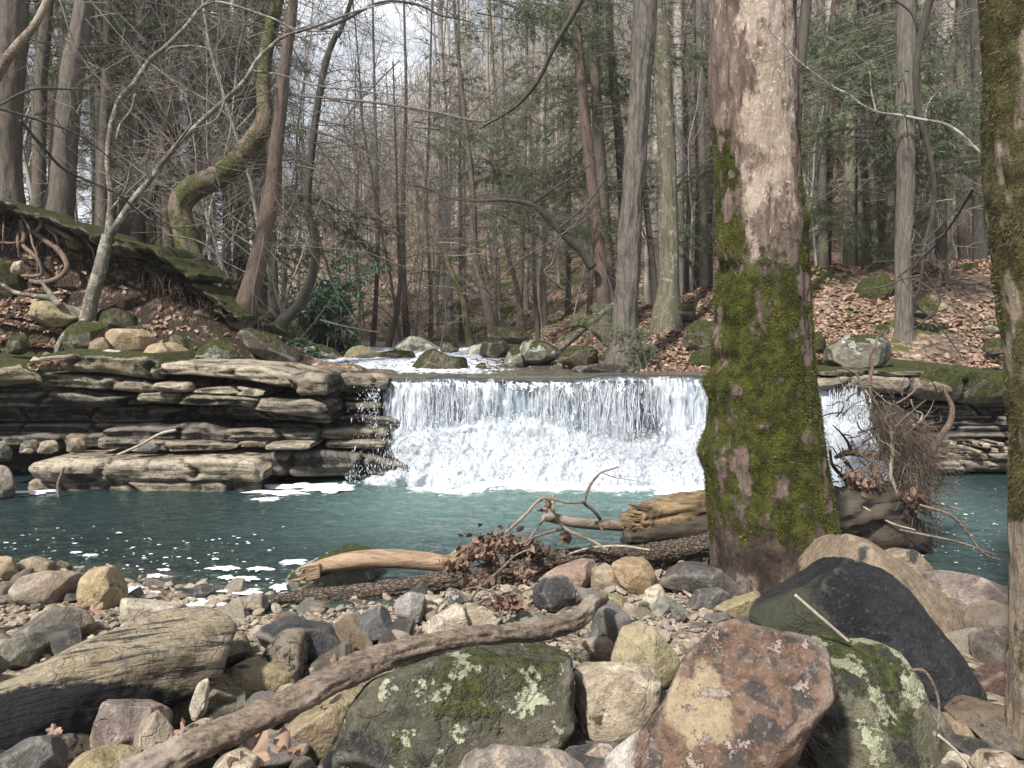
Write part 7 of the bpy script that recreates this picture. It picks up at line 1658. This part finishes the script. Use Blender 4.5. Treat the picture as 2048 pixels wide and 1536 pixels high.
# hanging roots on the left bank
rb = obj('root_bank', None, loc=P(80, 470, 9.7), label='tangle of thick exposed roots hanging from the undercut left bank', cat='tree roots')
for pts, w in [([(62, 472), (66, 495), (46, 520), (50, 560), (82, 575)], 0), ([(42, 440), (48, 470), (46, 490), (62, 505), (76, 520), (84, 545), (72, 552), (28, 552)], 9), ([(68, 462), (90, 480), (112, 495), (128, 515), (134, 535), (122, 552), (100, 562), (78, 565), (60, 562)], 12), ([(86, 432), (82, 450), (74, 462)], 9), ([(92, 455), (110, 470), (118, 488)], 7), ([(60, 460), (66, 490), (74, 510), (76, 545)], 5), ([(-5, 484), (20, 486), (45, 484)], 5), ([(36, 465), (36, 490), (40, 515)], 6), ([(95, 450), (130, 470), (148, 480)], 11), ([(8, 430), (6, 470), (5, 500)], 3), ([(44, 432), (56, 450), (64, 470)], 6), ([(130, 450), (160, 462), (200, 475), (222, 482)], 7), ([(170, 478), (185, 500), (190, 525)], 4)]:
    if w: stick([(a, b, w * (1 - 0.3 * i / len(pts))) for i, (a, b) in enumerate(pts)], [9.6, 9.45, 9.5], 'rootbark', name='root', parent=rb)
S = Soup()
st = np.array([P(rg.uniform(0, 480), 0, 9.6) for _ in range(150)])
for i in range(150):
    px = rg.uniform(0, 440); py = np.interp(px, [0, 140, 240, 380, 440], [425, 455, 500, 560, 600]) + rg.uniform(-5, 25)
    st[i] = P(px, py, 9.55) - np.array(rb.location)
B, b = limbs(st, rg.normal(0, 0.25, (150, 3)) + np.array([0, -0.15, -1]), rg.uniform(0.1, 0.5, 150), rg.uniform(0.0015, 0.004, 150), 7, 0, 0.15, rg=rg)
S.add(*tubes(B, b, 3)); obj('rootlets', S.mesh('rootlets', M['rootbark']), parent=rb, kind='stuff')

# mossy overhang and undercut of the left bank
oh = obj('bank_overhang', None, label='mossy overhanging lip of the left bank with black hollow beneath', cat='earth bank')
def lip(px0, px1, tops, bots, Yd, dp, mat, seed):
    g = np.random.default_rng(seed); k = 15
    tops = np.interp(np.linspace(0, 1, k), np.linspace(0, 1, len(tops)), tops) + g.uniform(-9, 9, k); bots = np.interp(np.linspace(0, 1, k), np.linspace(0, 1, len(bots)), bots) + g.uniform(-9, 9, k)
    slab_px(list(zip(np.linspace(px0, px1, len(tops)), tops)), list(zip(np.linspace(px0, px1, len(bots)), bots)), Yd, dp, mat, seed, oh, rough=0.11, under=1.6)
lip(250, 392, [488, 486, 492, 510, 530, 545], [503, 500, 512, 528, 550, 560], 9.25, 1.6, 'moss2', 701)
lip(380, 480, [560, 572, 590, 612, 632], [575, 590, 612, 636, 650], 9.35, 1.4, 'mossy', 703)
lip(-120, 140, [396, 392, 404, 425, 446], [412, 415, 422, 440, 458], 9.2, 1.4, 'darkrock', 705)
lip(130, 270, [440, 462, 478, 492], [458, 480, 498, 510], 9.3, 1.4, 'mossy', 707)
lip(395, 470, [600, 612, 630], [612, 630, 645], 9.6, 0.9, 'mossy', 709)

for i in range(44):                                    # rocks packed in the black hollows under the lip
    px = RNG.uniform(0, 560); line = np.interp(px, [0, 140, 240, 380, 440, 560], [425, 455, 500, 560, 600, 672])
    py = line + (abs(RNG.normal(0, 1)) * np.interp(px, [0, 300, 560], [40, 36, 14]) if i % 5 < 3 else RNG.uniform(-6, 8)); w = RNG.uniform(12, 38) if i % 5 < 3 else RNG.uniform(14, 26)
    a = np.linspace(0, 2 * np.pi, 9, endpoint=False)
    r = w * RNG.uniform(0.65, 1.1, 9)
    o = rock(np.stack([px + r * np.cos(a) * 1.35, py + r * np.sin(a) * 0.65 + 0.25 * r * np.cos(a)], -1), ['darkrock', 'darkrock', 'ledgedark', 'moss2', 'mossy'][i % 5], None, Y=max(8.95, float(hit(px, py)[1]) if hit(px, py)[1] < 11.5 else 10.3) + 0.04, thick=1.0, lvl=3, name='rock', seed=1000 + i)
    del o['category']; o.parent = oh

# ------------------------------------------------------------------ rhododendron
rh = obj('rhododendron', None, loc=(P(655, 720, 12.2)), label='glossy evergreen rhododendron bush at the left bank of the stream', cat='bush')
rh.location[2] = float(ground_h(rh.location[0], rh.location[1]))
rg = np.random.default_rng(9)
cen = P(662, 620, 12.4)
n = 46
st = np.array(rh.location) + rg.normal(0, 0.25, (n, 3)) * np.array([1, 1, 0])
tg = cen + rg.normal(0, 1, (n, 3)) * np.array([0.30, 0.35, 0.48])
B, b = limbs(st, tg - st, np.linalg.norm(tg - st, axis=1), np.full(n, 0.011), 8, 0, 0.08, rg=rg)
T, t = offshoots(B, b, 12, (0.15, 0.35), 0.9, (0.4, 1.0), n=5, rr=0.5, rg=rg, up=0.3)
S = Soup(); S.add(*tubes(B - np.array(rh.location), b, 4)); S.add(*tubes(T - np.array(rh.location), t, 3))
obj('stems', S.mesh('stems', M['twig']), parent=rh, kind='stuff')
S = Soup(); sprays(T[:, 2:] - np.array(rh.location), 22, 0.085, S, rg=rg, flat=0.3, hang=0.45, width=0.17)
obj('leaves', S.mesh('leaves', M['rhodo']), parent=rh, kind='stuff')

# low green hemlock boughs, feathery, hanging among the trunks
def bough_mesh(seed, tone):
    rg = np.random.default_rng(seed); n = 8
    st = np.tile(np.array([0.5, 0.3, 0.05]), (n, 1)) + rg.normal(0, 0.09, (n, 3))
    B, b = limbs(st, np.stack([-np.ones(n), rg.normal(0, 0.45, n), rg.normal(0.05, 0.16, n)], -1), rg.uniform(0.7, 1.15, n), np.full(n, 0.006), 8, 0.20, 0.06, rg=rg)
    T, t = offshoots(B, b, 18, (0.18, 0.36), 0.9, n=5, rr=0.4, flat=0.85, rg=rg, droop=0.25)
    S = Soup(); S.add(*tubes(B, b, 3)); S.add(*tubes(T, np.maximum(t, 0.0015), 3)); a = S.mesh('stems', M['twig'])
    S = Soup(); sprays(T, 52, 0.030, S, rg=rg, width=0.09, tone=tone, hang=0.3)
    return a, S.mesh('needles', M['needles'])
BM = [bough_mesh(40 + k, (0.25, 1) if k < 3 else (0, 0.6)) for k in range(5)]
RB = [
 (1690, 110, 11.0, 1.9, 'pale green hemlock bough right of the top of the big trunk'), (1740, 190, 12.0, 1.8, 'green hemlock bough above the crossing pale branch'), (1650, 250, 13.0, 1.5, 'green hemlock bough against the dark leaning trunk'), (1790, 270, 11.5, 1.8, 'bright green hemlock bough beneath the crossing pale branch'), (1720, 300, 12.5, 1.6, 'long green hemlock bough sweeping left over the crest trees'), (1880, 120, 12.5, 1.7, 'green hemlock bough behind the black drooping bough'), (1900, 330, 11.5, 1.5, 'green hemlock bough left of the edge trunk'), (1860, 400, 12.5, 1.3, 'lower green hemlock bough left of the edge trunk'), (1700, 440, 12.5, 1.2, 'small low hemlock bough over the crest'), (1780, 470, 13.5, 1.3, 'faint hemlock bough low behind the bank tree'), (1640, 400, 13.5, 1.2, 'hemlock bough low beside the big trunk'), (1790, 30, 12.0, 1.9, 'hemlock bough at the top right of the wood'), (1660, 20, 12.5, 1.7, 'hemlock bough at the top beside the big trunk'),
 (1130, 290, 12.6, 1.7, 'fresh green hemlock bough left of the red-brown hemlock'), (1100, 360, 13.5, 1.5, 'wide green hemlock bough above the arching dead trunk'), (1060, 440, 14.5, 1.4, 'green hemlock bough beneath the arching dead trunk'), (1150, 470, 12.4, 1.2, 'drooping hemlock bough near the foot of the hemlocks'), (1000, 350, 15.5, 1.7, 'grey-green hemlock bough over the stream hollow'), (930, 280, 15.5, 1.8, 'soft grey-green hemlock bough on the leaning dark tree'), (1080, 60, 12.5, 2.0, 'dark hemlock bough left of the hanging dark bough top'), (1120, 160, 13.0, 1.7, 'dark hemlock bough behind the hanging dark bough'), (1230, 180, 13.8, 1.5, 'hemlock bough between the straight hemlocks'), (1230, 380, 13.8, 1.4, 'lower hemlock bough between the straight hemlocks'), (1240, 650, 10.2, 0.9, 'low hemlock sprig before the foot of the grey tree'), (1300, 690, 9.9, 0.8, 'tiny hemlock seedling right of the grey tree'), (1380, 120, 13.5, 1.5, 'hemlock bough right of the mottled tree'), (1400, 340, 14.0, 1.3, 'green hemlock bough just left of the big trunk'), (1380, 470, 14.0, 1.2, 'low hemlock bough just left of the big trunk'),
 (520, 60, 13.0, 1.8, 'dark green hemlock bough behind the bent trunk top'), (500, 170, 13.0, 1.6, 'dark green hemlock bough behind the rising bent trunk'), (410, 60, 12.6, 1.8, 'dark green hemlock bough high in the left wood'), (400, 190, 13.0, 1.6, 'dark green hemlock bough behind the pale forked tree'), (310, 90, 13.0, 1.7, 'dark hemlock bough above the pale forked tree'), (230, 160, 13.5, 1.5, 'dark hemlock bough behind the left trunks'), (450, 480, 14.5, 1.4, 'low dark hemlock bough behind the mossy elbow'), (600, 420, 14.5, 1.5, 'low dark hemlock bough between the leaning and curved trees'), (560, 520, 14.5, 1.3, 'lowest dark hemlock bough behind the leaning tree'), (720, 470, 15.5, 1.3, 'dim hemlock bough above the rhododendron'), (150, 40, 13.0, 1.5, 'dark hemlock bough between the thick brown trunks')]
for k, (px, py, Yd, w, lb) in enumerate(RB):
    e = obj('hemlock_bough', None, loc=P(px, py, Yd), label=lb, cat='branch', group='hemlock boughs among the trunks')
    e.scale = (w, w, w); e.rotation_euler = (RNG.normal(0, .15), RNG.normal(0, .15), RNG.choice([0, 3.14]) + RNG.normal(0, .5))
    a, b_ = BM[(k % 3) if px > 1000 else 2 + k % 3]
    for nm, me in (('stems', a), ('needles', b_)):
        c = bpy.data.objects.new(nm, me); COL.objects.link(c); c.parent = e; c['kind'] = 'stuff'

# ------------------------------------------------------------------ leaf litter, fallen leaves, stones of the bar
def leaf_soup(P0, N, size, rg, tone):
    """curled oak- or maple-like leaves: 6 outline points round a raised midrib"""
    n = len(P0)
    a0 = rg.uniform(0, 2 * np.pi, n)
    t1 = unit(np.cross(N, np.stack([np.cos(a0), np.sin(a0), rg.normal(0, 0.3, n)], -1))); t2 = np.cross(N, t1)
    prof = np.array([(-0.5, 0.0, 0.0), (-0.15, 0.30, 0.10), (0.25, 0.26, 0.14), (0.55, 0.0, 0.05), (0.25, -0.26, 0.14), (-0.15, -0.30, 0.10), (0.05, 0.0, -0.02)])
    curl = rg.uniform(-0.3, 1.9, (n, 1))
    s = (size * rg.lognormal(0, 0.3, n))[:, None]
    v = []
    for (u, w, h) in prof:
        jit = rg.normal(0, 0.06, (n, 3))
        v.append(P0 + t1 * s * (u + jit[:, :1]) + t2 * s * (w + jit[:, 1:2]) + N * s * (h * curl + jit[:, 2:]))
    V = np.stack(v, 1).reshape(-1, 3)
    f = np.array([(0, 1, 6), (1, 2, 6), (2, 3, 6), (3, 4, 6), (4, 5, 6), (5, 0, 6)])
    F = (f[None] + (np.arange(n) * 7)[:, None, None]).reshape(-1, 3)
    return V, F, np.repeat(tone, 7)
def litter(n, urange, yrange, size, seed, reject=None, lift=0.01, ypow=1.0):
    rg = np.random.default_rng(seed)
    y = yrange[0] + (yrange[1] - yrange[0]) * rg.random(n) ** ypow; x = rg.uniform(*urange, n) * y
    keep = np.ones(n, bool) if reject is None else ~reject(x, y, rg)
    x, y = x[keep], y[keep]; n = len(x)
    z = ground_h(x, y)
    e = 0.05
    N = unit(np.stack([-(ground_h(x + e, y) - z) / e, -(ground_h(x, y + e) - z) / e, np.ones(n)], -1) + rg.normal(0, 0.38, (n, 3)))
    S = Soup(); S.add(*leaf_soup(np.stack([x, y, z + lift + rg.uniform(0, 0.03, n)], -1), N, size, rg, np.clip(rg.beta(2, 2.2, n), 0, 1)))
    return S.mesh('leaf_litter', M['litter'])
def rej(x, y, rg):
    u = x / y
    ch = (u > -0.27) & (u < 0.03 + 0.0 * y) & (y < 16)
    pat = (fbm(np.stack([x * 0.9, y * 0.9, 0 * x], -1), 3, 81) < -0.22 + rg.normal(0, 0.1, len(x))) | (soil_shade_at(x, y) > rg.uniform(0.05, 1.1, len(x)))
    lipz = (y < 9.5) & (u > -0.18) & (u < 0.42)
    return ch | pat | lipz
obj('leaf_litter', litter(38000, (0.03, 0.70), (9.3, 17), 0.070, 1, rej, ypow=1.15), kind='stuff')
obj('leaf_litter', litter(17000, (-0.72, -0.22), (8.9, 12), 0.068, 2, rej), kind='stuff')
obj('leaf_litter', litter(9000, (-0.5, 0.65), (15, 34), 0.12, 3, rej), kind='stuff')

# loose leaves on the left ledge top
rg = np.random.default_rng(12)
pp = [hit(rg.uniform(0, 130), rg.uniform(590, 715)) for _ in range(500)] + [P(rg.uniform(60, 130), rg.uniform(728, 742), 8.0) for _ in range(30)]
pp = np.array(pp) + np.array([0, -0.02, 0.03])
S = Soup(); S.add(*leaf_soup(pp, unit(rg.normal(0, 0.4, (len(pp), 3)) + np.array([0, -0.3, 1])), 0.09, rg, rg.uniform(0.35, 1, len(pp))))
obj('leaf_litter', S.mesh('leaf_litter', M['litter']), kind='stuff')

# heap of dead leaves caught on the logs
S = Soup()
for (px, py, Yd, n, sp) in [(1000, 1090, 4.85, 110, (45, 22)), (960, 1105, 4.75, 60, (30, 16)), (1065, 1100, 4.85, 50, (40, 10)), (1050, 1152, 4.3, 34, (14, 12)), (905, 1128, 4.7, 20, (18, 8)), (1012, 1205, 3.85, 40, (22, 14)), (960, 1170, 4.2, 25, (30, 8)), (1130, 1075, 4.9, 8, (8, 8)), (1095, 1010, 4.75, 10, (10, 10)), (1720, 970, 5.4, 60, (30, 28)), (1830, 1000, 5.5, 40, (26, 26))]:
    p = np.array([P(px + rg.normal() * sp[0] * 0.6, py + rg.normal() * sp[1] * 0.6, Yd + rg.normal() * 0.05) for _ in range(int(n * 2.4))]); n = len(p)
    S.add(*leaf_soup(p, unit(rg.normal(0, 1, (n, 3)) + np.array([0, -0.4, 0.4])), 0.038, rg, rg.uniform(0.0, 0.55, n)))
obj('leaf_heap', S.mesh('leaf_heap', M['litter']), kind='stuff')

def big_leaf(px, py, Y, size, tilt, rot, tone, label):
    """lobed sycamore leaf with stalk"""
    a = np.linspace(0, 2 * np.pi, 60, endpoint=False)
    r = 0.34 + 0.24 * np.abs(np.cos(2.5 * (a))) ** 0.8 + 0.04 * np.cos(19 * a)
    r = r * (0.8 + 0.25 * np.cos(a))
    V = [(0, 0, 0)]
    for f in (0.5, 1.0):
        for ai, ri in zip(a, r): V.append((ri * f * math.cos(ai), ri * f * math.sin(ai), (0.10 * f * f * math.cos(5 * ai + 0.5) + 0.35 * (f * ri) ** 2 * (1 + math.sin(ai * 2 + rot)))))
    V = np.array(V) * size; k = 60; j = np.arange(k)
    t = np.stack([np.zeros(k, int), 1 + j, 1 + (j + 1) % k], -1); q = np.stack([1 + j, 1 + k + j, 1 + k + (j + 1) % k, 1 + (j + 1) % k], -1)
    me = mesh('leaf', V, [t, q], M['litter'], attrs={'tone': np.clip(tone + 0.12 * fbm(V * 30, 3, 5), 0, 1)})
    o = obj('leaf', me, loc=P(px, py, Y), label=label, cat='leaf')
    o.rotation_euler = (tilt, RNG.normal() * 0.4, rot)
for a in [(500, 1508, 2.35, 0.13, 0.6, 0.5, 0.70, 'large pale brown leaf under the curved branch, left of its twin'), (575, 1500, 2.35, 0.13, 0.4, 2.2, 0.62, 'large tan lobed leaf beside the pink and olive rock'), (470, 1525, 2.25, 0.10, 0.7, 4.0, 0.7, 'brown leaf at the bottom by the curved branch'), (672, 1332, 3.0, 0.085, 0.9, 1.0, 0.42, 'red-brown curled leaf standing above the curved branch'), (620, 1395, 2.75, 0.07, 0.8, 3.0, 0.5, 'small brown leaf between branch and olive-brown stone'), (360, 1460, 2.5, 0.075, 0.9, 5.2, 0.6, 'brown leaf sliver beside the pink-tan upright stone'), (104, 1465, 2.5, 0.06, 1.3, 0.2, 0.75, 'small orange leaf upright before the black slab face'), (105, 1480, 2.45, 0.05, 0.3, 2.0, 0.9, 'small pale leaf flat before the black slab face'), (720, 1478, 2.6, 0.10, 1.2, 4.4, 0.3, 'dark red leaf hanging left of the mossy lichen block'), (275, 1215, 4.2, 0.06, 0.9, 1.0, 0.55, 'brown leaf clinging to the cream angular stone'), (188, 1222, 4.0, 0.08, 0.5, 1.0, 0.55, 'orange-brown leaf beneath the round tan boulder'), (1050, 1155, 4.25, 0.13, 1.2, 2.0, 0.55, 'curled orange-brown leaf clump at the reddish slab')]:
    big_leaf(*a)

# stones of the bar: 12 shapes in 9 stones' colours, shared by the copies
def small_stone(seed, lvl=2):
    rg = np.random.default_rng(seed); d, F = ico(lvl)
    r = np.ones(len(d)) ** 0; acc = np.zeros(len(d))
    for k in range(13):
        n = unit(rg.normal(0, 1, 3)); acc += np.clip(d @ n, 1e-4, None) ** 44 / rg.uniform(0.55, 1.0) ** 44
    r = np.minimum(acc ** (-1 / 44), 1.3)
    v = d * r[:, None] * np.array([rg.uniform(0.8, 1.25), rg.uniform(0.6, 1.0), rg.uniform(0.35, 0.75)])
    return v * (1 + 0.04 * fbm(v * 3 + seed, 3, seed % 40))[:, None], F
SM = ['tan', 'pinktan', 'greytan', 'grey', 'brown', 'pale', 'tanblack', 'darkgrey', 'greybrown']
SHP = [small_stone(800 + k, 3) for k in range(12)]
SMESH = [[mesh('stone', v, F, M[m]) for (v, F) in SHP] for m in SM]
def in_rock(x, y, pad=0.0):
    for (C, s, D, w, h, c) in ROCKS:
        if abs(x - C[0]) < s * 0.85 + pad and abs(y - C[1]) < max(D, s * 0.5) * 0.85 + pad: return True
    return False
rg = np.random.default_rng(21)
cnt = 0; spots_ = []
bins = [(130, (0.05, 0.095)), (95, (0.03, 0.05))]
for nn, (a, b) in bins:
    k = tries = 0
    while k < nn and tries < 9000:
        tries += 1
        y = rg.uniform(2.05, 5.6); x = rg.uniform(-0.72, 0.66) * y
        if y > shore_y(x) + 0.12 or (u_ := x / y) > 0.64: continue
        s = rg.uniform(a, b)
        if in_rock(x, y, -0.02) or any((x - q[0]) ** 2 + (y - q[1]) ** 2 < (0.50 * (s + q[2])) ** 2 for q in spots_): continue
        spots_.append((x, y, s)); k += 1
        o = bpy.data.objects.new('stone', SMESH[rg.integers(len(SM))][rg.integers(12)]); COL.objects.link(o)
        o.parent = ter; o.location = (x, y, float(ground_h(x, y)) + s * 0.35); o.scale = (s, s, s); o.rotation_euler = (rg.normal(0, .35), rg.normal(0, .35), rg.uniform(0, 6.3))
k = tries = 0                                          # stones wedged lower down, between and under the big ones
while k < 75 and tries < 6000:
    tries += 1
    y = rg.uniform(1.95, 3.75); x = rg.uniform(-0.74, 0.66) * y; s = rg.uniform(0.07, 0.15) * (0.75 + 0.12 * y)
    if in_rock(x, y, -0.08) or any((x - q[0]) ** 2 + (y - q[1]) ** 2 < (0.55 * (s + q[2])) ** 2 for q in spots_): continue
    spots_.append((x, y, s)); k += 1
    o = bpy.data.objects.new('stone', SMESH[[0, 2, 3, 4, 6, 7, 8, 1, 7][rg.integers(9)]][rg.integers(12)]); COL.objects.link(o)
    o.parent = ter; o.location = (x, y, float(ground_h(x, y)) + s * 0.3 + rg.uniform(0, 0.04)); o.scale = (s, s, s); o.rotation_euler = (rg.normal(0, .4), rg.normal(0, .4), rg.uniform(0, 6.3))
# the gravel between them
G0 = [small_stone(900 + k, 1) for k in range(8)]; G1 = [small_stone(900 + k, 0) for k in range(8)]
n = 12500
y = 2.0 + 4.4 * rg.random(n) ** 0.95; x = rg.uniform(-0.78, 0.95, n) * y
ok = (y < shore_y(x) + 0.9) & ((y > 3.5) | (rg.random(n) < 0.25))
x, y = x[ok], y[ok]; n = len(x)
s = np.clip(rg.lognormal(-4.0, 0.45, n), 0.006, 0.048); z = ground_h(x, y) + s * 0.3
SG = [Soup() for _ in range(4)]
which = rg.integers(0, 8, n); mi = rg.integers(0, 4, n)
for k in range(8):
    for m in range(4):
      for lv, sel in ((0, s >= 0.021), (1, s < 0.021)):
        v, F = (G0 if lv == 0 else G1)[k]
        i = np.where((which == k) & (mi == m) & sel)[0]
        if not len(i): continue
        a = rg.uniform(0, 6.28, len(i)); ca, sa = np.cos(a), np.sin(a)
        vx = v[None, :, 0] * ca[:, None] - v[None, :, 1] * sa[:, None]; vy = v[None, :, 0] * sa[:, None] + v[None, :, 1] * ca[:, None]
        vz = np.broadcast_to(v[None, :, 2], vx.shape) + vx * rg.normal(0, .3, (len(i), 1))
        V = np.stack([vx, vy, vz], -1) * s[i][:, None, None] + np.stack([x[i], y[i], z[i]], -1)[:, None, :]
        SG[m].add(V.reshape(-1, 3), (F[None] + (np.arange(len(i)) * len(v))[:, None, None]).reshape(-1, 3))
for m, mt in enumerate(['tan', 'pinktan', 'greytan', 'brown']): obj('gravel', SG[m].mesh('gravel', M[mt], smooth=False), kind='stuff')
# ------------------------------------------------------------------ thin valley haze
hz = bpy.data.materials.new('haze'); hz.use_nodes = True
ht = hz.node_tree; ht.nodes.clear()
ho = ht.nodes.new('ShaderNodeOutputMaterial'); hv = ht.nodes.new('ShaderNodeVolumePrincipled')
hv.inputs['Color'].default_value = (0.92, 0.93, 0.95, 1); hv.inputs['Density'].default_value = 0.0010; hv.inputs['Anisotropy'].default_value = 0.2
ht.links.new(hv.outputs[0], ho.inputs['Volume'])
v = np.array([(x, y, z) for x in (-480, 480) for y in (-12, 310) for z in (-4, 70)], float)
f = np.array([(0, 1, 3, 2), (4, 6, 7, 5), (0, 4, 5, 1), (2, 3, 7, 6), (0, 2, 6, 4), (1, 5, 7, 3)])
obj('haze', mesh('haze', v, f, hz, smooth=False), kind='stuff')
